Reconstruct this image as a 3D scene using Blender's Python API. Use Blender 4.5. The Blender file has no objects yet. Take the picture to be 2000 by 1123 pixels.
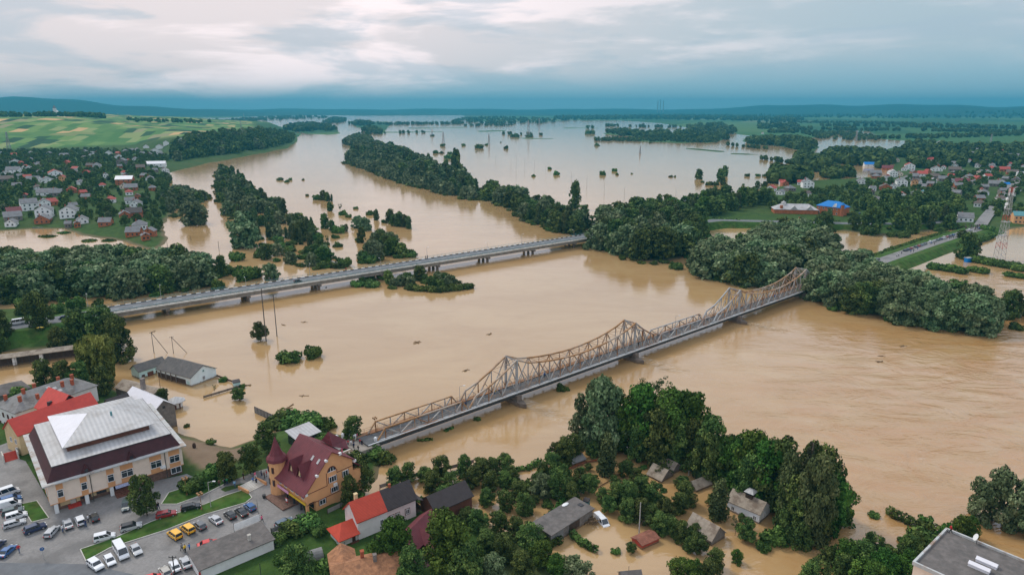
import bpy, bmesh, math, random
import numpy as np
from mathutils import Vector, Matrix
R = math.radians
sc = bpy.context.scene
# ---------------------------------------------------------------- camera
F = 1333.3; CAMH = 85.0; TH = math.atan(349.5 / F)
cam_d = bpy.data.cameras.new("camera"); cam = bpy.data.objects.new("camera", cam_d)
sc.collection.objects.link(cam); sc.camera = cam
cam.location = (0, 0, CAMH); cam.rotation_euler = (math.pi / 2 - TH, 0, 0)
cam_d.sensor_width = 36; cam_d.lens = 36 * F / 2000
cam_d.clip_start = 1; cam_d.clip_end = 60000
# ---------------------------------------------------------------- sky, sun, exposure
SUN_EL, SUN_AZ = R(48), R(-50)       # azimuth from +Y towards +X
w = bpy.data.worlds.new("World"); sc.world = w; w.use_nodes = True
nt = w.node_tree; nt.nodes.clear(); N = nt.nodes.new; Lk = nt.links.new
def mth(op, a, b=None, c=None, clamp=False, tree=None):
    t = tree or nt
    n = t.nodes.new('ShaderNodeMath'); n.operation = op; n.use_clamp = clamp
    for i, v in enumerate((a, b, c)):
        if v is None: continue
        if isinstance(v, (int, float)): n.inputs[i].default_value = v
        else: t.links.new(v, n.inputs[i])
    return n.outputs[0]
def mixc(f, a, b, tree=None, mode='MIX'):
    t = tree or nt
    n = t.nodes.new('ShaderNodeMix'); n.data_type = 'RGBA'; n.blend_type = mode
    for k, v in ((0, f), (6, a), (7, b)):
        if isinstance(v, (int, float)): n.inputs[k].default_value = v
        elif isinstance(v, tuple): n.inputs[k].default_value = (*v, 1)
        else: t.links.new(v, n.inputs[k])
    return n.outputs[2]
def sstep(x, a, b, tree=None):
    t = tree or nt
    n = t.nodes.new('ShaderNodeMapRange'); n.interpolation_type = 'SMOOTHSTEP'
    n.inputs[1].default_value = a; n.inputs[2].default_value = b
    t.links.new(x, n.inputs[0]); return n.outputs[0]
sky = N('ShaderNodeTexSky'); sky.sky_type = 'NISHITA'; sky.sun_disc = False
sky.sun_elevation = SUN_EL; sky.sun_rotation = SUN_AZ; sky.dust_density = 3.0
tc = N('ShaderNodeTexCoord'); sep = N('ShaderNodeSeparateXYZ'); Lk(tc.outputs['Generated'], sep.inputs[0])
X, Y, Z = sep.outputs
zc = mth('MAXIMUM', Z, 0.0)
den = mth('ADD', zc, 0.11)
comb = N('ShaderNodeCombineXYZ'); Lk(mth('MULTIPLY', mth('ARCTAN2', X, Y), 1.5), comb.inputs[0]); Lk(mth('MULTIPLY', zc, 6.5), comb.inputs[1])
def noise(vec, scale, detail, rough=.5, off=0.0, tree=None, dist=0.0):
    t = tree or nt
    n = t.nodes.new('ShaderNodeTexNoise'); n.inputs['Scale'].default_value = scale
    n.inputs['Detail'].default_value = detail; n.inputs['Roughness'].default_value = rough
    n.inputs['Distortion'].default_value = dist
    if off:
        a = t.nodes.new('ShaderNodeVectorMath'); a.operation = 'ADD'; t.links.new(vec, a.inputs[0]); a.inputs[1].default_value = (off, off * .7, off * .3)
        vec = a.outputs[0]
    t.links.new(vec, n.inputs['Vector']); return n.outputs['Fac']
n1 = noise(comb.outputs[0], 2.3, 6, .55, 6.3, dist=.35)
n2 = noise(comb.outputs[0], 3.4, 5, .55, 3.1, dist=.3)
az = mth('ARCTAN2', X, Y)
# bright cloud deck above the dark far band; lower edge wavy
edge = mth('MULTIPLY_ADD', n2, 0.035, mth('MULTIPLY_ADD', az, 0.040, -0.004))
lift = sstep(mth('SUBTRACT', Z, edge), 0.0, 0.045)
left = sstep(mth('MULTIPLY', az, -1.0), -0.55, 0.35)
deck = mixc(left, (.42, .51, .57), (.80, .70, .70))
patch = mth('MULTIPLY', sstep(n1, .44, .58), mth('MULTIPLY_ADD', left, .75, .25))
hi = mixc(mth('MULTIPLY', patch, .95), deck, (1.08, .92, .92))
dark = mth('MULTIPLY', sstep(n2, .48, .62), .55)
hi = mixc(dark, hi, (.40, .49, .57))
band = mixc(sstep(Z, -0.005, 0.05), (.30, .46, .54), (.33, .48, .56))
low = mixc(lift, band, hi)
dome = mixc(sstep(Z, .12, .34), low, (.70, .75, .87))
scl = N('ShaderNodeVectorMath'); scl.operation = 'SCALE'; Lk(dome, scl.inputs[0]); scl.inputs['Scale'].default_value = 10.0
fin = mixc(.96, sky.outputs[0], scl.outputs[0])
bg = N('ShaderNodeBackground'); bg.inputs[1].default_value = 0.1; Lk(fin, bg.inputs[0])
wo = N('ShaderNodeOutputWorld'); Lk(bg.outputs[0], wo.inputs[0])
sd = bpy.data.lights.new("sun", 'SUN'); sd.energy = 1.6; sd.angle = R(15); sd.color = (1, .93, .82)
so = bpy.data.objects.new("sun", sd); sc.collection.objects.link(so)
sv = Vector((math.sin(SUN_AZ) * math.cos(SUN_EL), math.cos(SUN_AZ) * math.cos(SUN_EL), math.sin(SUN_EL)))
so.rotation_euler = (-sv).to_track_quat('-Z', 'Y').to_euler(); so.location = (0, 0, 400)
sc.view_settings.view_transform = 'Standard'; sc.view_settings.look = 'None'
sc.view_settings.gamma = 1; sc.view_settings.exposure = 0.28
sc.cycles.max_bounces = 6; sc.cycles.diffuse_bounces = 3; sc.cycles.glossy_bounces = 3
sc.cycles.volume_bounces = 1; sc.cycles.transmission_bounces = 2; sc.cycles.use_denoising = True
# ---------------------------------------------------------------- helpers
cT, sT = math.cos(TH), math.sin(TH)
def P(px, py, z=0.0):
    u = (px - 1000) / F; v = (py - 561.5) / F
    r = (u, cT - v * sT, -sT - v * cT); t = (z - CAMH) / r[2]
    return Vector((r[0] * t, r[1] * t, z))
def proj(p):
    x, y, z = p[0], p[1], p[2] - CAMH
    d = y * cT - z * sT
    return 1000 + F * x / d, 561.5 + F * (-y * sT - z * cT) / d
def htop(pos, pytop):
    """height above pos whose picture row is pytop"""
    v = (pytop - 561.5) / F; y = pos[1]
    # (-y s - Z c) = v (y c - Z s)  ->  Z = y (v c + s) / (v s - c)
    return y * (v * cT + sT) / (v * sT - cT) + CAMH - pos[2]
rng = random.Random(7)
COL = sc.collection
def tag(o, label=None, cat=None, group=None, kind=None):
    if label: o['label'] = label
    if cat: o['category'] = cat
    if group: o['group'] = group
    if kind: o['kind'] = kind
    return o
def empty(name, loc, rz=0.0, label=None, cat=None, group=None):
    o = bpy.data.objects.new(name, None); COL.objects.link(o); o.location = loc; o.rotation_euler = (0, 0, rz)
    o.empty_display_size = .5
    return tag(o, label, cat, group)
class MB:
    def __init__(s): s.v = []; s.f = []
    def add(s, vs, fs):
        b = len(s.v); s.v += [tuple(p) for p in vs]; s.f += [tuple(i + b for i in f) for f in fs]; return s
    def box(s, x0, x1, y0, y1, z0, z1):
        return s.add([(x0,y0,z0),(x1,y0,z0),(x1,y1,z0),(x0,y1,z0),(x0,y0,z1),(x1,y0,z1),(x1,y1,z1),(x0,y1,z1)],
                     [(0,3,2,1),(4,5,6,7),(0,1,5,4),(1,2,6,5),(2,3,7,6),(3,0,4,7)])
    def frus(s, a, b, z0, z1):   # a, b = (x0,x1,y0,y1) bottom and top
        return s.add([(a[0],a[2],z0),(a[1],a[2],z0),(a[1],a[3],z0),(a[0],a[3],z0),(b[0],b[2],z1),(b[1],b[2],z1),(b[1],b[3],z1),(b[0],b[3],z1)],
                     [(0,3,2,1),(4,5,6,7),(0,1,5,4),(1,2,6,5),(2,3,7,6),(3,0,4,7)])
    def prism(s, poly, z0, z1):
        n = len(poly)
        return s.add([(x, y, z0) for x, y in poly] + [(x, y, z1) for x, y in poly],
                     [tuple(range(n))[::-1], tuple(range(n, 2*n))] + [(i, (i+1) % n, n+(i+1) % n, n+i) for i in range(n)])
    def ext(s, prof, axis, s0, s1):  # profile (u, z) pushed along x or y
        n = len(prof)
        mk = (lambda t, u, z: (t, u, z)) if axis == 'x' else (lambda t, u, z: (u, t, z))
        return s.add([mk(s0, u, z) for u, z in prof] + [mk(s1, u, z) for u, z in prof],
                     [tuple(range(n)), tuple(range(n, 2*n))[::-1]] + [(i, n+i, n+(i+1) % n, (i+1) % n) for i in range(n)])
    def bar(s, a, b, w, h=None):
        h = h or w; a = Vector(a); b = Vector(b); d = (b - a).normalized()
        up = Vector((0,0,1)) if abs(d.z) < .95 else Vector((0,1,0))
        x = d.cross(up).normalized() * (w/2); y = x.cross(d).normalized() * (h/2)
        return s.add([a-x-y, a+x-y, a+x+y, a-x+y, b-x-y, b+x-y, b+x+y, b-x+y],
                     [(0,3,2,1),(4,5,6,7),(0,1,5,4),(1,2,6,5),(2,3,7,6),(3,0,4,7)])
    def cyl(s, a, b, r0, r1=None, n=8):
        r1 = r0 if r1 is None else r1; a = Vector(a); b = Vector(b); d = (b - a).normalized()
        up = Vector((0,0,1)) if abs(d.z) < .95 else Vector((0,1,0))
        x = d.cross(up).normalized(); y = x.cross(d).normalized(); vs = []
        for p, r in ((a, r0), (b, r1)):
            vs += [p + x*(math.cos(2*math.pi*i/n)*r) + y*(math.sin(2*math.pi*i/n)*r) for i in range(n)]
        return s.add(vs, [tuple(range(n))[::-1], tuple(range(n, 2*n))] + [(i, (i+1) % n, n+(i+1) % n, n+i) for i in range(n)])
    def ball(s, c, r, n=8, m=6):
        c = Vector(c); r = Vector(r) if not isinstance(r, (int, float)) else Vector((r, r, r)); vs = []
        for j in range(m + 1):
            t = math.pi * j / m
            vs += [(c.x + r.x*math.sin(t)*math.cos(2*math.pi*i/n), c.y + r.y*math.sin(t)*math.sin(2*math.pi*i/n), c.z - r.z*math.cos(t)) for i in range(n)]
        return s.add(vs, [(j*n+i, j*n+(i+1) % n, (j+1)*n+(i+1) % n, (j+1)*n+i) for j in range(m) for i in range(n)])
    def mesh(s, name, mat=None, smooth=False):
        me = bpy.data.meshes.new(name); me.from_pydata(s.v, [], s.f); me.update()
        bm = bmesh.new(); bm.from_mesh(me); bmesh.ops.recalc_face_normals(bm, faces=bm.faces[:]); bm.to_mesh(me); bm.free()
        if mat: me.materials.append(mat)
        if smooth: me.polygons.foreach_set('use_smooth', [True]*len(me.polygons))
        return me
    def build(s, name, mat, parent=None, smooth=False):
        o = bpy.data.objects.new(name, s.mesh(name, mat, smooth)); COL.objects.link(o); o.parent = parent; return o
def copy_tree(o, loc, rz=None, label=None, cat=None, group=None, scale=None, parent=None):
    c = o.copy(); COL.objects.link(c)
    if parent is None:
        c.location = loc
        if rz is not None: c.rotation_euler = (0, 0, rz)
        if scale is not None: c.scale = scale if not isinstance(scale, (int, float)) else (scale,)*3
        for k, v in (('label', label), ('category', cat), ('group', group)):
            if v: c[k] = v
            elif k == 'group' and k in c: del c[k]
    else: c.parent = parent
    for ch in o.children: copy_tree(ch, None, parent=c)
    return c
# ---------------------------------------------------------------- materials
M = {}
def mat(name, col, rough=.8, var=.15, scale=1.0, metal=0.0, stain=None, stain_amt=.5, stain_scale=.4, bump=0.0, coord='Object', wave=None, spec=.3, rand=0.0, silt=False):
    """procedural material: base colour, fine noise variation, optional stain colour, optional ribs (wave=(scale, axis, depth))"""
    if name in M: return M[name]
    m = bpy.data.materials.new(name); m.use_nodes = True; t = m.node_tree; b = t.nodes['Principled BSDF']
    tcn = t.nodes.new('ShaderNodeTexCoord'); vec = tcn.outputs[coord]
    nf = noise(vec, scale, 5, .6, tree=t)
    d = tuple(max(0, c*(1-var)) for c in col); l = tuple(min(1, c*(1+var)) for c in col)
    c = mixc(sstep(nf, .3, .7, t), d, l, t)
    if stain:
        ns = noise(vec, stain_scale, 6, .65, 5.0, tree=t)
        c = mixc(mth('MULTIPLY', sstep(ns, .46, .66, t), stain_amt, tree=t), c, stain, t)
    if rand:
        oi = t.nodes.new('ShaderNodeObjectInfo')
        c = mixc(mth('MULTIPLY', oi.outputs['Random'], rand, tree=t), c, tuple(x*.45 for x in col), t)
    if silt:   # brown silt line left on walls that stand in the flood
        gp = t.nodes.new('ShaderNodeNewGeometry'); sz = t.nodes.new('ShaderNodeSeparateXYZ'); t.links.new(gp.outputs['Position'], sz.inputs[0]); sn = noise(gp.outputs['Position'], 1.2, 4, .6, tree=t)
        c = mixc(mth('MULTIPLY', mth('SUBTRACT', 1.0, sstep(mth('SUBTRACT', sz.outputs[2], mth('MULTIPLY', sn, .9, tree=t), tree=t), -.1, .15, t), tree=t), .85, tree=t), c, (.20, .13, .07), t)
    hgt = None
    if wave:
        wv = t.nodes.new('ShaderNodeTexWave'); wv.bands_direction = wave[1]; wv.inputs['Scale'].default_value = wave[0]
        t.links.new(vec, wv.inputs['Vector']); wv.inputs['Distortion'].default_value = .4
        c = mixc(mth('MULTIPLY', mth('SUBTRACT', 1.0, wv.outputs['Fac'], tree=t), wave[2], tree=t), c, tuple(x*.35 for x in col), t)
        hgt = wv.outputs['Fac']
    if bump or hgt is not None:
        bp = t.nodes.new('ShaderNodeBump'); bp.inputs['Strength'].default_value = bump or .4; bp.inputs['Distance'].default_value = .05
        t.links.new(hgt if hgt is not None else nf, bp.inputs['Height']); t.links.new(bp.outputs[0], b.inputs['Normal'])
    t.links.new(c, b.inputs['Base Color']); b.inputs['Roughness'].default_value = rough; b.inputs['Metallic'].default_value = metal
    b.inputs['Specular IOR Level'].default_value = spec
    M[name] = m; return m
# ---------------------------------------------------------------- terrain
def px_poly(pts, z=0.0): return np.array([P(x, y, z)[:2] for x, y in pts])
def sdf(x, y, poly):
    d2 = np.full(x.shape, 1e18); inside = np.zeros(x.shape, bool); n = len(poly)
    for i in range(n):
        ax, ay = poly[i]; bx, by = poly[(i+1) % n]; ex, ey = bx-ax, by-ay
        t = np.clip(((x-ax)*ex + (y-ay)*ey) / (ex*ex + ey*ey + 1e-9), 0, 1)
        d2 = np.minimum(d2, (x-ax-t*ex)**2 + (y-ay-t*ey)**2)
        if abs(ey) > 1e-9:
            c = ((ay > y) != (by > y)) & (x < ax + (y-ay)*ex/ey); inside ^= c
    return np.where(inside, 1, -1) * np.sqrt(d2)
def wob(x, y, s, seed=0.0):
    return (np.sin(x/s + 1.3 + seed) * np.sin(y/s*1.13 + .7) + .6*np.sin(x/s*2.3 + y/s*1.7 + seed*2) + .4*np.sin(x/s*4.9 - y/s*4.1 + 2.1)) / 2
def ss(t): t = np.clip(t, 0, 1); return t*t*(3-2*t)
TOWN = px_poly([(-500,730),(0,748),(120,742),(215,752),(250,768),(318,800),(345,838),(400,856),(450,866),(505,850),(545,832),(600,822),(655,838),(690,850),(722,870),(748,900),(736,928),(700,958),(760,985),(830,975),(880,985),(930,1010),(985,1030),(1050,1052),(1090,1085),(1110,1123),(1110,1400),(-900,1400)], 1.0)
GREENS = [  # low green islands and banks: polygon, top height
    ([(-500,700),(0,688),(60,686),(140,672),(200,652),(240,628),(222,604),(170,590),(60,600),(-500,625)], 2.2),
    ([(-600,470),(0,452),(60,447),(125,448),(175,462),(240,474),(300,488),(330,468),(318,440),(340,415),(345,390),(335,365),(318,345),(330,338),(400,320),(480,306),(560,290),(579,277),(585,262),(560,254),(520,246),(440,238),(300,232),(-900,232)], 4.0),
    ([(1330,432),(1440,442),(1560,438),(1640,450),(1720,460),(1800,452),(1862,448),(1900,462),(1945,455),(2010,442),(2500,440),(2500,268),(1800,268),(1760,285),(1700,300),(1560,300),(1620,320),(1745,320),(1740,345),(1600,352),(1500,368),(1400,395)], 2.0),
    ([(1630,545),(1690,512),(1760,490),(1880,452),(1930,452),(1925,470),(1840,496),(1750,532),(1690,560)], 2.6),
    ([(1160,478),(1215,492),(1280,512),(1330,506),(1372,470),(1330,440),(1250,440)], .8),
    ([(1545,545),(1600,590),(1700,612),(1860,640),(1940,648),(1880,620),(1760,575),(1640,540)], .7),
    ([(674,318),(760,348),(860,376),(940,388),(1000,412),(1060,440),(1150,455),(1120,440),(1040,405),(960,380),(860,350),(780,310),(700,300)], 1.0),
    ([(1090,402),(1145,400),(1145,406),(1090,407)], .6),
    ([(1540,470),(1545,472),(1560,470)], .3),
    ([(380,895),(384,896),(390,892)], .3),
]
FARLAND = [
    ([(-3000,231),(430,231),(560,226),(640,225),(700,226.5),(905,226),(920,238),(1060,239),(1110,235),(1215,236),(1290,241),(1345,250),(1420,252),(1440,262),(1475,268),(1570,274),(1640,256),(1700,257),(1720,272),(1780,276),(2000,276),(4000,276),(4000,212.6),(-3000,212.6)], 1.5),
    ([(560,248),(600,243),(640,246),(655,253),(665,262),(640,264),(600,262),(565,256)], .8),
    ([(680,238),(760,238),(760,247),(745,262),(700,250)], .8),
    ([(1175,262),(1200,256),(1260,260),(1400,262),(1425,270),(1380,280),(1330,272),(1250,268)], .8),
    ([(1160,271),(1260,271),(1330,273),(1410,277),(1330,280),(1230,276)], .8),
    ([(1450,272),(1540,270),(1600,285),(1590,300),(1520,285),(1460,282)], .8),
    ([(930,255.6),(985,255),(986,257),(935,258)], .5), ([(800,250),(905,249),(905,250.6),(800,251.6)], .5), ([(1015,269.5),(1085,271),(1085,272.6),(1015,271)], .5), ([(1100,250),(1170,249.5),(1170,251),(1100,251.4)], .5),
    ([(1337,289),(1365,291),(1415,296),(1412,298),(1360,293.5),(1337,291)], .6), ([(1427,299.5),(1460,300.5),(1490,302.5),(1460,303),(1430,301.6)], .6), ([(720,258),(860,257),(870,258.4),(740,260)], .5),
    ([(672,276),(690,268),(722,270),(728,284),(690,290)], .8),
]
GR = [(px_poly(p), h) for p, h in GREENS]; FL = [(px_poly(p), h) for p, h in FARLAND]
HILL = px_poly([(-3500,345),(-100,318),(150,308),(270,302),(318,322),(400,314),(480,303),(560,288),(577,277),(583,264),(560,250),(420,240),(-3500,240)])
MUD = px_poly([(335,842),(395,846),(445,864),(500,868),(498,885),(462,900),(432,915),(392,918),(368,905),(352,880)], 2.8)
def gh(x, y):
    x = np.asarray(x, float); y = np.asarray(y, float); r = np.hypot(x, y); h = np.full(x.shape, -2.0)
    d = sdf(x, y, TOWN) + wob(x, y, 6)*.8
    h = np.maximum(h, np.clip(d*.35, -2, 3.0))
    # the gardens to the right of the houses lie low
    gx = ss((x + 17) / 14.0)
    h = np.where(d > -20, np.minimum(h, 3.0 - 2.5*gx), h)
    for p, top in GR:
        d = sdf(x, y, p) + wob(x, y, 9 + r*.01)*(1.5 + r*.003); h = np.maximum(h, np.clip(d*.16, -2, top))
    for p, top in FL:
        d = sdf(x, y, p) + wob(x, y, 60)*r*.004; h = np.maximum(h, np.clip(d*.05, -2, top))
    px = 1000 + F * (x / (y*cT + .01)) * 1.0
    d = sdf(x, y, HILL); rw = ss((px - 240) / 110.0)
    hill = 24*rw*ss((d-4)/85.0) + (56-24*rw)*ss(d/700.0)
    hill = hill + np.where(hill > 5, wob(x, y, 170, 2)*3.5*ss((hill-5)/20), 0)
    left = ss((300-px)/700.0); hill = hill*(1 + .12*left)
    h = np.where(d > 0, np.maximum(h, 4.0*0 + hill + 1.5), h)
    # rolling ground under the left village
    v = ss((330-px)/60.0) * ss((r-480)/300.0) * (r < 2200)
    h = np.where(h > .5, h + v*6*ss((r-520)/900), h)
    # far ranges
    a = px
    def rg(r0, wd, c, sp, ht, p=2):
        return ht * np.exp(-((r - r0)/wd)**2) * np.exp(-(np.abs(a - c)/sp)**p)
    far = rg(11500, 1800, -150, 420, 205, 4) + rg(13000, 1500, 900, 900, 70, 6) + rg(12000, 1900, 1880, 430, 112, 6) + rg(10500, 900, 330, 260, 60) + rg(9800, 900, 2150, 300, 75)
    far = far*(1 + .10*np.sin(a/47.0 + r/900) + .06*np.sin(a/21.0))
    return h + np.where(r > 7000, far, 0)
def ghp(x, y): return float(gh(np.array([x]), np.array([y]))[0])
def PG(px, py):
    """point of the picture on the ground (or on the water)"""
    z = 0.0
    for _ in range(12):
        p = P(px, py, z); z2 = max(0.0, ghp(p.x, p.y))
        if abs(z2 - z) < .03: break
        z = .5*(z + z2)
    return P(px, py, z)
def terrain():
    na, nr = 760, 430
    az = np.radians(np.linspace(-56, 56, na))
    ang = np.concatenate([np.linspace(R(62), R(12), 210), R(12)*(np.linspace(1, 0, nr-209)[1:]**1.35)])
    rr = np.minimum(CAMH/np.tan(np.maximum(ang, 1e-4)), 17000.0)
    keep = np.append(True, np.diff(rr) > .5); rr = rr[keep]; rr[-1] = 17000; nr = len(rr)
    A, Rr = np.meshgrid(az, rr); x = (np.sin(A)*Rr).ravel(); y = (np.cos(A)*Rr).ravel(); z = gh(x, y)
    me = bpy.data.meshes.new("ground"); me.vertices.add(len(x)); me.vertices.foreach_set('co', np.stack([x, y, z], 1).ravel())
    i = np.arange(nr-1)[:, None]*na + np.arange(na-1)[None, :]; i = i.ravel()
    q = np.stack([i, i+1, i+1+na, i+na], 1); hz = z[q].max(1); q = q[hz > -1.95]
    me.loops.add(q.size); me.loops.foreach_set('vertex_index', q.ravel().astype(np.int32))
    me.polygons.add(len(q)); me.polygons.foreach_set('loop_start', np.arange(0, q.size, 4, dtype=np.int32)); me.polygons.foreach_set('loop_total', np.full(len(q), 4, np.int32))
    me.update(calc_edges=True); me.polygons.foreach_set('use_smooth', [True]*len(q))
    at = me.attributes.new('field', 'FLOAT', 'POINT'); at.data.foreach_set('value', (ss((sdf(x, y, HILL)-110)/40)).astype(np.float32))
    at = me.attributes.new('mud', 'FLOAT', 'POINT'); at.data.foreach_set('value', ss((sdf(x, y, MUD)+1.2+wob(x, y, 4))/2.5).astype(np.float32))
    at = me.attributes.new('town', 'FLOAT', 'POINT'); at.data.foreach_set('value', (ss((sdf(x, y, TOWN)+2)/4)).astype(np.float32))
    o = bpy.data.objects.new("ground", me); COL.objects.link(o); tag(o, kind='structure')
    m = bpy.data.materials.new("ground_grass"); m.use_nodes = True; t = m.node_tree; b = t.nodes['Principled BSDF']; me.materials.append(m)
    g = t.nodes.new('ShaderNodeNewGeometry'); pos = g.outputs['Position']
    n_a = noise(pos, .25, 6, .65, tree=t); n_b = noise(pos, .018, 5, .6, 9., tree=t); n_c = noise(pos, 1.6, 4, .7, 4., tree=t)
    grass = mixc(sstep(n_a, .3, .7, t), (.028, .062, .014), (.055, .105, .022), t)
    grass = mixc(mth('MULTIPLY', sstep(n_b, .45, .7, t), .5, tree=t), grass, (.085, .10, .035), t)
    grass = mixc(mth('MULTIPLY', sstep(n_c, .55, .75, t), .35, tree=t), grass, (.10, .085, .045), t)
    # field strips on the hill and over the far plain
    def strips(rot, sx, sy, off, seed):
        mp = t.nodes.new('ShaderNodeMapping'); mp.inputs['Rotation'].default_value = (0, 0, rot); t.links.new(pos, mp.inputs[0])
        s = t.nodes.new('ShaderNodeSeparateXYZ'); t.links.new(mp.outputs[0], s.inputs[0])
        row = mth('FLOOR', mth('DIVIDE', s.outputs[1], sy, tree=t), tree=t)
        col = mth('FLOOR', mth('ADD', mth('DIVIDE', s.outputs[0], sx, tree=t), mth('MULTIPLY', row, off, tree=t), tree=t), tree=t)
        cb = t.nodes.new('ShaderNodeCombineXYZ'); t.links.new(col, cb.inputs[0]); t.links.new(row, cb.inputs[1]); cb.inputs[2].default_value = seed
        wn = t.nodes.new('ShaderNodeTexWhiteNoise'); t.links.new(cb.outputs[0], wn.inputs[0]); return wn.outputs['Value']
    def ramp(fac, stops):
        r = t.nodes.new('ShaderNodeValToRGB'); r.color_ramp.interpolation = 'CONSTANT'; e = r.color_ramp.elements
        e[0].position = stops[0][0]; e[0].color = (*stops[0][1], 1); e[1].position = stops[1][0]; e[1].color = (*stops[1][1], 1)
        for p_, c_ in stops[2:]: k = e.new(p_); k.color = (*c_, 1)
        t.links.new(fac, r.inputs[0]); return r.outputs[0]
    hf = ramp(strips(R(-14), 21, 62, .37, 1), [(0, (.07, .17, .045)), (.16, (.030, .085, .035)), (.30, (.15, .25, .07)), (.46, (.085, .185, .05)), (.60, (.025, .07, .035)), (.70, (.24, .29, .11)), (.80, (.10, .20, .055)), (.87, (.55, .36, .17)), (.94, (.26, .25, .13))])
    hf2 = ramp(strips(R(-14), 48, 32, .41, 7), [(0, (.10, .20, .055)), (.35, (.13, .23, .065)), (.6, (.075, .17, .05)), (.84, (.50, .34, .17)), (.93, (.2, .24, .09))])
    big = sstep(noise(pos, .0035, 2, .5, 2., tree=t), .57, .58, t)
    hf = mixc(big, hf, hf2, t)
    hf = mixc(mth('MULTIPLY', n_b, .15, tree=t), hf, grass, t)
    fa = t.nodes.new('ShaderNodeAttribute'); fa.attribute_name = 'field'
    c = mixc(fa.outputs['Fac'], grass, hf, t)
    pf = ramp(strips(R(24), 420, 900, .43, 3), [(0, (.05, .12, .04)), (.3, (.03, .09, .035)), (.5, (.075, .145, .05)), (.75, (.04, .105, .04)), (.9, (.12, .16, .08))])
    ln = t.nodes.new('ShaderNodeVectorMath'); ln.operation = 'LENGTH'; t.links.new(pos, ln.inputs[0])
    faru = mth('MULTIPLY', sstep(ln.outputs['Value'], 1500, 2300, t), mth('SUBTRACT', 1.0, fa.outputs['Fac'], tree=t), tree=t)
    c = mixc(faru, c, pf, t)
    wd = sstep(ln.outputs['Value'], 7600, 8600, t); c = mixc(wd, c, (.02, .05, .03), t)
    sepz = t.nodes.new('ShaderNodeSeparateXYZ'); t.links.new(pos, sepz.inputs[0])
    mud = mth('SUBTRACT', 1.0, sstep(sepz.outputs[2], .15, .7, t), tree=t)
    nearm = mth('SUBTRACT', 1.0, sstep(ln.outputs['Value'], 500, 900, t), tree=t)
    c = mixc(mth('MULTIPLY', mud, mth('MULTIPLY', nearm, .8, tree=t), tree=t), c, (.17, .125, .075), t)
    ma = t.nodes.new('ShaderNodeAttribute'); ma.attribute_name = 'mud'; c = mixc(ma.outputs['Fac'], c, mixc(n_a, (.15, .105, .07), (.26, .19, .13), t), t)
    t.links.new(c, b.inputs['Base Color']); b.inputs['Roughness'].default_value = .95; b.inputs['Specular IOR Level'].default_value = .1
    bp = t.nodes.new('ShaderNodeBump'); bp.inputs['Strength'].default_value = .6; bp.inputs['Distance'].default_value = .3
    t.links.new(n_c, bp.inputs['Height']); t.links.new(bp.outputs[0], b.inputs['Normal'])
terrain()
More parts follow.
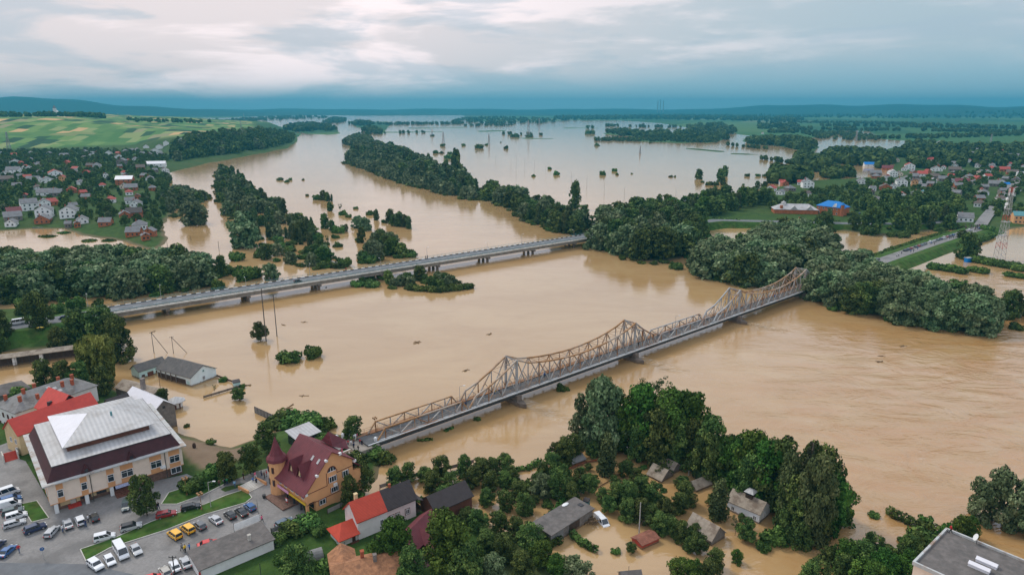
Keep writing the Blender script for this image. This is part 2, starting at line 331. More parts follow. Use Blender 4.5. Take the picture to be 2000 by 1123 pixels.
# ---------------------------------------------------------------- water
def water():
    mb = MB(); mb.add([(-17000, -300, 0), (17000, -300, 0), (17000, 17000, 0), (-17000, 17000, 0)], [(0,1,2,3)])
    m = bpy.data.materials.new("flood_water"); m.use_nodes = True; t = m.node_tree; b = t.nodes['Principled BSDF']
    g = t.nodes.new('ShaderNodeNewGeometry'); pos = g.outputs['Position']
    mp = t.nodes.new('ShaderNodeMapping'); mp.inputs['Rotation'].default_value = (0, 0, R(38)); mp.inputs['Scale'].default_value = (.5, 1, 1); t.links.new(pos, mp.inputs[0]); fl = mp.outputs[0]
    a = noise(fl, .03, 5, .6, tree=t, dist=.8); c2 = noise(fl, .16, 5, .62, 3., tree=t, dist=.6)
    c = mixc(sstep(a, .35, .68, t), (.405, .248, .105), (.46, .30, .14), t)
    c = mixc(mth('MULTIPLY', sstep(c2, .5, .72, t), .30, tree=t), c, (.35, .205, .08), t)
    BASEC = c; b.inputs['Roughness'].default_value = .09; b.inputs['IOR'].default_value = 1.5; b.inputs['Specular IOR Level'].default_value = 1.0
    s = t.nodes.new('ShaderNodeSeparateXYZ'); t.links.new(pos, s.inputs[0])
    # the fast reach below the bridges is rougher than the still flood
    d1 = mth('ADD', mth('MULTIPLY', s.outputs[0], .66, tree=t), mth('MULTIPLY', s.outputs[1], -.75, tree=t), tree=t)
    cur = sstep(d1, -150, -60, t); curx = sstep(s.outputs[0], 10, 90, t); ny = mth('SUBTRACT', 1.0, sstep(s.outputs[1], 330, 420, t), tree=t)
    run = mth('MULTIPLY', mth('MULTIPLY', cur, curx, tree=t), ny, tree=t)
    st = noise(fl, .07, 6, .68, 6., tree=t, dist=1.5)
    c = mixc(mth('MULTIPLY', run, mth('MULTIPLY_ADD', sstep(st, .38, .62, t), .62, .12, tree=t), tree=t), BASEC, (.40, .20, .062), t)
    t.links.new(c, b.inputs['Base Color'])
    foam = None
    for wx_, wy_ in ((3.0, 190.5), (44.0, 227.5), (94.0, 271.5), (136.0, 309.0)):
        dx = mth('SUBTRACT', s.outputs[0], wx_, tree=t); dy = mth('SUBTRACT', s.outputs[1], wy_, tree=t)
        al = mth('ADD', mth('MULTIPLY', dx, .66, tree=t), mth('MULTIPLY', dy, -.75, tree=t), tree=t); ac = mth('ABSOLUTE', mth('ADD', mth('MULTIPLY', dx, .75, tree=t), mth('MULTIPLY', dy, .66, tree=t), tree=t), tree=t)
        wid = mth('MULTIPLY_ADD', al, .13, 2.0, tree=t); m_ = mth('MULTIPLY', mth('SUBTRACT', 1.0, sstep(mth('DIVIDE', ac, wid, tree=t), .3, 1.3, t), tree=t), mth('MULTIPLY', sstep(al, 0.0, 2.0, t), mth('SUBTRACT', 1.0, sstep(al, 6, 34, t), tree=t), tree=t), tree=t)
        foam = m_ if foam is None else mth('MAXIMUM', foam, m_, tree=t)
    fn = noise(fl, .8, 6, .7, 12., tree=t, dist=1.0)
    c = mixc(mth('MULTIPLY', foam, mth('MULTIPLY', sstep(fn, .46, .66, t), .6, tree=t), tree=t), c, (.62, .52, .40), t)
    fo2 = mth('MULTIPLY', sstep(noise(fl, .22, 7, .72, 22., tree=t, dist=1.6), .60, .74, t), mth('MULTIPLY', run, .35, tree=t), tree=t)
    c = mixc(fo2, c, (.60, .47, .33), t); t.links.new(c, b.inputs['Base Color'])
    rip = noise(fl, 1.3, 4, .6, 8., tree=t, dist=.5); big = noise(fl, .12, 5, .62, 2., tree=t, dist=1.2)
    b1 = t.nodes.new('ShaderNodeBump'); b1.inputs['Distance'].default_value = .05; b1.inputs['Strength'].default_value = .30; t.links.new(rip, b1.inputs['Height'])
    b2 = t.nodes.new('ShaderNodeBump'); b2.inputs['Distance'].default_value = 1.6; t.links.new(mth('MAXIMUM', mth('MULTIPLY_ADD', run, .50, .06, tree=t), mth('MULTIPLY', foam, .8, tree=t), tree=t), b2.inputs['Strength']); t.links.new(big, b2.inputs['Height']); t.links.new(b1.outputs[0], b2.inputs['Normal'])
    t.links.new(b2.outputs[0], b.inputs['Normal'])
    o = mb.build('water', m); tag(o, kind='structure')
water()
# ---------------------------------------------------------------- materials used by structures
mat('asphalt', (.145, .152, .16), .85, .12, .6, stain=(.13, .13, .135), stain_amt=.6, stain_scale=.15)
mat('lot', (.225, .215, .205), .75, .12, 2.5, stain=(.125, .12, .115), stain_amt=.75, stain_scale=.12, bump=.2)
mat('concrete', (.27, .24, .205), .9, .15, .8, stain=(.17, .14, .11), stain_amt=.6)
mat('pale_concrete', (.55, .53, .48), .9, .12, .8, stain=(.3, .27, .22), stain_amt=.5)
mat('dark_concrete', (.19, .15, .12), .9, .2, .8, stain=(.08, .065, .055), stain_amt=.6, silt=True)
mat('white_paint', (.74, .75, .74), .6, .06, 1.0)
mat('black_paint', (.05, .05, .055), .6, .2)
mat('steel', (.34, .35, .355), .6, .15, .6, stain=(.24, .105, .04), stain_amt=.85, stain_scale=.16)
mat('rust_steel', (.36, .355, .34), .6, .15, .5, stain=(.26, .12, .045), stain_amt=1.0, stain_scale=.25)
mat('rust', (.26, .125, .055), .75, .25, .6, stain=(.42, .38, .32), stain_amt=.6, stain_scale=.22)
mat('rust_gold', (.33, .18, .08), .7, .25, .5, stain=(.42, .40, .36), stain_amt=.7, stain_scale=.09)
mat('pole_wood', (.10, .085, .07), .9, .2, 2)
mat('pole_concrete', (.38, .37, .35), .9, .1, 2)
mat('dark_metal', (.045, .048, .05), .6, .1)
mat('glass', (.028, .036, .045), .08, .15, .5, spec=.8)
mat('bluegreen_paint', (.10, .26, .28), .6, .1)
mat('brick_orange', (.40, .13, .055), .9, .2, .8)
mat('grass_lawn', (.045, .098, .018), .95, .35, .35, stain=(.12, .12, .04), stain_amt=.45, stain_scale=.2, spec=.1)
# ---------------------------------------------------------------- truss footbridge (old road bridge)
def truss_bridge():
    A = P(738, 860, 4.0); B = P(1572, 566, 4.0); d = (B - A).normalized(); ang = math.atan2(d.y, d.x)
    W = 4.9; root = empty('truss_bridge', (A.x, A.y, 0), ang, 'long rusty steel truss bridge with four peaked towers and curved top chords', 'bridge')
    Zd = 4.0; tw = [46.8, 101.3, 168.0, 224.0]
    low = 6.7
    # top chord nodes (s, z)
    segs = [[(0, Zd), (2.3, low)] + [(2.3 + 4.4*i, low) for i in range(1, 6)] + [(26.6, low), (28.6, Zd)],
            [(29.2, Zd), (31.6, 7.0), (36.2, 8.4), (41.2, 10.7), (46.8, 13.8)],
            [(46.8, 13.8), (51.3, 11.9), (55.9, 11.0), (60.4, 10.3), (65, 9.8), (69.5, 9.5), (74.05, 9.35), (78.6, 9.5), (83.1, 9.8), (87.7, 10.3), (92.2, 11.1), (96.8, 12.1), (101.3, 13.8)],
            [(101.3, 13.8), (105.7, 10.6), (109.8, 8.2), (111.6, 7.6), (113.6, Zd)],
            [(114.2, Zd), (116.6, low)] + [(116.6 + 4.45*i, low) for i in range(1, 7)] + [(147.0, low), (149.2, Zd)],
            [(149.9, Zd), (152.3, 6.9), (157.6, 8.2), (162.6, 10.7), (168, 13.8)],
            [(168, 13.8), (172.7, 11.6), (177.3, 10.5), (182, 9.7), (186.7, 9.3), (191.3, 9.1), (196, 9.05), (200.7, 9.1), (205.3, 9.4), (210, 10.0), (214.7, 10.9), (219.3, 12.0), (224, 13.8)],
            [(224, 13.8), (228.6, 10.6), (233.6, 8.4), (238.4, 7.0), (241, Zd)]]
    L = 241.0
    deck = MB(); deck.box(-3, L, -.1, W+.1, 3.35, 3.72); deck.build('deck', mat('old_asphalt', (.095, .10, .105), .9, .2, .5, stain=(.18, .17, .16), stain_scale=.2), root)
    for yy in (-.15, W+.15): MB().box(-.5, L, yy-.1, yy+.1, 2.5, 3.29).build('stringer', M['dark_metal'], root)
    sw = MB()
    for k in range(0, 241, 4):
        sw.box(k, k+.25, -.4, W+2.1, 2.95, 3.33)
    sw.build('cross_beams', M['dark_metal'], root)
    wk = MB(); wk.box(-4, L, W+.45, W+2.0, 3.45, 3.6); wk.build('walkway', M['rust'], root)
    for side, yy in (('near', 0.0), ('far', W)):
        bc = MB(); bc.box(-.5, L, yy-.22, yy+.22, 3.3, 3.95); bc.build('bottom_chord', M['rust' if side == 'far' else 'steel'], root)
        ri = MB()
        oy = yy + (W and (.30 if side == 'near' else -.30))
        for zz in (4.5, 5.0): ri.bar((0, oy, zz), (L, oy, zz), .05)
        for k in range(0, 240, 2): ri.bar((k+.5, oy, 3.72), (k+.5, oy, 5.05), .06)
        ri.build('railing', M['rust_gold'], root)
        for si, sg in enumerate(segs):
            tall = max(z for _, z in sg) > 8
            tc_ = MB()
            for (s0, z0), (s1, z1) in zip(sg, sg[1:]): tc_.bar((s0, yy, z0), (s1, yy, z1), .42 if tall else .32, .42 if tall else .32)
            tc_.build('top_chord', M['rust_gold' if si in (0, 1, 2, 6) else 'steel'], root)
            # verticals and diagonals
            nodes = [n for n in sg if n[1] > Zd + .5]
            for i, (s, z) in enumerate(nodes):
                if z > 13.5: continue
                if len(nodes) > 9 and i % 2 and False: continue
                v = MB().bar((s, yy, 3.9), (s, yy, z), .22)
                v.build('vertical', M['steel' if (i+si) % 2 else 'rust'], root)
            dg = MB()
            for i, ((s0, z0), (s1, z1)) in enumerate(zip(sg, sg[1:])):
                if z0 < Zd+.5 or z1 < Zd+.5: continue
                if (i + (1 if si in (2, 3, 6, 7) else 0)) % 2 == 0: a, b = (s0, yy, 3.9), (s1, yy, z1)
                else: a, b = (s0, yy, z0), (s1, yy, 3.9)
                if si in (1, 5): a, b = (s0, yy, 3.9), (s1, yy, z1)
                if si in (3, 7): a, b = (s0, yy, z0), (s1, yy, 3.9)
                dg.bar(a, b, .26)
                if tall:   # sub-diagonal to the foot of the panel
                    mid = Vector(((a[0]+b[0])/2, yy, (a[2]+b[2])/2)); lowx = b[0] if a[2] < 4 else a[0]
                    dg.bar(mid, (lowx, yy, 3.9), .15)
            dg.build('diagonals', M['rust_steel'], root)
    for s in tw:
        for yy in (0.0, W):
            MB().box(s-.28, s+.28, yy-.3, yy+.3, 3.2, 13.9).build('tower_post', M['steel'], root)
        pb = MB(); pb.bar((s, 0, 13.7), (s, W, 13.7), .3)
        pb.bar((s, 0, 11.2), (s, W, 11.2), .2); pb.bar((s, 0, 11.2), (s, W/2, 13.6), .14); pb.bar((s, W, 11.2), (s, W/2, 13.6), .14)
        pb.build('portal_brace', M['steel'], root)
    tb = MB()
    for sg in segs:
        ns = [n for n in sg if n[1] > 8.6]
        for s, z in ns: tb.bar((s, 0, z), (s, W, z), .13)
        for (a, za), (b, zb) in zip(ns, ns[1:]): tb.bar((a, 0, za), (b, W, zb), .1); tb.bar((a, W, za), (b, 0, zb), .1)
    tb.build('top_bracing', M['rust_gold'], root)
    rw = MB()
    for zz in (4.1, 4.6): rw.bar((-4, W+2.0, zz), (L, W+2.0, zz), .05)
    for k in range(-4, 241, 2): rw.bar((k, W+2.0, 3.5), (k, W+2.0, 4.65), .06)
    rw.build('walkway_railing', M['rust'], root)
    pp = MB(); pp.cyl((-3, -.55, 3.85), (L, -.55, 3.85), .13, n=8); pp.build('water_pipe', M['white_paint'], root)
    for s in tw:
        pr = MB(); pr.prism([(s-1.2, -2.2), (s, -4.4), (s+1.2, -2.2), (s+1.2, W+1.8), (s, W+3.2), (s-1.2, W+1.8)], -1.5, 1.3)
        pr.prism([(s-.9, -1.4), (s+.9, -1.4), (s+.9, W+1.2), (s-.9, W+1.2)], 1.3, 2.95)
        pr.build('pier', M['dark_concrete'], root)
    ab = MB(); ab.box(-6.5, 0, -1.2, W+2.2, -1, 3.30); ab.build('abutment', M['concrete'], root)
    return root, ang, A
TB, TB_ANG, TB_A = truss_bridge()
def on_bridge(s, y, z=3.72):
    c, s_ = math.cos(TB_ANG), math.sin(TB_ANG); return Vector((TB_A.x + s*c - y*s_, TB_A.y + s*s_ + y*c, z))
# ---------------------------------------------------------------- concrete road bridge and its roads
RD = [Vector((-330, 158, 5)), P(20, 637.5, 5.0), P(130, 621, 5.0), P(200, 609, 5.0)]
def strip(pts, wl, wr, z, th=.0):
    """left and right edge of a road along pts"""
    Lf, Rt = [], []
    for i, p in enumerate(pts):
        a = pts[max(0, i-1)]; b = pts[min(len(pts)-1, i+1)]; d = (b - a); d.z = 0; d.normalize(); n = Vector((-d.y, d.x, 0))
        Lf.append(p + n*wl); Rt.append(p - n*wr)
    return Lf, Rt
def road_sheet(name, pts, half, m, z=None):
    l, r = strip(pts, half, half, 0); mb = MB()
    for i in range(len(pts)-1):
        mb.add([r[i], r[i+1], l[i+1], l[i]], [(0, 1, 2, 3)])
    o = mb.build(name, m); tag(o, kind='structure'); return o
def road_bridge():
    a = P(195, 608.5, 5.0); b = P(1160, 459.5, 5.0); a.z = b.z = 0; L = (b - a).length; ang = math.atan2(b.y-a.y, b.x-a.x)
    root = empty('road_bridge', a, ang, 'low concrete road bridge crossing the river in a straight line with black and white kerbs', 'bridge')
    L += 4; hw = 4.6
    MB().box(0, L, -hw, hw, 4.55, 5.0).build('deck', M['asphalt'], root)
    g = MB()
    for y in (-4.9, -2.6, 2.6, 4.9): g.box(0, L, y-.35, y+.35, 2.9, 4.545)
    g.build('girders', M['concrete'], root)
    for y0, y1 in ((-5.9, -hw-.003), (hw+.003, 5.9)):
        MB().box(0, L, y0, y1, 4.6, 5.16).build('footway', M['pale_concrete'], root)
    for s in (-1, 1):
        kw = MB(); kb = MB()
        k = 0; x = 0.0
        while x < L - 2:
            (kw if k % 2 else kb).box(x, x+2.0, s*hw-.16, s*hw+.16, 5.165, 5.42) if s > 0 else None; x += 2.0; k += 1
        if s > 0: kw.build('kerb', M['white_paint'], root); kb.build('kerb', M['black_paint'], root)
        else: MB().box(0, L, s*hw-.16, s*hw+.16, 5.165, 5.42).build('kerb', M['concrete'], root)
        r = MB(); y = s*5.75
        for zz in (5.75, 6.2): r.bar((0, y, zz), (L, y, zz), .07)
        x = 0.0
        while x < L: r.bar((x, y, 5.1), (x, y, 6.22), .08); x += 2.5
        r.build('railing', M['bluegreen_paint'], root)
    sp = 33.6; x = 24.0
    while x < L - 10:
        p = MB(); p.box(x-.8, x+.8, -6.1, 6.1, 2.1, 2.895)
        for y in (-4.2, 0, 4.2): p.cyl((x, y, -2), (x, y, 2.1), .75, n=10)
        p.build('pier', M['dark_concrete'], root); x += sp
    ln = MB(); x = 4.0
    while x < L-4: ln.box(x, x+3, -.08, .08, 5.001, 5.006); x += 8
    ln.build('centre_line', M['white_paint'], root)
    return root, ang, a, L
RB, RB_ANG, RB_A, RB_L = road_bridge()
def on_road(s, y, z=5.0):
    c, s_ = math.cos(RB_ANG), math.sin(RB_ANG); return Vector((RB_A.x + s*c - y*s_, RB_A.y + s*s_ + y*c, z))
# embankment carrying the road away to the left, asphalt on top
def bank(name, pts, top, base, z1, z0, m):
    l, r = strip(pts, top, top, 0); l2, r2 = strip(pts, base, base, 0); mb = MB(); n = len(pts)
    for i in range(n):
        for q, z in ((l2[i], z0), (l[i], z1), (r[i], z1), (r2[i], z0)): mb.v.append((q.x, q.y, z if z == z0 else pts[i].z + (z1-pts[0].z)))
    for i in range(n-1):
        for k in range(3): a = i*4+k; mb.f.append((a, a+1, a+5, a+4))
    for i in (0, n-1): mb.f.append(tuple(i*4+k for k in range(4)))
    return tag(mb.build(name, m), kind='structure')
e0 = on_road(2, 0)
rdp = [RD[0], RD[1], RD[2], e0]
bank('road_embankment', rdp, 8.5, 17, 4.9, -1, M['grass_lawn'])
road_sheet('road', [p + Vector((0, 0, -.04)) for p in rdp], 5.2, M['asphalt'])
e1 = on_road(RB_L - 2, 0); rr = [e1, e1 + Vector((22, 12, 0)), P(1260, 447, 5) , P(1400, 430, 4.5), P(1450, 431, 4), P(1640, 436, 3.5), P(1760, 437, 3.5), P(1880, 432, 3.5)]
bank('road_embankment', rr, 6.5, 12, 4.9, -1, M['grass_lawn']); road_sheet('road', [p + Vector((0, 0, -.04)) for p in rr], 4.6, M['asphalt'])
# flooded causeway on the right with the parked cars
CW = [P(1668, 536, 3.0), P(1720, 510, 3.0), P(1800, 482, 3.0), P(1870, 459, 3.0), P(1925, 442, 3.0)]
bank('causeway', CW, 8.0, 15, 2.9, -1, M['grass_lawn']); road_sheet('road', [p + Vector((0, 0, -.05)) for p in CW], 4.0, M['lot'])
road_sheet('street', [P(1915, 440, 3.1), P(1925, 425, 3.1), P(1950, 395, 3.5), P(1975, 365, 4.5), P(1998, 340, 5.5)], 4.0, M['lot'])
# ---------------------------------------------------------------- trees
def leafmat(name, dark, light, tip, rand=.5):
    m = bpy.data.materials.new(name); m.use_nodes = True; t = m.node_tree; b = t.nodes['Principled BSDF']
    at = t.nodes.new('ShaderNodeAttribute'); at.attribute_name = 'tint'
    oi = t.nodes.new('ShaderNodeObjectInfo')
    c = mixc(at.outputs['Fac'], dark, light, t)
    c = mixc(sstep(at.outputs['Fac'], .75, 1.0, t), c, tip, t)
    hs = t.nodes.new('ShaderNodeHueSaturation'); t.links.new(c, hs.inputs['Color'])
    t.links.new(mth('MULTIPLY_ADD', oi.outputs['Random'], .06, .448, tree=t), hs.inputs['Hue'])
    t.links.new(mth('MULTIPLY_ADD', oi.outputs['Random'], rand, 1.16-rand*.5, tree=t), hs.inputs['Value'])
    t.links.new(hs.outputs[0], b.inputs['Base Color']); b.inputs['Roughness'].default_value = .8; b.inputs['Specular IOR Level'].default_value = .15
    M[name] = m; return m
leafmat('willow_leaf', (.050, .092, .036), (.145, .212, .098), (.215, .275, .140), .5)
leafmat('broad_leaf', (.022, .050, .012), (.085, .142, .032), (.145, .205, .050), .75)
leafmat('bright_leaf', (.020, .060, .008), (.058, .145, .020), (.105, .205, .035), .4)
leafmat('poplar_leaf', (.028, .054, .018), (.080, .125, .042), (.125, .17, .06), .6)
leafmat('weeping_leaf', (.055, .095, .018), (.15, .205, .040), (.20, .25, .06), .2)
leafmat('bush_leaf', (.028, .066, .014), (.075, .15, .028), (.12, .20, .045), .7)
leafmat('spruce_leaf', (.020, .032, .016), (.045, .055, .026), (.075, .07, .035), .3)
leafmat('brown_leaf', (.042, .060, .020), (.098, .122, .044), (.14, .155, .06), .3)
mat('bark', (.085, .066, .05), .95, .25, 2.0)
def crown_mesh(name, lobes, per, q, m, seed, droop=0.0, base=None):
    """leaf clumps spread through lobes (cx,cy,cz,rx,ry,rz); q = clump size"""
    g = np.random.default_rng(seed); V = []; T = []
    for (cx, cy, cz, rx, ry, rz) in lobes:
        n = int(per * (rx*ry*rz)**(2/3) / .02) + 6
        d = g.normal(size=(n, 3)); d /= np.linalg.norm(d, axis=1)[:, None]
        rad = g.uniform(.55, 1.06, n)[:, None]**.6
        dd = d.copy(); c = np.array([cx, cy, cz]) + d*rad*np.array([rx, ry, rz])
        lump = .10*np.sin(d[:, :1]*7+seed) * np.array([rx, ry, rz]); c += lump*dd
        nrm = dd*.9 + g.normal(size=(n, 3))*.55 + np.array([0, 0, .25]); nrm /= np.linalg.norm(nrm, axis=1)[:, None]
        up = np.tile([0, 0, 1.], (n, 1)) + g.normal(size=(n, 3))*.35
        a = np.cross(nrm, up); a /= np.linalg.norm(a, axis=1)[:, None] + 1e-9; b = np.cross(nrm, a)
        s = (q*g.uniform(.6, 1.35, n))[:, None]; st = 1 + droop*1.6
        if droop: c[:, 2] -= droop*q*g.uniform(0, 1.5, n)
        k = np.stack([c - a*s*.5 - b*s*.5*st, c + a*s*.5 - b*s*.35*st, c + a*s*.42 + b*s*.55*st, c - a*s*.55 + b*s*.4*st], 1)
        V.append(k.reshape(-1, 3)); lt = g.uniform(.05, .85); T.append(np.clip(lt + g.normal(size=n)*.2, 0, 1))
    V = np.concatenate(V); T = np.concatenate(T); nf = len(V)//4
    me = bpy.data.meshes.new(name); me.vertices.add(len(V)); me.vertices.foreach_set('co', V.ravel())
    me.loops.add(nf*4); me.loops.foreach_set('vertex_index', np.arange(nf*4, dtype=np.int32)); me.polygons.add(nf)
    me.polygons.foreach_set('loop_start', np.arange(0, nf*4, 4, dtype=np.int32)); me.polygons.foreach_set('loop_total', np.full(nf, 4, np.int32)); me.update(calc_edges=True)
    at = me.attributes.new('tint', 'FLOAT', 'FACE'); at.data.foreach_set('value', T.astype(np.float32)); me.materials.append(m)
    return me
def lobes_for(kind, g):
    L = []
    if kind in ('broad', 'bright', 'willow', 'orchard', 'brown'):
        n = {'broad': 46, 'bright': 48, 'willow': 44, 'orchard': 26, 'brown': 46}[kind]
        W = {'broad': .32, 'bright': .33, 'willow': .38, 'orchard': .40, 'brown': .26}[kind]; lo = {'orchard': .20, 'willow': .08}.get(kind, .12)
        skew = (g.uniform(-.06, .06), g.uniform(-.06, .06)); squash = g.uniform(.82, 1.15)
        for i in range(n):
            t = (i+.5)/n; z = lo + (.93-lo)*t; env = W*math.sin(math.pi*min(1, .20 + .74*t))**.7
            a = i*2.4 + g.uniform(-.5, .5); r = env*math.sqrt(g.uniform(0.25, 1))*g.uniform(.78, 1.28); s = g.uniform(.055, .125)*(1.25 if kind == 'orchard' else 1)
            L.append((r*math.cos(a)*squash + skew[0]*t*2, r*math.sin(a)/squash + skew[1]*t*2, z, s*1.15, s*1.15, s*(.80 if kind != 'willow' else .95)))
        L.append((0, 0, .46, W*.5, W*.5, .30))
    elif kind == 'poplar':
        for i in range(34):
            t = (i+.5)/34; z = .10 + .86*t; env = .16*math.sin(math.pi*min(1, .22 + .76*t))**.7
            a = i*2.4; r = env*math.sqrt(g.uniform(.1, 1)); s = g.uniform(.055, .09)
            L.append((r*math.cos(a), r*math.sin(a), z, s, s, s*1.5))
        L.append((0, 0, .5, .1, .1, .4))
    elif kind == 'weeping':
        for i in range(26):
            a = i*2.4; r = .33*math.sqrt(g.uniform(0, 1)); z = .88 - 1.3*r*r - g.uniform(0, .08); s = g.uniform(.085, .125)
            L.append((r*math.cos(a), r*math.sin(a), z, s*1.15, s*1.15, s*.8))
        for i in range(34):
            a = 2*math.pi*i/34 + g.uniform(-.1, .1); r = g.uniform(.27, .39); z = g.uniform(.30, .60)
            L.append((r*math.cos(a), r*math.sin(a), z, .055, .055, g.uniform(.16, .25)))
        L.append((0, 0, .5, .24, .24, .32))
    elif kind == 'bush':
        for i in range(12):
            a = i*2.4; r = .40*math.sqrt(g.uniform(0, 1)); s = g.uniform(.2, .3)
            L.append((r*math.cos(a)*1.25, r*math.sin(a)*1.25, g.uniform(.25, .70) - r*.35, s, s, s*.85))
        L.append((0, 0, .3, .42, .42, .34))
    elif kind == 'spruce':
        for k in range(15):
            z = .12 + .86*k/15; r = .20*(1 - k/15.5)
            for j in range(6 if k < 10 else 3):
                a = 2*math.pi*j/(6 if k < 10 else 3) + k
                L.append((r*.6*math.cos(a), r*.6*math.sin(a), z - r*.2, r*.5+.012, r*.5+.012, .035))
    elif kind == 'sparse':
        for i in range(24):
            a = g.uniform(0, 2*math.pi); t = g.uniform(0, 1); r = (.10 + .24*t)*math.sqrt(g.uniform(.2, 1)); s = g.uniform(.035, .065)
            L.append((r*math.cos(a), r*math.sin(a), .4 + .55*t, s*1.3, s*1.3, s))
    return L
LEAF = {'broad': 'broad_leaf', 'bright': 'bright_leaf', 'willow': 'willow_leaf', 'orchard': 'broad_leaf', 'poplar': 'poplar_leaf', 'weeping': 'weeping_leaf', 'bush': 'bush_leaf', 'spruce': 'spruce_leaf', 'sparse': 'poplar_leaf', 'brown': 'brown_leaf'}
PROTO = {}
def trunk_mesh(kind, seed):
    g = random.Random(seed); mb = MB()
    if kind == 'bush': n = 0
    top = {'poplar': .9, 'spruce': .95, 'bush': .4, 'weeping': .7}.get(kind, .62)
    r0 = {'poplar': .018, 'sparse': .012, 'bush': .02}.get(kind, .022)
    bend = (g.uniform(-.02, .02), g.uniform(-.02, .02)); m1 = Vector((bend[0], bend[1], top*.45)); m2 = Vector((bend[0]*2, bend[1]*2, top))
    mb.cyl((0, 0, -.25), m1, r0, r0*.8, 7); mb.cyl(m1, m2, r0*.8, r0*.3, 7)
    for i in range(9 if kind == 'sparse' else 5):
        a = g.uniform(0, 2*math.pi); s = m1.lerp(m2, g.uniform(-.2, .8)); L_ = g.uniform(.14, .3)*(.4 if kind in ('poplar', 'spruce') else 1)
        mb.cyl(s, s + Vector((math.cos(a)*L_, math.sin(a)*L_, L_*.9)), r0*.5, r0*.15, 5)
    return mb.mesh('trunk', M['bark'], True)
def proto(kind, lod, var):
    k = (kind, lod, var)
    if k not in PROTO:
        g = random.Random(var*31 + sum(map(ord, kind))); L = lobes_for(kind, g)
        q, per = {0: (.028, 300), 1: (.046, 115), 2: (.075, 42), 3: (.13, 14)}[lod]
        if kind == 'bush': q *= 2.0; per *= .30
        if kind == 'orchard': q *= 1.25; per *= .75
        if kind == 'brown': q *= .7; per *= 1.8
        if kind == 'spruce': q *= .7
        if kind == 'sparse': q *= .8; per *= .7
        PROTO[k] = (crown_mesh('crown', L, per, q, M[LEAF[kind]], var*7+lod, droop={'willow': .25, 'weeping': .9, 'brown': .3}.get(kind, 0)), trunk_mesh(kind, var) if lod < 2 else None)
    return PROTO[k]
NAME = {'broad': 'broadleaf_tree', 'bright': 'broadleaf_tree', 'willow': 'willow_tree', 'orchard': 'fruit_tree', 'poplar': 'poplar_tree', 'weeping': 'weeping_willow', 'bush': 'bush', 'spruce': 'spruce_tree', 'sparse': 'sparse_tree', 'brown': 'birch_tree'}
CATG = {'bush': 'bush'}
NT = 0
TREES = []
def tree_at(kind, pos, h, wx=1.0, label=None, group=None, lod=None, rz=None, prio=1.0):
    global NT; NT += 1
    pos = pos.copy()
    if pos.z < .06: sk = {'bush': .18, 'sparse': .0, 'orchard': .06, 'weeping': .02}.get(kind, .10); h = h/(1-sk); pos.z = -sk*h
    TREES.append([kind, pos, h, wx, label, group, lod, rng.uniform(0, 6.283) if rz is None else rz, NT, prio*h/math.hypot(pos.x, pos.y)])
def plant_trees():
    by = {}
    for t_ in TREES: by.setdefault(NAME[t_[0]], []).append(t_)
    for nm, ls in by.items():
        ls.sort(key=lambda t_: -t_[9])
        for t_ in ls[:292]: place_tree(*t_[:9])
        rest = ls[292:]
        if rest: bulk_trees(nm, rest)
def place_tree(kind, pos, h, wx, label, group, lod, rz, seed):
    dist = math.hypot(pos.x, pos.y)
    if lod is None: lod = 0 if dist < 330 and kind != 'bush' else (1 if dist < 700 else 2)
    cm, tm = proto(kind, lod, seed % (4 if lod < 2 else 5))
    if tm is None or kind == 'bush':
        o = bpy.data.objects.new(NAME[kind], cm); COL.objects.link(o)
    else:
        o = bpy.data.objects.new(NAME[kind], None); COL.objects.link(o)
        for nm, me in (('crown', cm), ('trunk', tm)):
            c = bpy.data.objects.new(nm, me); COL.objects.link(c); c.parent = o
    o.location = pos; o.rotation_euler = (0, 0, rz); o.scale = (h*wx, h*wx, h)
    tag(o, label, CATG.get(kind, 'tree'), group)
def bulk_trees(nm, rest):
    V = []; Tn = []; kind = rest[0][0]
    for kind, pos, h, wx, _, _, _, rz, seed, _ in rest:
        me = proto(kind, 3 if math.hypot(pos.x, pos.y) > 700 else 2, seed % 5)[0]; n = len(me.vertices)
        if me.name not in CACHE: CACHE.setdefault(me.name, (lambda a: (me.vertices.foreach_get('co', a), a.reshape(-1, 3))[1])(np.empty(n*3, np.float32)))
        co = CACHE[me.name]; c_, s_ = math.cos(rz), math.sin(rz)
        V.append(np.stack([(co[:, 0]*c_ - co[:, 1]*s_)*h*wx + pos.x, (co[:, 0]*s_ + co[:, 1]*c_)*h*wx + pos.y, co[:, 2]*h + pos.z], 1)); a = np.empty(n//4, np.float32); me.attributes['tint'].data.foreach_get('value', a)
        Tn.append(np.clip(a*.75 + (seed*37 % 19)/19*.5 - .02, 0, 1))
    o = quads_object('distant_' + nm + 's', np.concatenate(V), np.concatenate(Tn), M[LEAF[kind]])
    tag(o, 'mass of small distant ' + nm.replace('_', ' ') + 's among the villages and along the far shores', 'woodland', None, 'stuff')
CACHE = {}
def quads_object(name, V, Tn, m):
    nf = len(V)//4
    me = bpy.data.meshes.new(name); me.vertices.add(len(V)); me.vertices.foreach_set('co', V.astype(np.float32).ravel()); me.loops.add(nf*4); me.loops.foreach_set('vertex_index', np.arange(nf*4, dtype=np.int32)); me.polygons.add(nf)
    me.polygons.foreach_set('loop_start', np.arange(0, nf*4, 4, dtype=np.int32)); me.polygons.foreach_set('loop_total', np.full(nf, 4, np.int32)); me.update(calc_edges=True)
    at = me.attributes.new('tint', 'FLOAT', 'FACE'); at.data.foreach_set('value', Tn.astype(np.float32)); me.materials.append(m)
    o = bpy.data.objects.new(name, me); COL.objects.link(o); return o
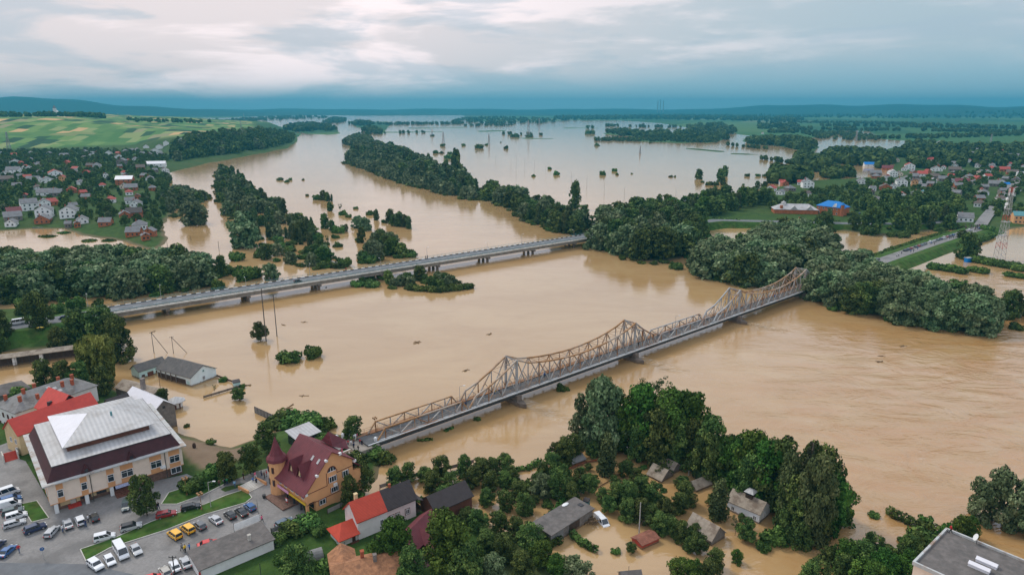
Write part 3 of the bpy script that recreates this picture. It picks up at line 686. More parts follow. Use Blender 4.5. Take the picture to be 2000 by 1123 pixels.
def T(kind, px, py, pt, wx=1.0, label=None, group=None, lod=None):
    p = PG(px, py); h = max(1.0, htop(p, pt)); wx *= {'broad': .84, 'bright': .88, 'orchard': .88, 'bush': .85, 'brown': .9}.get(kind, 1.0); return tree_at(kind, p, h/.95, wx, label, group, lod, prio=3.0)
HOUSES = []
def belt(poly, spacing, kinds, hr, label, group, seed, n_max=400, lod=None, wx=(.9, 1.2), zoff=0.0, keep=None, tries=9000, clear=False, fringe=False, where='', gap=0.0):
    """individual trees scattered over a patch of ground given by its outline"""
    g = random.Random(seed); pw = px_poly(poly, zoff) if not isinstance(poly, np.ndarray) else poly
    x0, y0 = pw.min(0); x1, y1 = pw.max(0); pts = []; j = 0; yy = y0
    while yy < y1:
        xx = x0 + (spacing*.5 if j % 2 else 0)
        while xx < x1:
            if g.random() > .08: pts.append((xx + g.uniform(-.42, .42)*spacing, yy + g.uniform(-.42, .42)*spacing))
            xx += spacing
        yy += spacing*.87; j += 1
    pa = np.array(pts); ok = sdf(pa[:, 0], pa[:, 1], pw) > 0; out = []
    zz = np.maximum(0, gh(pa[:, 0], pa[:, 1]))
    for (x, y), k, z in zip(pts, ok, zz):
        if gap and wob(x, y, 8, seed) + .5*math.sin(x*.31+y*.23) < gap: continue
        if not k or (keep and not keep(x, y, z)): continue
        if clear and any(abs(x-hx) < 7 and -9 < y-hy < 11 for hx, hy in HOUSES): continue
        if clear and any(abs(x-hx) < 5.5 and -26 < y-hy <= -9 for hx, hy in HOUSES) and g.random() < .85: continue
        kd = g.choices([a for a, _ in kinds], [b for _, b in kinds])[0]
        lb = label[kd] if isinstance(label, dict) else label
        out.append(tree_at(kd, Vector((x, y, z)), g.uniform(*hr)*(0.55 if kd == 'bush' else 1), g.uniform(*wx), lb, group if not isinstance(group, dict) else group[kd], lod))
    if fringe:
        n = len(pw)
        for i in range(n):
            a_, b_ = pw[i], pw[(i+1) % n]; L_ = math.hypot(*(b_-a_)); k_ = 0.0
            while k_ < L_:
                if g.random() < .62:
                    q = a_ + (b_-a_)*k_/L_; x, y = q[0]+g.gauss(0, 2.2), q[1]+g.gauss(0, 2.2); tree_at('bush', Vector((x, y, max(0, ghp(x, y)))), g.uniform(1.4, 4.2), g.uniform(.9, 1.6), 'flooded shore bush ' + where, 'shore bushes ' + where)
                k_ += g.uniform(4, 10)
    return out
# village houses: foot x, foot y, width, wall, roof, ridge, floors, which one
LV = [(20,444,22,'white','grey','gy',1,'nearest the water at the far left'),(82,438,30,'brick','grey','gy',1,'beside the moored blue boat'),(85,426,32,'white','grey','gy',2,'right behind the wide orange brick gable'),(133,427,33,'white','grey','gy',2,'standing tall alone in the village centre'),(60,412,32,'white','grey','gx',2,'with the biggest roof of the lower village'),(89,411,24,'white','grey','gy',2,'joined to the one with the biggest roof'),(30,422,28,'grey','maroon','gx',1,'with a long dark red roof at the left'),(27,432,34,'grey','grey','gx',1,'long and low behind the white one at the water'),(162,438,24,'white','grey','gy',1,'with steep gable near the shore centre'),(152,445,14,'brick','grey','gy',1,'tiny, at the foot of the steep gable'),(133,446,14,'grey','grey','gx',1,'small shed like, by the shore centre'),(204,443,26,'brick','grey','gx',1,'low and long by the shore'),(245,427,22,'brick','grey','gy',1,'with round attic window left of the long dark roof'),(262,424,32,'brick','dark','gx',1,'with a long dark roof behind the shore'),(273,449,30,'white','grey','hip',1,'at the right shore above the brick ones'),(259,463,30,'brick','grey','gx',1,'front one of the brick cluster at the right shore'),(290,462,24,'brick','grey','gy',1,'middle one of the brick cluster at the right shore'),(286,470,18,'brick','grey','gy',1,'lowest of the brick cluster at the right shore'),(263,405,22,'white','grey','gy',1,'by the small flooded garden pond'),(254,399,20,'white','grey','gx',1,'just behind the pond side one'),(269,390,14,'brick','brown','gy',1,'narrow, above the flooded pond'),(253,382,16,'white','red','hip',1,'with little red roof above the pond'),(256,373,26,'brick','grey','gx',1,'below the banded villa'),(242,362,34,'brick','white','gx',2,'banded white villa with flat pale top'),(208,352,11,'white','grey','gy',2,'narrow upright, left of the banded villa'),(121,357,12,'orange','red','gy',2,'bright orange with red roof'),(110,348,26,'white','red','gy',2,'behind the bright orange one'),(95,358,28,'white','grey','gy',1,'left neighbour of the bright orange one'),(62,357,26,'white','grey','gx',1,'low with pale extension, mid left'),(54,352,16,'brick','red','gx',1,'small, touching the low pale one'),(25,342,26,'white','grey','gx',2,'broad, at the upper left'),(8,345,16,'white','grey','gy',1,'narrow, left of the broad upper one'),(12,356,30,'grey','brown','gx',1,'with long brown roof at the left edge'),(33,369,18,'grey','grey','gx',1,'small grey one above the village lane'),(88,383,34,'white','grey','gx',1,'wide, in the middle of the trees'),(108,384,24,'grey','grey','gx',1,'long grey barn beside the wide one in the trees'),(49,388,9,'grey','red','gy',1,'tiny with a red roof behind the biggest roof'),
 (29,321,20,'white','grey','gy',1,'upper left, left one of a pair'),(56,334,16,'white','grey','gy',1,'upper left, right one of a pair'),(124,308,17,'grey','grey','gx',1,'below the field edge left of centre'),(211,303,14,'white','grey','gy',1,'below the field edge under the lone round tree'),(234,310,17,'white','brown','gy',1,'right under the field edge, with brown roof'),(236,323,18,'grey','grey','gy',2,'tall grey one in the upper village'),(190,328,18,'white','grey','hip',1,'in the upper village clearing'),(174,328,14,'brick','brown','gx',1,'low brown one in the upper village clearing'),(275,332,18,'brick','brown','gx',1,'above the river bend'),(303,301,17,'white','grey','gy',2,'stepping up the hill, lowest'),(311,292,14,'white','brown','gy',2,'stepping up the hill, second'),(325,285,12,'white','grey','gy',2,'stepping up the hill, third'),(343,290,15,'white','grey','hip',2,'stepping up the hill, by the bluff wood'),(354,280,12,'white','grey','gy',2,'stepping up the hill, near the top'),(366,280,14,'white','grey','gy',2,'stepping up the hill, topmost'),(389,276,16,'white','red','hip',1,'red roofed at the top of the bluff'),(270,296,12,'white','grey','gy',1,'small, along the field edge'),(285,290,12,'white','grey','gy',1,'small, along the field edge near the hill road'),(256,297,10,'grey','grey','gx',1,'tiny grey one along the field edge'),(311,305,14,'white','grey','gy',1,'under the hill steps'),(302,325,42,'white','white','gx',1,'very long low white greenhouse above the river bend')]
RV = [(1798,314,18,'white','red','gx',1,'left of three red roofed ones by the far water'),(1818,316,14,'white','red','gx',1,'middle of three red roofed ones by the far water'),(1839,317,18,'white','red','gx',1,'right of three red roofed ones by the far water'),(1801,326,16,'white','grey','gy',1,'left grey one below the red trio'),(1808,329,14,'grey','grey','gy',1,'right grey one below the red trio'),(1821,323,14,'white','red','gy',1,'small red one below the red trio'),(1733,333,22,'brick','maroon','gx',1,'dark red, left of the mid village'),(1777,332,20,'white','red','gy',2,'red gabled in the mid village'),(1766,334,12,'white','maroon','gy',1,'small dark roofed beside the red gabled one'),(1706,326,36,'white','blue','gx',1,'very long blue roofed barn by the lagoon'),(1711,343,24,'grey','grey','gx',1,'wide grey one below the blue roofed barn'),(1745,347,18,'white','pale','gy',2,'white flat fronted in the mid village'),(1733,349,9,'brick','red','gy',1,'tiny red roofed beside the flat fronted one'),(1801,345,20,'white','red','gx',1,'bright red roofed in the dense centre'),(1786,350,20,'grey','grey','gx',1,'grey roofed left of the dense centre'),(1830,335,22,'white','grey','gy',1,'upper one of the dense centre'),(1842,331,10,'white','red','gy',1,'tiny red one in the dense centre'),(1864,336,24,'grey','brown','gx',1,'brown roofed right of the dense centre'),(1857,324,20,'white','grey','gx',1,'grey roofed at the upper right of the centre'),(1864,321,7,'grey','red','gy',1,'minute red roof at the upper right'),(1770,354,16,'white','grey','gy',1,'grey gable in the lower centre'),(1762,365,22,'white','grey','gy',2,'round gabled white one in the lower centre'),(1786,365,14,'orange','dark','gy',2,'vivid orange fronted with dark roof'),(1745,369,14,'white','grey','gy',1,'pale one left of the round gable'),(1730,372,24,'brick','brown','gy',1,'orange brown gabled in the lower left'),(1685,360,22,'white','grey','gy',1,'grey roofed at the lagoon shore'),(1823,358,15,'white','pale','hip',1,'pale with white wall, lower right of centre'),(1842,355,18,'grey','grey','gx',1,'grey roofed, lower right of centre'),(1826,350,18,'grey','brown','gx',1,'brown roofed, lower right of centre'),(1879,361,28,'white','maroon','gx',1,'long dark red roofed one with white arch'),(1860,359,12,'white','grey','gx',1,'small white one left of the long dark red roof'),(1942,365,22,'grey','grey','gx',1,'grey one near the mast top'),(1956,362,20,'white','brown','gy',1,'white gable near the mast top'),(1967,366,11,'white','blue','gx',1,'small blue roofed one by the mast top'),(1984,358,20,'grey','grey','gy',1,'grey gable at the street'),(1963,336,20,'brick','red','gx',1,'red roofed at the upper right'),(1977,342,22,'brick','brown','gx',1,'brown red one right of the red roofed one'),(1997,335,14,'white','maroon','gy',2,'dark roofed at the upper right edge'),(1994,345,14,'white','pale','gx',1,'white one at the right street side'),(1799,393,24,'cream','teal','gy',2,'cream gabled with green roof in the near trees'),(1866,397,20,'white','pale','gx',1,'pale tin roofed in the near trees'),(1875,405,10,'white','grey','gy',1,'tiny one with round attic window'),(1912,405,22,'white','brown','hip',1,'brown roofed near the flooded street'),(1886,434,30,'white','grey','gx',1,'grey roofed at the causeway end'),(1992,438,26,'orange','teal','gx',2,'large yellow orange one at the right edge'),(1704,381,9,'grey','brown','gy',1,'small brown one in the near trees'),(1917,376,8,'cream','red','gy',1,'small pinkish one in the near trees'),(1859,374,8,'cream','brown','gy',1,'small beige one in the near trees'),(1799,277,8,'white','pale','gy',1,'first of four white ones beyond the lagoon'),(1819,280,10,'white','grey','gy',1,'second of four white ones beyond the lagoon'),(1837,281,10,'white','grey','gy',1,'third of four white ones beyond the lagoon'),(1858,286,12,'white','grey','gy',1,'fourth of four white ones beyond the lagoon'),(1579,368,24,'white','grey','gy',2,'white one near the lagoon wood'),(1529,361,14,'white','red','gx',1,'half hidden with a red roof, left one'),(1563,362,14,'white','red','gx',1,'half hidden with a red roof, right one'),(1345,268,5,'beige','grey','gy',1,'yellowish speck on the far island'),(1356,270,6,'beige','grey','gy',1,'second yellowish speck on the far island'),(1382,270,6,'beige','brown','gy',1,'third yellowish speck on the far island'),(968,238,5,'white','grey','gy',2,'white speck in the far waterside hamlet'),(958,231,4,'white','grey','gy',2,'upper white speck in the far waterside hamlet'),(1464,278,14,'white','blue','gx',1,'low blue roofed hall far across the fields'),(1540,268,8,'white','grey','gx',1,'white one far across the fields'),(1490,262,5,'white','red','gy',1,'red roofed speck far across the fields')]
for q_ in LV + RV:
    p_ = PG(q_[0], q_[1]); HOUSES.append((p_.x, p_.y))
for x_ in range(1505, 1660, 9):
    p_ = P(x_, 413, 2); HOUSES.append((p_.x, p_.y)); HOUSES.append((p_.x, p_.y-12)); HOUSES.append((p_.x, p_.y-26)); HOUSES.append((p_.x, p_.y-40))
FILL = []
g_ = random.Random(77)
for (x0_, x1_, y0_, y1_, n_) in ((0, 330, 298, 350, 34), (40, 300, 350, 410, 14), (1700, 2000, 316, 372, 42), (1660, 1990, 372, 400, 12), (1500, 1600, 350, 385, 6)):
    for _ in range(n_):
        for _ in range(20):
            q_ = (g_.uniform(x0_, x1_), g_.uniform(y0_, y1_)); p_ = PG(*q_)
            if p_.z > .3 and all(abs(p_.x-a_) > 14 or abs(p_.y-b_) > 20 for a_, b_ in HOUSES): HOUSES.append((p_.x, p_.y)); FILL.append((q_, p_)); break
# ---------------------------------------------------------------- belts of trees
def LB(where): return {'willow': 'grey willow ' + where, 'broad': 'dark round tree ' + where, 'bright': 'fresh green tree ' + where, 'poplar': 'narrow dark poplar ' + where, 'bush': 'low green bush ' + where, 'orchard': 'small fruit tree ' + where, 'brown': 'brownish birch ' + where}
def GB(where): return {k: {'willow': 'willows ', 'broad': 'dark trees ', 'bright': 'fresh green trees ', 'poplar': 'poplars ', 'bush': 'bushes ', 'orchard': 'fruit trees ', 'brown': 'birches '}[k] + where for k in LEAF if k in ('willow', 'broad', 'bright', 'poplar', 'bush', 'orchard', 'brown')}
def B(where, poly, sp, kinds, hr, seed, **kw): return belt(poly, sp, kinds, hr, LB(where), GB(where), seed, fringe=seed < 16 and seed not in (12,), where=where, **kw)
B('in the dense wood above the left end of the road bridge', [(-90,612),(60,590),(160,582),(260,580),(340,574),(400,558),(412,546),(400,534),(300,526),(150,524),(0,530),(-90,532)], 8.6, [('willow', 9), ('broad', 2), ('poplar', .5)], (11, 14.5), 1, wx=(1.05, 1.35))
B('in the long strip between the left channel and the river', [(428,338),(442,334),(468,352),(500,376),(528,392),(560,420),(600,446),(632,478),(640,500),(612,506),(570,484),(540,468),(505,470),(480,455),(455,430),(432,405),(425,370)], 10.5, [('poplar', 5), ('willow', 4), ('broad', 3)], (7, 13.5), 2, gap=-.28, wx=(.8, 1.15))
B('on the shore of the channel beside the left village', [(320,400),(335,378),(355,372),(400,380),(406,388),(395,392),(380,400),(392,425),(362,420),(335,425)], 10.5, [('willow', 8), ('broad', 2)], (7, 12), 3, gap=-.3)
B('in the thicket just above the middle of the road bridge', [(508,500),(520,480),(560,486),(600,495),(640,500),(655,512),(640,524),(600,528),(560,512),(520,512)], 8.2, [('broad', 4), ('bright', 3), ('willow', 3), ('bush', 3)], (5, 10), 4, gap=-.35)
B('in the flooded clump beyond the road bridge', [(715,502),(728,480),(745,470),(790,490),(805,502),(770,505),(730,510)], 7.4, [('broad', 4), ('willow', 5), ('bright', 2)], (6, 11.5), 5, gap=-.3)
B('on the wooded shoal below the road bridge', [(705,556),(730,545),(780,541),(830,545),(880,555),(905,560),(870,566),(800,562),(750,562),(718,562)], 4.9, [('broad', 3), ('willow', 5), ('bush', 4), ('bright', 1)], (3.5, 8.5), 6, gap=-.3)
B('on the long wooded tongue in mid river', [(674,318),(720,330),(760,346),(800,358),(860,374),(900,384),(940,390),(930,368),(880,345),(840,326),(790,306),(740,288),(700,290)], 15, [('willow', 4), ('poplar', 5), ('broad', 2)], (12, 20), 7)
B('along the front edge of the wooded tongue', [(676,320),(720,334),(760,350),(800,362),(860,379),(900,388),(935,392),(930,386),(860,371),(800,355),(720,326)], 10, [('willow', 10)], (10, 13), 8)
B('at the narrow near end of the wooded tongue', [(940,390),(985,402),(1012,424),(1060,445),(1110,458),(1148,457),(1140,444),(1100,436),(1060,422),(1010,396),(960,378)], 9.5, [('poplar', 4), ('broad', 5), ('willow', 3)], (12, 17), 9)
B('at the far tip of the wooded tongue', [(674,282),(690,270),(722,272),(728,284),(700,290)], 16, [('willow', 6), ('broad', 2)], (13, 16), 10)
B('in the wood at the right end of the road bridge', [(1162,484),(1212,500),(1268,516),(1312,510),(1342,506),(1368,480),(1380,452),(1330,440),(1240,438),(1175,448)], 9.3, [('poplar', 4), ('broad', 8), ('willow', 2)], (10, 20), 11)
B('behind the wood at the right end of the road bridge', [(1200,440),(1330,436),(1400,428),(1500,405),(1520,392),(1420,394),(1330,405),(1240,415)], 13, [('poplar', 3), ('broad', 8), ('bright', 3)], (11, 16), 12)
B('on the left of the far end of the truss bridge', [(1352,533),(1395,545),(1450,560),(1500,562),(1540,548),(1555,520),(1620,500),(1600,482),(1540,472),(1480,478),(1470,500),(1400,512),(1352,515)], 7.6, [('willow', 10), ('broad', 1)], (12, 17), 13, wx=(1.0, 1.35))
B('on the flooded bank right of the truss bridge', [(1578,582),(1602,598),(1660,610),(1705,616),(1760,630),(1830,642),(1880,648),(1935,650),(1945,640),(1880,615),(1800,592),(1740,565),(1690,548),(1640,530),(1610,525),(1590,545)], 6.7, [('willow', 9), ('broad', 1), ('poplar', .4)], (10.5, 16), 14, wx=(1.0, 1.35))
B('behind the brown inlet on the right', [(1600,462),(1620,444),(1720,446),(1760,466),(1830,450),(1860,448),(1880,425),(1860,405),(1700,400),(1660,425),(1600,430)], 12, [('broad', 9), ('poplar', 1)], (9, 14), 15, clear=True)
B('on the steep bluff over the left bend of the river', [(338,322),(400,312),(480,301),(540,290),(572,278),(574,270),(540,278),(480,289),(400,300),(340,308)], 14, [('broad', 9), ('willow', 1)], (12, 18), 16)
B('along the upper edge of the bluff', [(340,308),(400,300),(480,289),(540,278),(572,270),(560,266),(480,281),(400,292),(350,300)], 26, [('broad', 9), ('willow', 1)], (9, 14), 17)
B('among the houses of the left village', [(-60,440),(120,436),(250,452),(310,462),(330,400),(335,350),(310,332),(340,312),(200,304),(0,308),(-100,312)], 9.0, [('broad', 8), ('bright', 2), ('orchard', 3), ('willow', 1)], (3.5, 7), 18, gap=-.5, clear=True)
B('among the houses of the right village', [(1500,400),(1560,385),(1640,372),(1720,360),(1800,352),(1990,330),(2120,340),(2120,440),(1950,432),(1900,415),(1800,415),(1700,415),(1600,425),(1510,420)], 11, [('broad', 9), ('bright', 1), ('orchard', 2)], (4.5, 8), 19, gap=-.55, clear=True)
B('in the drowned gardens of the lower centre', [(770,985),(900,935),(1060,915),(1200,890),(1330,925),(1420,1000),(1560,1070),(1540,1123),(1420,1123),(1380,1060),(1290,1075),(1200,1090),(1190,1030),(1120,985),(1040,1020),(1050,1080),(1100,1123),(900,1123),(860,1040),(930,1010)], 4.2, [('orchard', 6), ('bush', 5), ('bright', 1)], (1.6, 3.6), 33, gap=.28)
B('on the wet plots left of the flat roofed block', [(1600,1100),(1700,1060),(1790,1040),(1770,1123),(1600,1123)], 4.0, [('orchard', 5), ('bush', 5)], (1.8, 4), 34, gap=-.1)
# ---------------------------------------------------------------- masses of far trees
def far_wood(name, label, group, polys, seed, mat_='broad_leaf'):
    g = np.random.default_rng(seed); lob = []
    for poly, dens, h0, h1 in polys:
        pw = px_poly(poly); x0, y0 = pw.min(0); x1, y1 = pw.max(0); n = int(dens)
        xs = g.uniform(x0, x1, n*6); ys = g.uniform(y0, y1, n*6); ok = sdf(xs, ys, pw) > 0; xs = xs[ok][:n]; ys = ys[ok][:n]
        zz = np.maximum(0, gh(xs, ys)); hh = g.uniform(h0, h1, len(xs))
        for x, y, z, h in zip(xs, ys, zz, hh):
            wd = h*g.uniform(.32, .5)
            lob.append((x, y, z + h*.55, wd, wd, h*.48)); lob.append((x + wd*.5, y, z + h*.35, wd*.8, wd*.8, h*.36))
    V = []; Tn = []
    for (cx, cy, cz, rx, ry, rz) in lob:
        n = 46 if cy < 2600 else 26; q = rx*(.42 if cy < 2600 else .6)
        d = g.normal(size=(n, 3)); d /= np.linalg.norm(d, axis=1)[:, None]; c = np.array([cx, cy, cz]) + d*np.array([rx, ry, rz])*g.uniform(.75, 1.05, n)[:, None]
        nr = d + g.normal(size=(n, 3))*.4; nr /= np.linalg.norm(nr, axis=1)[:, None]; a = np.cross(nr, [0.1, 0, 1.]); a /= np.linalg.norm(a, axis=1)[:, None]; b = np.cross(nr, a)
        V.append(np.stack([c-a*q-b*q, c+a*q-b*q, c+a*q+b*q, c-a*q+b*q], 1).reshape(-1, 3)*1.0); Tn.append(np.clip(g.uniform(.1, .7) + g.normal(size=n)*.12, 0, 1))
    V = np.concatenate(V); Tn = np.concatenate(Tn); nf = len(V)//4
    return tag(quads_object(name, V, Tn, M[mat_]), label, 'woodland', None, 'stuff')
far_wood('far_woods', 'hazy blue green woods and hedges on the far plain', None, [
    ([(872,241),(905,232),(960,230),(1050,233),(1090,238),(1060,242),(960,243)], 260, 12, 18),
    ([(1080,236),(1085,230),(1200,229),(1400,229),(1570,234),(1560,240),(1400,236),(1240,234)], 700, 16, 24),
    ([(1175,263),(1200,257),(1260,261),(1330,262),(1400,264),(1425,272),(1380,280),(1330,276),(1250,269)], 260, 11, 17),
    ([(1161,272),(1260,272),(1330,274),(1410,277),(1395,280),(1260,277),(1161,276)], 240, 5, 8),
    ([(1340,250),(1400,244),(1440,256),(1430,264),(1390,262),(1345,258)], 110, 13, 18),
    ([(1450,276),(1540,272),(1592,286),(1594,302),(1560,296),(1520,286),(1462,282)], 150, 11, 16),
    ([(556,258),(560,248),(605,243),(640,248),(655,254),(640,258),(600,258)], 220, 12, 18),
    ([(630,240),(650,230),(678,233),(672,240),(650,243)], 130, 12, 16),
    ([(680,243),(700,238),(725,240),(728,244),(700,247)], 90, 12, 16),
    ([(705,256),(720,250),(748,258),(742,262)], 50, 12, 15),
    ([(715,242.5),(905,241),(905,243),(715,245)], 110, 9, 14),
    ([(1600,313),(1620,300),(1720,304),(1745,320),(1720,330),(1640,322)], 170, 10, 15),
    ([(1550,314),(1562,306),(1620,322),(1600,340),(1560,326)], 70, 11, 15),
    ([(1605,348),(1618,336),(1665,336),(1668,346),(1630,352)], 60, 8, 12),
    ([(1505,360),(1508,342),(1560,344),(1575,352),(1560,362)], 90, 12, 16),
    ([(1745,300),(1790,282),(1850,290),(2000,290),(2200,300),(2200,350),(1990,330),(1800,335),(1760,318)], 560, 9, 14),
    ([(1700,272),(1800,268),(2000,262),(2000,266),(1800,274)], 120, 8, 12),
    ([(1560,262),(1640,262),(1730,270),(1720,276),(1600,272)], 120, 7, 11),
    ([(1440,240),(1700,240),(2000,252),(2000,254),(1700,243)], 220, 9, 14),
    ([(1480,246),(1560,246),(1560,250),(1480,251)], 90, 12, 16),
    ([(1800,255),(2100,262),(2100,265),(1800,258)], 120, 9, 13),
    ([(700,262),(830,259),(830,260.5),(700,263.5)], 26, 6, 11), ([(1180,246),(1330,249),(1330,250.5),(1180,247.5)], 30, 8, 13), ([(980,262),(1060,264),(1060,265),(980,263)], 14, 6, 10), ([(900,246),(1010,245),(1010,246),(900,247)], 26, 8, 12), ([(1420,284),(1500,292),(1500,293),(1420,285.5)], 16, 5, 9),
    ([(1480,310),(1560,322),(1560,324),(1480,311.5)], 14, 5, 9), ([(1480,252),(1760,256),(1760,258),(1480,254)], 90, 9, 14), ([(1600,246),(1990,252),(1990,254),(1600,248)], 110, 10, 16), ([(1250,226),(2000,228),(2000,233),(1250,230)], 420, 14, 22), ([(1500,258),(1680,262),(1680,265),(1500,261)], 70, 8, 13),
    ([(420,236),(560,228),(640,228),(640,231),(560,234),(480,240)], 200, 12, 18),
], 5)
far_wood('hilltop_trees', 'dark trees round the church and houses on the far hilltop', None, [([(-60,262),(60,261),(130,260),(210,263),(205,268),(0,270)], 150, 11, 16), ([(250,262),(330,262),(420,262),(420,265),(260,268)], 60, 7, 11)], 6)
# ---------------------------------------------------------------- building materials
mat('asbestos', (.25, .245, .235), .95, .12, 1.2, stain=(.12, .105, .09), stain_amt=.7, stain_scale=.35, wave=(2.2, 'X', .25))
mat('old_asbestos', (.125, .118, .112), .95, .15, 1.2, stain=(.20, .18, .16), stain_amt=.5, stain_scale=.5, wave=(2.2, 'X', .3))
mat('asbestos_brown', (.36, .30, .235), .95, .15, 1.2, stain=(.17, .12, .085), stain_amt=.8, stain_scale=.5, wave=(2.2, 'X', .3))
mat('tar_roof', (.145, .13, .12), .95, .18, .9, stain=(.09, .085, .08), stain_amt=.7, stain_scale=.3)
mat('dark_roof', (.060, .048, .047), .7, .12, 1, wave=(1.6, 'Y', .35))
mat('maroon_roof', (.165, .034, .042), .55, .10, 1, wave=(1.6, 'Y', .35), stain=(.07, .018, .024), stain_amt=.4, stain_scale=.3)
mat('maroon_flat', (.060, .017, .020), .6, .15, 1.2, stain=(.035, .012, .014), stain_amt=.5)
mat('red_roof', (.56, .065, .045), .5, .08, 1, wave=(1.3, 'X', .25))
mat('red_tile', (.56, .070, .035), .5, .08, 1, wave=(1.6, 'Y', .35))
mat('terracotta', (.42, .20, .10), .85, .25, 1.5, wave=(1.6, 'Y', .4), stain=(.20, .10, .06), stain_amt=.7, stain_scale=.9)
mat('zinc', (.47, .465, .46), .5, .06, .6, stain=(.33, .31, .29), stain_amt=.7, stain_scale=.25, wave=(.35, 'X', .22))
mat('zinc_white', (.70, .69, .72), .4, .04, .6, stain=(.6, .58, .58), stain_amt=.3, stain_scale=.3)
mat('zinc_ledge', (.46, .47, .46), .6, .1, .7, stain=(.26, .16, .10), stain_amt=.9, stain_scale=.35)
mat('cream_wall', (.78, .64, .52), .9, .05, .5, stain=(.60, .48, .38), stain_amt=.4)
mat('peach_panel', (.62, .31, .14), .9, .06, .6)
mat('yellow_wall', (.66, .50, .28), .9, .07, .6, stain=(.5, .38, .22), stain_amt=.4)
mat('orange_wall', (.70, .37, .17), .9, .05, .4, stain=(.52, .24, .10), stain_amt=.35, stain_scale=.25)
mat('white_wall', (.72, .71, .69), .9, .05, .5, stain=(.52, .49, .45), stain_amt=.45, stain_scale=.35, silt=True)
mat('pink_wall', (.72, .60, .57), .9, .05, .5)
mat('turquoise_wall', (.52, .72, .70), .9, .06, .6, stain=(.40, .52, .50), stain_amt=.4, silt=True)
mat('turquoise_pale', (.72, .80, .80), .9, .05, .6, silt=True)
mat('cottage_white', (.82, .85, .88), .85, .03, .8, silt=True)
mat('rust_roof', (.25, .10, .065), .9, .2, 1.5, stain=(.15, .065, .045), stain_amt=.6)
mat('stone_base', (.17, .10, .075), .9, .3, 2.0)
mat('brick_grey', (.22, .19, .17), .95, .2, 2.0, stain=(.13, .11, .10), stain_amt=.5, silt=True)
mat('brick_red', (.34, .09, .045), .9, .2, 2.5, silt=True)
mat('brown_trim', (.14, .055, .035), .8, .15)
mat('grey_wood', (.24, .21, .185), .95, .2, 2.0, stain=(.12, .10, .085), stain_amt=.6, wave=(1.2, 'X', .4), silt=True)
mat('dark_wood', (.07, .045, .032), .9, .2, 2.0, silt=True)
mat('red_paint', (.42, .045, .03), .6, .1, silt=True)
mat('blue_roof', (.0, .17, .50), .5, .06, 1)
mat('sign_yellow', (.72, .46, .03), .6, .1)
mat('sign_blue', (.42, .47, .66), .6, .35, 6)
mat('sign_pink', (.72, .35, .50), .6, .3, 5)
mat('hedge_leaf', (.02, .06, .012), .9, .4, 1.5)
def window(root, box, face, s, z, ww, wh, fm='white_paint', name='window', mull=1, trans=False):
    """box = wall footprint (x0,x1,y0,y1); s = centre along the face, z = sill height"""
    x0, x1, y0, y1 = box
    def fb(mb, a, b, c, d, o0, o1):
        if face == 'f': mb.box(a, b, y0-o1, y0-o0, c, d)
        elif face == 'b': mb.box(a, b, y1+o0, y1+o1, c, d)
        elif face == 'r': mb.box(x1+o0, x1+o1, a, b, c, d)
        else: mb.box(x0-o1, x0-o0, a, b, c, d)
    fr = MB(); a, b = s-ww/2, s+ww/2; t = .11
    fb(fr, a, a+t, z, z+wh, .003, .09); fb(fr, b-t, b, z, z+wh, .003, .09); fb(fr, a+t, b-t, z, z+t, .003, .09); fb(fr, a+t, b-t, z+wh-t, z+wh, .003, .09)
    for k in range(mull): m = a + (b-a)*(k+1)/(mull+1); fb(fr, m-.04, m+.04, z+t, z+wh-t, .045, .08)
    if trans: fb(fr, a+t, b-t, z+wh*.68-.03, z+wh*.68+.03, .045, .075)
    f = fr.build(name, M[fm], root); p = MB(); fb(p, a+t, b-t, z+t, z+wh-t, .003, .04); p.build('pane', M['glass'], f)
    return f
def quad_sheet(name, pts, m, z=None, zoff=0.0, parent=None):
    mb = MB(); mb.add([(p.x, p.y, p.z + zoff) for p in pts], [tuple(range(len(pts)))]); return mb.build(name, m, parent)
def roof_mesh(kind, w, d, h, rh, t=.16, rx=None):
    mb = MB()
    if kind == 'gx':
        r = d/2 if rx is None else rx
        mb.ext([(0, h), (r, h+rh), (r, h+rh-t), (0, h-t)], 'x', 0, w); mb.ext([(r, h+rh), (d, h), (d, h-t), (r, h+rh-t)], 'x', 0, w)
    elif kind == 'gy':
        r = w/2 if rx is None else rx
        mb.ext([(0, h), (r, h+rh), (r, h+rh-t), (0, h-t)], 'y', 0, d); mb.ext([(r, h+rh), (w, h), (w, h-t), (r, h+rh-t)], 'y', 0, d)
    elif kind == 'hip':
        e = min(w, d)/2*.95
        if w >= d: R0, R1 = (e, d/2), (w-e, d/2)
        else: R0, R1 = (w/2, e), (w/2, d-e)
        mb.add([(0, 0, h-t), (w, 0, h-t), (w, d, h-t), (0, d, h-t), (0, 0, h), (w, 0, h), (w, d, h), (0, d, h), (*R0, h+rh), (*R1, h+rh)],
               [(0, 3, 2, 1), (0, 1, 5, 4), (1, 2, 6, 5), (2, 3, 7, 6), (3, 0, 4, 7)] + ([(4, 5, 9, 8), (5, 6, 9), (6, 7, 8, 9), (7, 4, 8)] if w >= d else [(4, 5, 8), (5, 6, 9, 8), (6, 7, 9), (7, 4, 8, 9)]))
    elif kind == 'shed': mb.ext([(0, h), (d, h+rh), (d, h+rh-t), (0, h-t)], 'x', 0, w)
    return mb
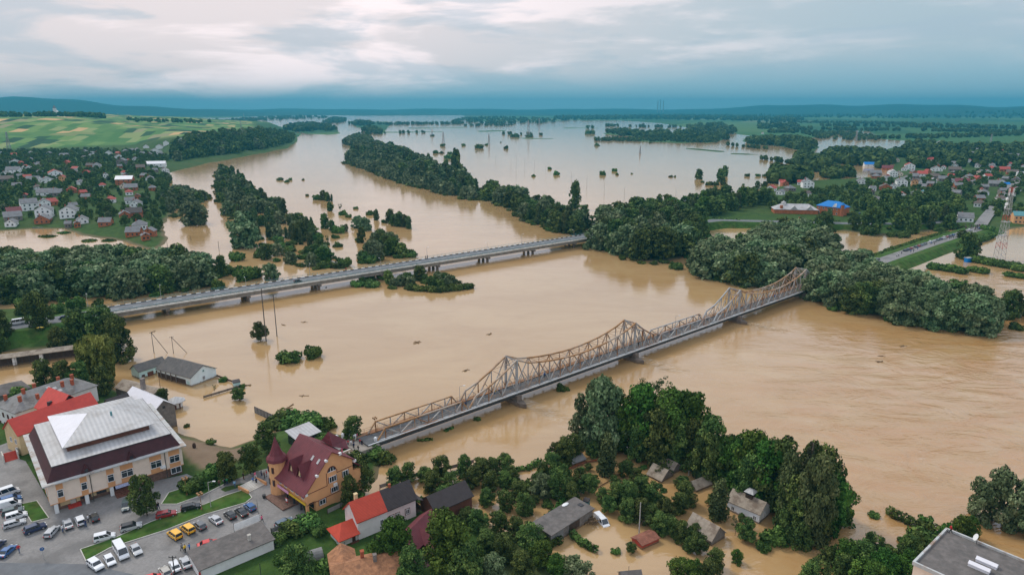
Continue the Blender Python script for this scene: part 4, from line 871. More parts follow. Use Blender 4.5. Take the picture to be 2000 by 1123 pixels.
def walls_mesh(kind, w, d, h, rh, o, t=.18, zb=-.4):
    mb = MB(); x0, x1, y0, y1 = o, w-o, o, d-o
    if kind == 'gx':
        k = rh/(d/2); mb.ext([(y0, zb), (y0, h+k*o-t), (d/2, h+rh-t), (y1, h+k*o-t), (y1, zb)], 'x', x0, x1)
    elif kind == 'gy':
        k = rh/(w/2); mb.ext([(x0, zb), (x0, h+k*o-t), (w/2, h+rh-t), (x1, h+k*o-t), (x1, zb)], 'y', y0, y1)
    elif kind == 'shed':
        k = rh/d; mb.ext([(y0, zb), (y0, h+k*y0-t), (y1, h+k*y1-t), (y1, zb)], 'x', x0, x1)
    else: mb.box(x0, x1, y0, y1, zb, h-t)
    return mb
class House:
    def __init__(s, name, label, A, B, dep, zg, ze, roof, rh, rm, wm, o=.35, cat='house', group=None, base=None, zb=-.4):
        """A, B = picture points of the two ends of the nearest eave, at height ze"""
        a = P(*A, ze) if isinstance(A, tuple) else A; b = P(*B, ze) if isinstance(B, tuple) else B
        s.w = (b-a).xy.length; s.d = dep; s.o = o; s.h = ze-zg; s.ang = math.atan2(b.y-a.y, b.x-a.x)
        s.root = empty(name, (a.x, a.y, zg), s.ang, label, cat, group)
        s.box = (o, s.w-o, o, dep-o)
        if wm: s.wall = walls_mesh(roof, s.w, dep, s.h, rh, o, zb=zb).build('wall', M[wm], s.root)
        if roof != 'none': s.roof = roof_mesh(roof, s.w, dep, s.h, rh).build('roof', M[rm], s.root)
    def win(s, face, pos, z, ww=1.0, wh=1.2, **k): return window(s.root, s.box, face, pos, z, ww, wh, **k)
    def part(s, name, mb, m, parent=None): return mb.build(name, M[m], parent or s.root)
    def chim(s, x, y, z0, z1, m='brick_red', r=.3):
        mb = MB().box(x-r, x+r, y-r, y+r, z0, z1); mb.box(x-r-.06, x+r+.06, y-r-.06, y+r+.06, z1+.002, z1+.14); return mb.build('chimney', M[m], s.root)
# ---------------------------------------------------------------- the big hall
def hall():
    ze = 10.2; H = House('assembly_hall', 'large cream assembly hall with stepped maroon and pale metal roof beside the car park', (82, 952), (364, 869), 30.5, 3.0, ze, 'none', 0, None, None, o=.9, cat='building')
    w, d, h, o, r = H.w, H.d, H.h, .9, H.root
    MB().box(o, w-o, o, d-o, 2.3, h-.25).build('wall', M['cream_wall'], r)
    gf = MB(); gf.box(o+.9, w*.44, o+1.4, d-o-.4, -.3, 2.296); gf.box(w*.44, w*.60, o+3.0, d-o-.4, -.3, 2.296); gf.box(w*.60, w-o-.3, o+.5, d-o-.4, -.3, 2.296); gf.build('ground_floor_wall', M['stone_base'], r)
    yb = MB()
    for a, b in ((.095, .16), (.20, .225), (.30, .335), (.405, .425)): yb.box(w*a, w*b, o+1.36, o+1.396, .7, 2.2)
    yb.build('wall_panel', M['yellow_wall'], r)
    dr = MB().box(w*.16, w*.196, o+1.33, o+1.396, .55, 2.2).build('door', M['pale_concrete'], r)
    gw = MB()
    for a, b in ((.232, .292), (.34, .40)): gw.box(w*a, w*b, o+1.34, o+1.396, .9, 2.2)
    gw.box(w*.45, w*.59, o+2.94, o+2.996, .2, 2.2); gw.build('glazing', M['glass'], r)
    for a in (.065, .265, .435):
        MB().box(w*a-.35, w*a+.35, o+.05, o+.7, -.1, 2.296).build('pillar', M['white_paint'], r)
    st = MB()
    for k in range(4): st.box(w*.14, w*.225, o+.15+.3*k-.0, o+.15+.3*k+.297, -.1, .12+.14*k)
    st.build('red_steps', M['red_paint'], r)
    s2 = MB()
    for k in range(6): s2.box(w*.45, w*.62, -1.0+.6*k, -1.0+.6*k+.597, -.1, .10+.16*k)
    s2.build('entrance_steps', M['brown_trim'], r)
    MB().box(o-.05, w-o+.05, o-.06, o-.003, 2.22, 2.38).build('string_course', M['peach_panel'], r)
    bands = [(.105, 1.25, 0), (.26, 1.25, 0), (.44, 1.4, 0), (.555, 2.5, 1), (.765, 2.4, 1), (.905, 2.3, 2)]
    for f, ww, t in bands:
        s = w*f; MB().box(s-ww/2, s+ww/2, o-.05, o-.003, 2.39, h-.35).build('peach_panel', M['peach_panel'], r)
        window(r, (o-.05, w-o+.05, o-.05, d-o+.05), 'f', s, 3.5, ww-.1, 1.75, mull=0 if t == 0 else 1, trans=True)
        if t == 2: window(r, (o-.05, w-o+.05, o-.05, d-o+.05), 'f', s, .75, ww-.1, 1.55, mull=1)
    for k in range(7):
        s = 3.4 + k*3.7; MB().box(o-.05, o-.003, s-.6, s+.6, 2.39, h-.35).build('peach_panel', M['peach_panel'], r)
        window(r, (o-.05, w, o, d), 'l', s, 3.5, 1.15, 1.75, mull=0, trans=True)
    MB().box(.5, .52, 0, 0, 0, 0)
    for f in (.305, .835):
        MB().cyl((w*f, o-.12, .2), (w*f, o-.12, h-.3), .07, n=6).build('drainpipe', M['dark_metal'], r)
    MB().box(w*.455, w*.595, -.35, -.25, 2.0, 2.75).build('sign_board', M['sign_blue'], r)
    MB().box(w*.79, w*.83, o-.45, o-.01, 3.0, 3.6).build('air_conditioner', M['white_paint'], r)
    # roof: gutter ledge, mansard, flat slope, lantern, top hip
    MB().box(0, w, 0, d, h-.25, h).build('eaves_ledge', M['zinc_ledge'], r)
    m0, m1 = 1.0, 2.5; hm = h + 2.7
    MB().frus((m0, w-m0, m0, d-m0), (m1, w-m1, m1, d-m1), h+.002, hm).build('mansard', M['maroon_flat'], r)
    MB().box(m1-.25, w-m1+.25, m1-.25, d-m1+.25, hm+.002, hm+.14).build('parapet', M['dark_metal'], r)
    l0 = 5.7; MB().frus((m1-.15, w-m1+.15, m1-.15, d-m1+.15), (l0, w-l0, l0, d-l0), hm+.145, hm+.95).build('lower_roof', M['zinc'], r)
    MB().box(l0+.2, w-l0-.2, l0+.2, d-l0-.2, hm+.952, hm+2.3).build('lantern_wall', M['brown_trim'], r)
    z1 = hm+2.3; a, b, c, e = l0-.7, w-l0+.7, l0-.7, d-l0+.7
    mb = MB(); v = [(a, c, z1), (b, c, z1), (b, e, z1), (a, e, z1)]; v2 = [(x, y, z+.12) for x, y, z in v]; rd = [(w*.42, d*.5, z1+2.5), (w*.60, d*.5, z1+2.5)]
    mb.add(v+v2+rd, [(0, 3, 2, 1), (0, 1, 5, 4), (1, 2, 6, 5), (2, 3, 7, 6), (3, 0, 4, 7), (4, 5, 9, 8), (5, 6, 9), (6, 7, 8, 9)])
    mb.build('top_roof', M['zinc'], r)
    mb = MB(); mb.add([(a, e, z1+.124), (a, c, z1+.124), (w*.42, d*.5, z1+2.504)], [(0, 1, 2)]); mb.v += [(x, y, z-.02) for x, y, z in mb.v[:3]]; mb.f += [(3, 5, 4), (0, 3, 4, 1), (1, 4, 5, 2), (2, 5, 3, 0)]
    mb.build('end_roof', M['zinc_white'], r)
    MB().cyl((w*.57, d*.4, z1+1.6), (w*.57, d*.4, z1+2.7), .22, n=8).build('vent_pipe', M['bluegreen_paint'], r)
    for f in (.29, .60):
        s = w*f; dm = MB(); dm.add([(s-1.0, .75, h+.1), (s+1.0, .75, h+.1), (s, .75, h+1.75), (s, 2.5, h+1.75), (s-1.0, 1.2, h+.1), (s+1.0, 1.2, h+.1)], [(0, 1, 2), (0, 2, 3, 4), (1, 5, 3, 2), (4, 3, 5), (0, 4, 5, 1)])
        q = dm.build('dormer', M['maroon_flat'], r); MB().box(s-.3, s+.3, .70, .745, h+.25, h+.85).build('pane', M['glass'], q)
    return H
HALL = hall()
# ---------------------------------------------------------------- orange corner hotel
def hotel():
    zg = 3.0; a = P(534, 926, 8.0); b = P(594, 967, 8.0); 
    ang = math.atan2(b.y-a.y, b.x-a.x); w = (b-a).length + .3; d = 12.6
    r = empty('corner_shop_house', (a.x, a.y, zg), ang, 'orange three storey house with steep maroon roof and round corner turret', 'building')
    hf, hr, hb, ry = 5.0, 12.2, 8.2, 7.0; o = .5
    kf = (hr-hf)/ry; kb = (hr-hb)/(d-ry); t = .2
    wl = MB().ext([(o, 2.5), (o, hf+kf*o-t), (ry, hr-t), (d-o, hb+kb*o-t), (d-o, -.3), (2.6, -.3), (2.6, 2.5)], 'x', o, w-o); wl.build('wall', M['orange_wall'], r)
    rf = MB(); rf.ext([(-.3, hf-kf*.3), (ry, hr), (ry, hr-t), (-.3, hf-kf*.3-t)], 'x', 0, w); rf.ext([(ry, hr), (d, hb), (d, hb-t), (ry, hr-t)], 'x', 0, w); roof = rf.build('roof', M['maroon_roof'], r)
    MB().box(o, w-o, .15, .28, 2.35, 2.85).build('fascia', M['sign_yellow'], r); MB().box(o+.3, w*.45, .02, .146, 2.45, 3.1).build('sign_board', M['sign_pink'], r)
    bx = (o, w-o, o, d-o)
    for i, f in enumerate((.14, .32, .52, .68, .86)): window(r, bx, 'f', w*f, 3.3, 1.05, 1.15)
    for f in (.08, .30, .52, .74): MB().box(w*f-.18, w*f+.18, .55, .9, -.1, 2.5).build('pillar', M['dark_metal'], r)
    MB().box(w-o-.6, w-o, .5, 1.0, -.1, 2.497).build('pillar', M['orange_wall'], r)
    MB().box(o+.4, w-o-.8, 2.56, 2.596, .2, 2.3).build('shop_front', M['glass'], r)
    MB().box(w*.62, w*.68, 2.50, 2.555, .1, 2.2).build('door', M['white_paint'], r)
    pl = MB(); pl.box(-.6, w*.55, -2.2, 2.59, -.1, .35); pl.build('entrance_plinth', M['stone_base'], r)
    # gable end windows and trim
    for s, z, ww, wh in ((4.2, .9, 1.5, 1.2), (7.3, 2.5, 1.7, 1.3), (10.4, 2.4, 1.3, 1.3), (7.0, 5.0, 1.8, 1.4), (10.2, 5.0, 1.4, 1.4)):
        f = window(r, bx, 'r', s, z, ww, wh, mull=2 if ww > 1.5 else 1)
        for q in (-1, 1): MB().box(w-o+.003, w-o+.06, s+q*(ww/2+.09)-.085, s+q*(ww/2+.09)+.085, z, z+wh).build('side_trim', M['brown_trim'], f)
    ar = MB(); seg = [(math.cos(math.pi*i/12), math.sin(math.pi*i/12)) for i in range(13)]
    for (c0, s0), (c1, s1) in zip(seg, seg[1:]):
        ar.add([(w-o+.003, 6.9+c0*1.1, 7.6+s0*1.15), (w-o+.003, 6.9+c1*1.1, 7.6+s1*1.15), (w-o+.003, 6.9+c1*.92, 7.6+s1*.95), (w-o+.003, 6.9+c0*.92, 7.6+s0*.95)] + [(w-o+.09, 6.9+c0*1.1, 7.6+s0*1.15), (w-o+.09, 6.9+c1*1.1, 7.6+s1*1.15), (w-o+.09, 6.9+c1*.92, 7.6+s1*.95), (w-o+.09, 6.9+c0*.92, 7.6+s0*.95)],
               [(0, 1, 2, 3), (4, 7, 6, 5), (0, 4, 5, 1), (3, 2, 6, 7), (1, 5, 6, 2), (0, 3, 7, 4)])
    f = ar.build('arched_window', M['brown_trim'], r)
    g = MB(); g.v = [(w-o+.03, 6.9+c*.9, 7.6+s*.93) for c, s in seg]; g.f = [tuple(range(13))]; g.build('pane', M['glass'], f)
    fr = MB(); fr.box(w-o+.035, w-o+.08, 5.95, 7.85, 7.5, 7.62); fr.box(w-o+.035, w-o+.08, 6.55, 6.63, 7.62, 8.4); fr.box(w-o+.035, w-o+.08, 7.2, 7.28, 7.62, 8.4); fr.build('frame', M['white_paint'], f)
    tr = MB(); tr.box(w-o+.003, w-o+.07, o, d-o, 2.15, 2.27); tr.box(w-o+.003, w-o+.07, o, 5.6, 4.62, 4.74); tr.box(w-o+.003, w-o+.07, 8.2, d-o, 6.72, 6.84); tr.box(w-o+.003, w-o+.07, 5.5, 5.62, 4.74, 7.6); tr.box(w-o+.003, w-o+.07, 8.1, 8.2, 6.72, 7.6); tr.build('trim', M['brown_trim'], r)
    for y, z in ((.2, 4.75), (3.0, 8.0), (5.4, 10.5), (8.8, 10.8), (d-.3, 7.75)): MB().box(w-.48, w+.02, y-.1, y+.5, z-.15, z+.35).build('eaves_bracket', M['white_paint'], r)
    MB().box(w-o+.1, w-o+.5, 7.0, 7.8, 4.0, 4.6).build('air_conditioner', M['white_paint'], r)
    # two pointed dormers
    for f in (.40, .66):
        s = w*f; y0 = 1.7; zb = hf+kf*y0; zt = zb+3.0; yb_ = y0 + 3.0/kf*1.0
        dm = MB(); dm.add([(s-1.35, y0-.25, zb-.15), (s, y0-.35, zt), (s, yb_+.3, zt+.1), (s-1.35, y0+.2, zb+.2), (s+1.35, y0-.25, zb-.15), (s+1.35, y0+.2, zb+.2)], [(0, 1, 2, 3), (4, 5, 2, 1)])
        dm.v += [(x, y, z-.14) for x, y, z in dm.v]; dm.f += [(6, 9, 8, 7), (10, 7, 8, 11), (0, 6, 7, 1), (1, 7, 10, 4), (0, 3, 9, 6), (4, 10, 11, 5)]
        q = dm.build('dormer', M['maroon_roof'], r)
        fm = MB(); fm.ext([(s-1.05, zb-.1), (s, zt-.35), (s+1.05, zb-.1)], 'y', y0+.1, y0+.9); fm.build('dormer_wall', M['yellow_wall'], q)
        MB().box(s+.02, s+.62, y0+.02, y0+.097, zb+.05, zb+.95).build('pane', M['glass'], q)
    for f in (.66, .84):
        x = w*f; y = 4.9; z = hf+kf*y; mb = MB(); c = Vector((x, y, z)); u = Vector((.3, 0, 0)); v = Vector((0, 1, kf)).normalized()*.55; n = Vector((0, -kf, 1)).normalized()
        mb.add([c-u-v+n*.02, c+u-v+n*.02, c+u+v+n*.02, c-u+v+n*.02, c-u-v+n*.1, c+u-v+n*.1, c+u+v+n*.1, c-u+v+n*.1], [(0, 3, 2, 1), (4, 5, 6, 7), (0, 1, 5, 4), (1, 2, 6, 5), (2, 3, 7, 6), (3, 0, 4, 7)]); mb.build('skylight', M['zinc'], r)
    # turret
    tx, ty = -.2, 1.2
    MB().cyl((tx, ty, -.2), (tx, ty, 8.3), 1.85, n=16).build('turret_wall', M['orange_wall'], r, False)
    cn = MB(); pr = [(2.35, 8.1), (2.15, 8.7), (1.5, 9.4), (1.05, 10.4), (.55, 11.9), (0.02, 13.6)]
    for (r0, z0), (r1, z1) in zip(pr, pr[1:]): cn.cyl((tx, ty, z0), (tx, ty, z1), r0, r1, 8)
    cn.build('turret_roof', M['maroon_roof'], r)
    for an in (-1.9, -1.1, -2.8):
        cx, cy = tx+math.cos(an)*1.84, ty+math.sin(an)*1.84; n = Vector((math.cos(an), math.sin(an), 0)); u = Vector((-n.y, n.x, 0))
        for z in ((5.6, 4.0)[0], 2.6):
            q = MB().bar(Vector((cx, cy, z))-n*.05, Vector((cx, cy, z+1.4))-n*.05, .62, .3).build('window', M['brown_trim'], r)
            MB().bar(Vector((cx, cy, z+.1))+n*.02, Vector((cx, cy, z+1.3))+n*.02, .38, .3).build('pane', M['glass'], q)
    # rear wings with darker roofs
    rw = MB(); rw.ext([(d-1, 8.0), (d+2.2, 5.4), (d+2.2, 5.2), (d-1, 7.8)], 'x', w*.35, w*.96); rw.add([(w*.15, d-1.5, 9.5), (w*.5, d-1.5, 9.5), (w*.33, d-1.0, 12.3), (w*.15, d+2.6, 7.4), (w*.5, d+2.6, 7.4), (w*.33, d+3.4, 8.6)], [(0, 2, 5, 3), (1, 4, 5, 2), (0, 1, 2), (3, 5, 4), (0, 3, 4, 1)])
    rw.build('rear_roof', M['maroon_roof'], r)
    MB().box(w*.35+.3, w*.96-.3, d-o+.003, d+1.7, -.2, 5.3).build('rear_wall', M['orange_wall'], r)
    bx_ = MB(); bx_.box(-.9, w*.2, 6, 11.2, -.2, 7.3); bx_.build('rear_wall', M['orange_wall'], r)
    g2 = MB(); g2.ext([(5.6, 7.2), (8.6, 10.6), (11.6, 7.2), (11.6, 7.0), (8.6, 10.3), (5.6, 7.0)], 'x', -1.4, w*.3); g2.build('rear_roof', M['maroon_roof'], r)
    return r, ang
HOTEL, HANG = hotel()
# ---------------------------------------------------------------- more houses of the town
def simple(name, label, A, B, dep, zg, ze, roof, rh, rm, wm, wins=(), o=.35, cat='building', zb=-.4, group=None, **k):
    h = House(name, label, A, B, dep, zg, ze, roof, rh, rm, wm, o=o, cat=cat, zb=zb, group=group)
    for w_ in wins: h.win(*w_[:3], *(w_[3:5] if len(w_) > 3 else ()), **(w_[5] if len(w_) > 5 else {}))
    return h
# red roofed L-shaped building
h = simple('school_wing', 'long yellow building with bright red metal roof squeezed behind the large hall', (34, 852), (196, 794), 7.6, 3.0, 8.4, 'gx', 3.4, 'red_roof', 'yellow_wall', [('l', 2.2, 2.6, .9, 1.3), ('l', 4.6, 2.6, .9, 1.3), ('l', 2.2, .4, .9, 1.3)])
c2 = MB(); c2.ext([(h.w-9.5, 5.6), (h.w-5.2, 9.9), (h.w-.9, 5.6), (h.w-.9, 5.4), (h.w-5.2, 9.7), (h.w-9.5, 5.4)], 'y', 4.0, 14.2); h.part('cross_roof', c2, 'red_roof')
cw = MB(); cw.ext([(h.w-9.1, -.3), (h.w-9.1, 5.7), (h.w-5.2, 9.6), (h.w-1.3, 5.7), (h.w-1.3, -.3)], 'y', 7.26, 13.9); h.part('cross_wall', cw, 'yellow_wall')
dm = MB(); dm.box(h.w-8.4, h.w-7.4, 8.4, 9.2, 6.3, 7.9); h.part('dormer', dm, 'dark_roof')
# asbestos roofed white block with chimneys
h = simple('apartment_house', 'white two storey block with patched grey asbestos roof and many red chimneys', (28, 808), (192, 752), 11.5, 1.8, 7.8, 'hip', 3.0, 'asbestos', 'white_wall',
           [('f', x, 3.2, .9, 1.3, {'fm': 'brown_trim'}) for x in (2, 5, 8, 11, 14, 17)] + [('l', y, z, .8, 1.3, {'fm': 'brown_trim'}) for y in (2.2, 4.6, 7.0, 9.3) for z in (3.3, .5)], zb=-1.9)
for x, y, zz in ((3.2, 3.2, 8.6), (5.2, 5.2, 9.6), (7.0, 2.2, 8.0), (2.2, 8.5, 8.2), (9.5, 8.6, 8.8), (14.2, 3.4, 8.8), (16.6, 3.0, 8.6), (15.8, 8.5, 8.6), (18.5, 6.5, 8.8)): h.chim(x, y, zz-2.6, zz+.3, r=.35)
pt = MB()
for x, y in ((9.8, 2.2), (10.7, 3.2), (11.4, 2.6), (12.2, 3.6), (12.9, 2.4), (11.0, 4.4)):
    z = 6.0 + 3.0*y/5.75*1.0; k = 3.0/5.46
    pt.add([(x-.5, y-.4, 6.03+k*(y-.4)), (x+.5, y-.4, 6.03+k*(y-.4)), (x+.5, y+.4, 6.03+k*(y+.4)), (x-.5, y+.4, 6.03+k*(y+.4))], [(0, 1, 2, 3)])
h.part('roof_patches', pt, 'zinc')
simple('storage_house', 'low dark grey roofed store at the left edge by the flooded street', (-70, 792), (62, 757), 9, .4, 4.6, 'hip', 1.8, 'tar_roof', 'brick_grey', zb=-1)
# warehouse with white and grey roof
h = simple('warehouse', 'grey brick warehouse with a glaring white metal roof behind the hall', (238, 778), (298, 807), 6.6, 1.5, 6.3, 'gx', 2.6, 'zinc_white', 'brick_grey', [('r', 3.3, 4.9, .7, .7, {'fm': 'dark_metal'})], zb=-1.6)
h.chim(1.5, 5.5, 6, 9.2, 'brick_grey', .5)
simple('long_shed', 'long low shed with rusty brown mossy roof between the willow and the white pavilion', (222, 757), (292, 778), 6.2, .2, 3.9, 'gx', 1.7, 'asbestos_brown', 'brick_grey', zb=-1)
simple('hall_annex', 'small annex with dark brown roof between the red gable and the white metal roof', (214, 796), (258, 782), 4.2, 2.5, 7.6, 'gx', 1.8, 'dark_roof', 'yellow_wall')
def red_stairs():
    a = P(10, 903, 3.0); r = empty('brick_steps', a, .75, 'red brick outdoor steps at the left end of the yellow building', 'steps'); mb = MB()
    for k in range(9): mb.box(0, 2.6, .3*k, .3*k+.297, -.1, .14*(k+1))
    mb.build('treads', M['red_paint'], r)
    for x in (-.25, 2.605): MB().box(x, x+.24, -.2, 2.8, -.1, 1.9).build('side_wall', M['pale_concrete'], r)
red_stairs()
# octagonal pavilion
def pavilion():
    c = PG(345, 796); c.z = 0; r = empty('pavilion', c, .2, 'small white octagonal pavilion with pale tent roof standing in the flood', 'pavilion')
    MB().cyl((0, 0, -.6), (0, 0, 2.2), 1.75, n=8).build('wall', M['white_wall'], r)
    MB().cyl((0, 0, 2.1), (0, 0, 2.3), 2.7, 2.7, 8).cyl((0, 0, 2.3), (0, 0, 3.5), 2.7, .1, 8).build('roof', M['zinc'], r)
    for a in (-2.2, -1.5, -.8): n = Vector((math.cos(a), math.sin(a), 0)); MB().bar(n*1.62 + Vector((0, 0, .2)), n*1.62 + Vector((0, 0, 1.9)), .7, .25).build('door', M['brown_trim'], r)
pavilion()
# flooded barn: long wing and short wing
h = simple('flooded_barn', 'flooded white and turquoise L shaped barn with old grey roof standing in the river', (303, 720), (372, 739), 10.0, 0, 3.0, 'gx', 2.7, 'old_asbestos', 'turquoise_pale', [('r', 4.9, .8, 1.0, 1.3, {'fm': 'white_paint', 'mull': 2}), ('r', 5.0, 3.4, .7, .8, {'fm': 'turquoise_wall'})], zb=-.9)
op = MB().box(.6, h.w-3.0, h.o-.06, h.o-.003, -.5, 1.9); h.part('open_front', op, 'dark_wood')
for x in (2.5, 5, 7.5, 10): h.part('post', MB().box(x-.1, x+.1, .0, .18, -.5, 2.75), 'grey_wood')
h.part('patch', MB().box(h.w-2.6, h.w-1.2, h.o-.05, h.o-.003, .3, 1.6), 'turquoise_wall')
wg = MB(); x1 = -8.6
k = h.root.matrix_basis.inverted()
a3 = P(270, 727, 2.6); b3 = P(308, 715, 2.6); la = (b3-a3).normalized()
h2 = House('flooded_barn', 'short turquoise fronted wing', (a3 - la*.0), (b3 + la*3.4), 5.4, 0, 2.6, 'gx', 1.9, 'old_asbestos', 'turquoise_wall', zb=-.9)
h2.win('f', 1.6, .5, 1.0, .7, fm='brown_trim'); h2.win('f', 6.3, .5, 1.0, .7, fm='brown_trim'); h2.part('gate', MB().box(3.0, 5.0, h2.o-.06, h2.o-.003, -.4, 1.5), 'brown_trim')
Minv = Matrix.LocRotScale(h.root.location, h.root.rotation_euler, None).inverted() @ Matrix.LocRotScale(h2.root.location, h2.root.rotation_euler, None)
for ch in list(h2.root.children):
    ch.data.transform(Minv)
    for g_ in ch.children: g_.data.transform(Minv)
    ch.name = 'side_' + ch.name.split('.')[0]; ch.parent = h.root
bpy.data.objects.remove(h2.root)
# small turquoise shed at the fence corner
simple('garden_shed', 'tiny pale turquoise shed at the fence corner in the flood', P(455, 748, 1.6), P(470, 745, 1.6), 2.0, 0, 1.6, 'shed', .3, 'dark_roof', 'turquoise_wall', o=.15, cat='shed', zb=-.5)
# riverside cafe
def cafe():
    h = House('cafe_pavilion', 'dark glazed cafe pavilion with pale metal roof behind the maroon roofed house', (580, 861), (628, 842), 5.6, 2.4, 5.6, 'shed', .9, 'zinc', None, o=.3, cat='building')
    h.part('wall', MB().box(.4, h.w-.4, .4, h.d-.4, -1.2, .5), 'dark_wood')
    h.part('glazing', MB().box(.5, h.w-.5, .5, h.d-.5, .503, 2.95), 'glass')
    for x in (.4, h.w*.25, h.w*.5, h.w*.75, h.w-.4): h.part('post', MB().box(x-.08, x+.08, .3, .46, -.5, 3.0), 'dark_metal')
cafe()
# white house with red and dark roof
h = House('semi_detached_house', 'white and pink semi detached house whose roof is half bright red half dark brown', (697, 1022), (816, 974), 6.4, 2.6, 7.0, 'none', 0, None, None, o=.35, cat='house')
w, d, hh = h.w, h.d, h.h; rh = 3.1; f = .49
for a, b, m, nm in ((0, w*f, 'red_tile', 'roof'), (w*f+.002, w, 'dark_roof', 'roof')):
    mb = MB(); mb.ext([(0, hh), (d/2, hh+rh), (d/2, hh+rh-.16), (0, hh-.16)], 'x', a, b); mb.ext([(d/2, hh+rh), (d, hh), (d, hh-.16), (d/2, hh+rh-.16)], 'x', a, b); mb.build(nm, M[m], h.root)
k = rh/(d/2); pf = [(.35, -1.2), (.35, hh+k*.35-.18), (d/2, hh+rh-.18), (d-.35, hh+k*.35-.18), (d-.35, -1.2)]
MB().ext(pf, 'x', .35, w*f).build('wall', M['white_wall'], h.root); MB().ext(pf, 'x', w*f+.003, w-.35).build('wall', M['pink_wall'], h.root)
h.win('f', w*.40, 1.6, .85, 1.3); 
for x in (.56, .66, .83): q = h.win('f', w*x, 1.7, .9, 1.15); 
for x in (.56, .66, .83): MB().box(w*x-.6, w*x+.6, .31, .348, 1.55, 3.0).build('window_surround', M['brown_trim'], h.root)
h.chim(w*.14, d*.62, hh+1.5, hh+rh+.7, 'yellow_wall'); h.chim(w*.66, d*.5, hh+2, hh+rh+.5, 'brick_red', .2)
h.part('balcony', MB().box(w-.35, w+1.1, .6, d-.6, .9, 1.1).box(w+1.03, w+1.1, .6, d-.6, 1.1, 2.0), 'dark_wood'); h.part('balcony_roof', MB().ext([(w-.02, hh-.3), (w+1.5, hh-1.0), (w+1.5, hh-1.12), (w-.02, hh-.42)], 'y', .3, d-.3), 'dark_roof')
wx = MB(); wx.box(-3.4, .347, .6, d-1.3, -1.2, 1.95); wx.build('porch_wall', M['white_wall'], h.root)
pr = MB(); X0, X1, Y0, Y1, Z0 = -4.0, .5, -.2, d-.9, 2.1
pr.add([(X0, Y0, Z0), (X1, Y0, Z0), (X1, Y1, Z0), (X0, Y1, Z0), (X0+2.0, (Y0+Y1)/2, Z0+2.0), (X1, (Y0+Y1)/2, Z0+2.0), (X0, Y0, Z0-.12), (X1, Y0, Z0-.12), (X1, Y1, Z0-.12), (X0, Y1, Z0-.12)], [(0, 1, 5, 4), (1, 2, 5), (2, 3, 4, 5), (3, 0, 4), (6, 9, 8, 7), (0, 6, 7, 1), (1, 7, 8, 2), (2, 8, 9, 3), (3, 9, 6, 0)])
pr.build('porch_roof', M['red_tile'], h.root)
h.part('porch_rail', MB().box(-1.6, .2, -.15, -.1, .0, .9), 'brown_trim'); h.part('door', MB().box(-.9, -.2, .55, .597, -.1, 1.7), 'dark_wood')
window(h.root, (-3.4, .3, .6, d-1.3), 'f', -2.6, .4, .5, .9); window(h.root, (-3.4, .3, .6, d-1.3), 'l', 2.0, .4, .6, .9)
# dark and maroon roofed farm buildings
simple('farm_house', 'single storey house with plain dark brown roof beside the walnut tree', (850, 1002), (926, 968), 6.5, 1.2, 4.4, 'gx', 2.4, 'dark_roof', 'brown_trim', cat='house')
h = simple('farm_barn', 'maroon tiled barn roof half hidden between two round green trees', (812, 1078), (868, 1020), 6.0, 1.4, 4.2, 'gx', 2.4, 'maroon_roof', 'dark_wood', cat='barn')
cr = MB(); cr.ext([(h.w*.25, 2.7), (h.w*.45, 4.6), (h.w*.65, 2.7), (h.w*.65, 2.5), (h.w*.45, 4.4), (h.w*.25, 2.5)], 'y', -2.5, 2.6); h.part('cross_roof', cr, 'maroon_roof')
# terracotta house at the bottom edge
h = simple('tiled_house', 'house with weathered terracotta tile roof at the bottom edge', (650, 1154), (792, 1122), 8.2, 2.4, 5.8, 'gx', 2.1, 'terracotta', 'white_wall', cat='house')
h.chim(h.w*.62, 3.4, 4.2, 6.3, 'brick_grey'); h.chim(h.w*.46, 5.0, 4.2, 6.4)
h.part('wing_roof', MB().ext([(h.w*.0, 3.4), (h.w*.2, 5.2), (h.w*.4, 3.4), (h.w*.4, 3.2), (h.w*.2, 5.0), (h.w*.0, 3.2)], 'y', 4.0, 10.6), 'terracotta'); h.part('wing_wall', MB().ext([(h.w*.03, -.3), (h.w*.03, 3.3), (h.w*.2, 4.9), (h.w*.37, 3.3), (h.w*.37, -.3)], 'y', 8, 10.3), 'yellow_wall')
# long garage
h = simple('garage_row', 'long low white garage with stained grey flat roof beside the parked cars', (388, 1115), (538, 1052), 6.4, 3.0, 5.3, 'shed', .7, 'tar_roof', 'white_wall', o=.3, cat='garage')
h.chim(h.w*.72, 2.6, 2.4, 3.6, 'pale_concrete', .25); h.part('post', MB().box(.0, .3, .0, .25, -.3, 1.95), 'red_paint')
# grey flooded shed with wood pile
h = simple('plank_shed', 'long grey flat roofed plank shed standing in the flood beside the sunken van', (1077, 1046), (1162, 992), 5.6, 0, 2.7, 'shed', .35, 'tar_roof', 'grey_wood', o=.3, cat='shed', zb=-.8)
h.part('gate', MB().box(h.w*.42, h.w*.66, .24, .297, -.5, 2.2), 'dark_wood'); h.part('roof_tarpaulin', MB().ball((h.w*.72, 5.0, 3.1), (1.0, .5, .12), 8, 4), 'white_paint'); h.part('roof_hole', MB().box(h.w*.86, h.w*.93, 2.2, 3.3, 2.95, 2.99), 'black_paint')
h.part('door', MB().box(.1, 4, .24, .297, -.5, 2.3), 'asbestos')
# red garden shed
simple('garden_shed', 'small rust red garden shed half sunk in the muddy water', (1254, 1066), (1290, 1050), 3.4, 0, 1.1, 'gx', .6, 'rust_roof', 'red_paint', o=.2, cat='shed', zb=-.6)
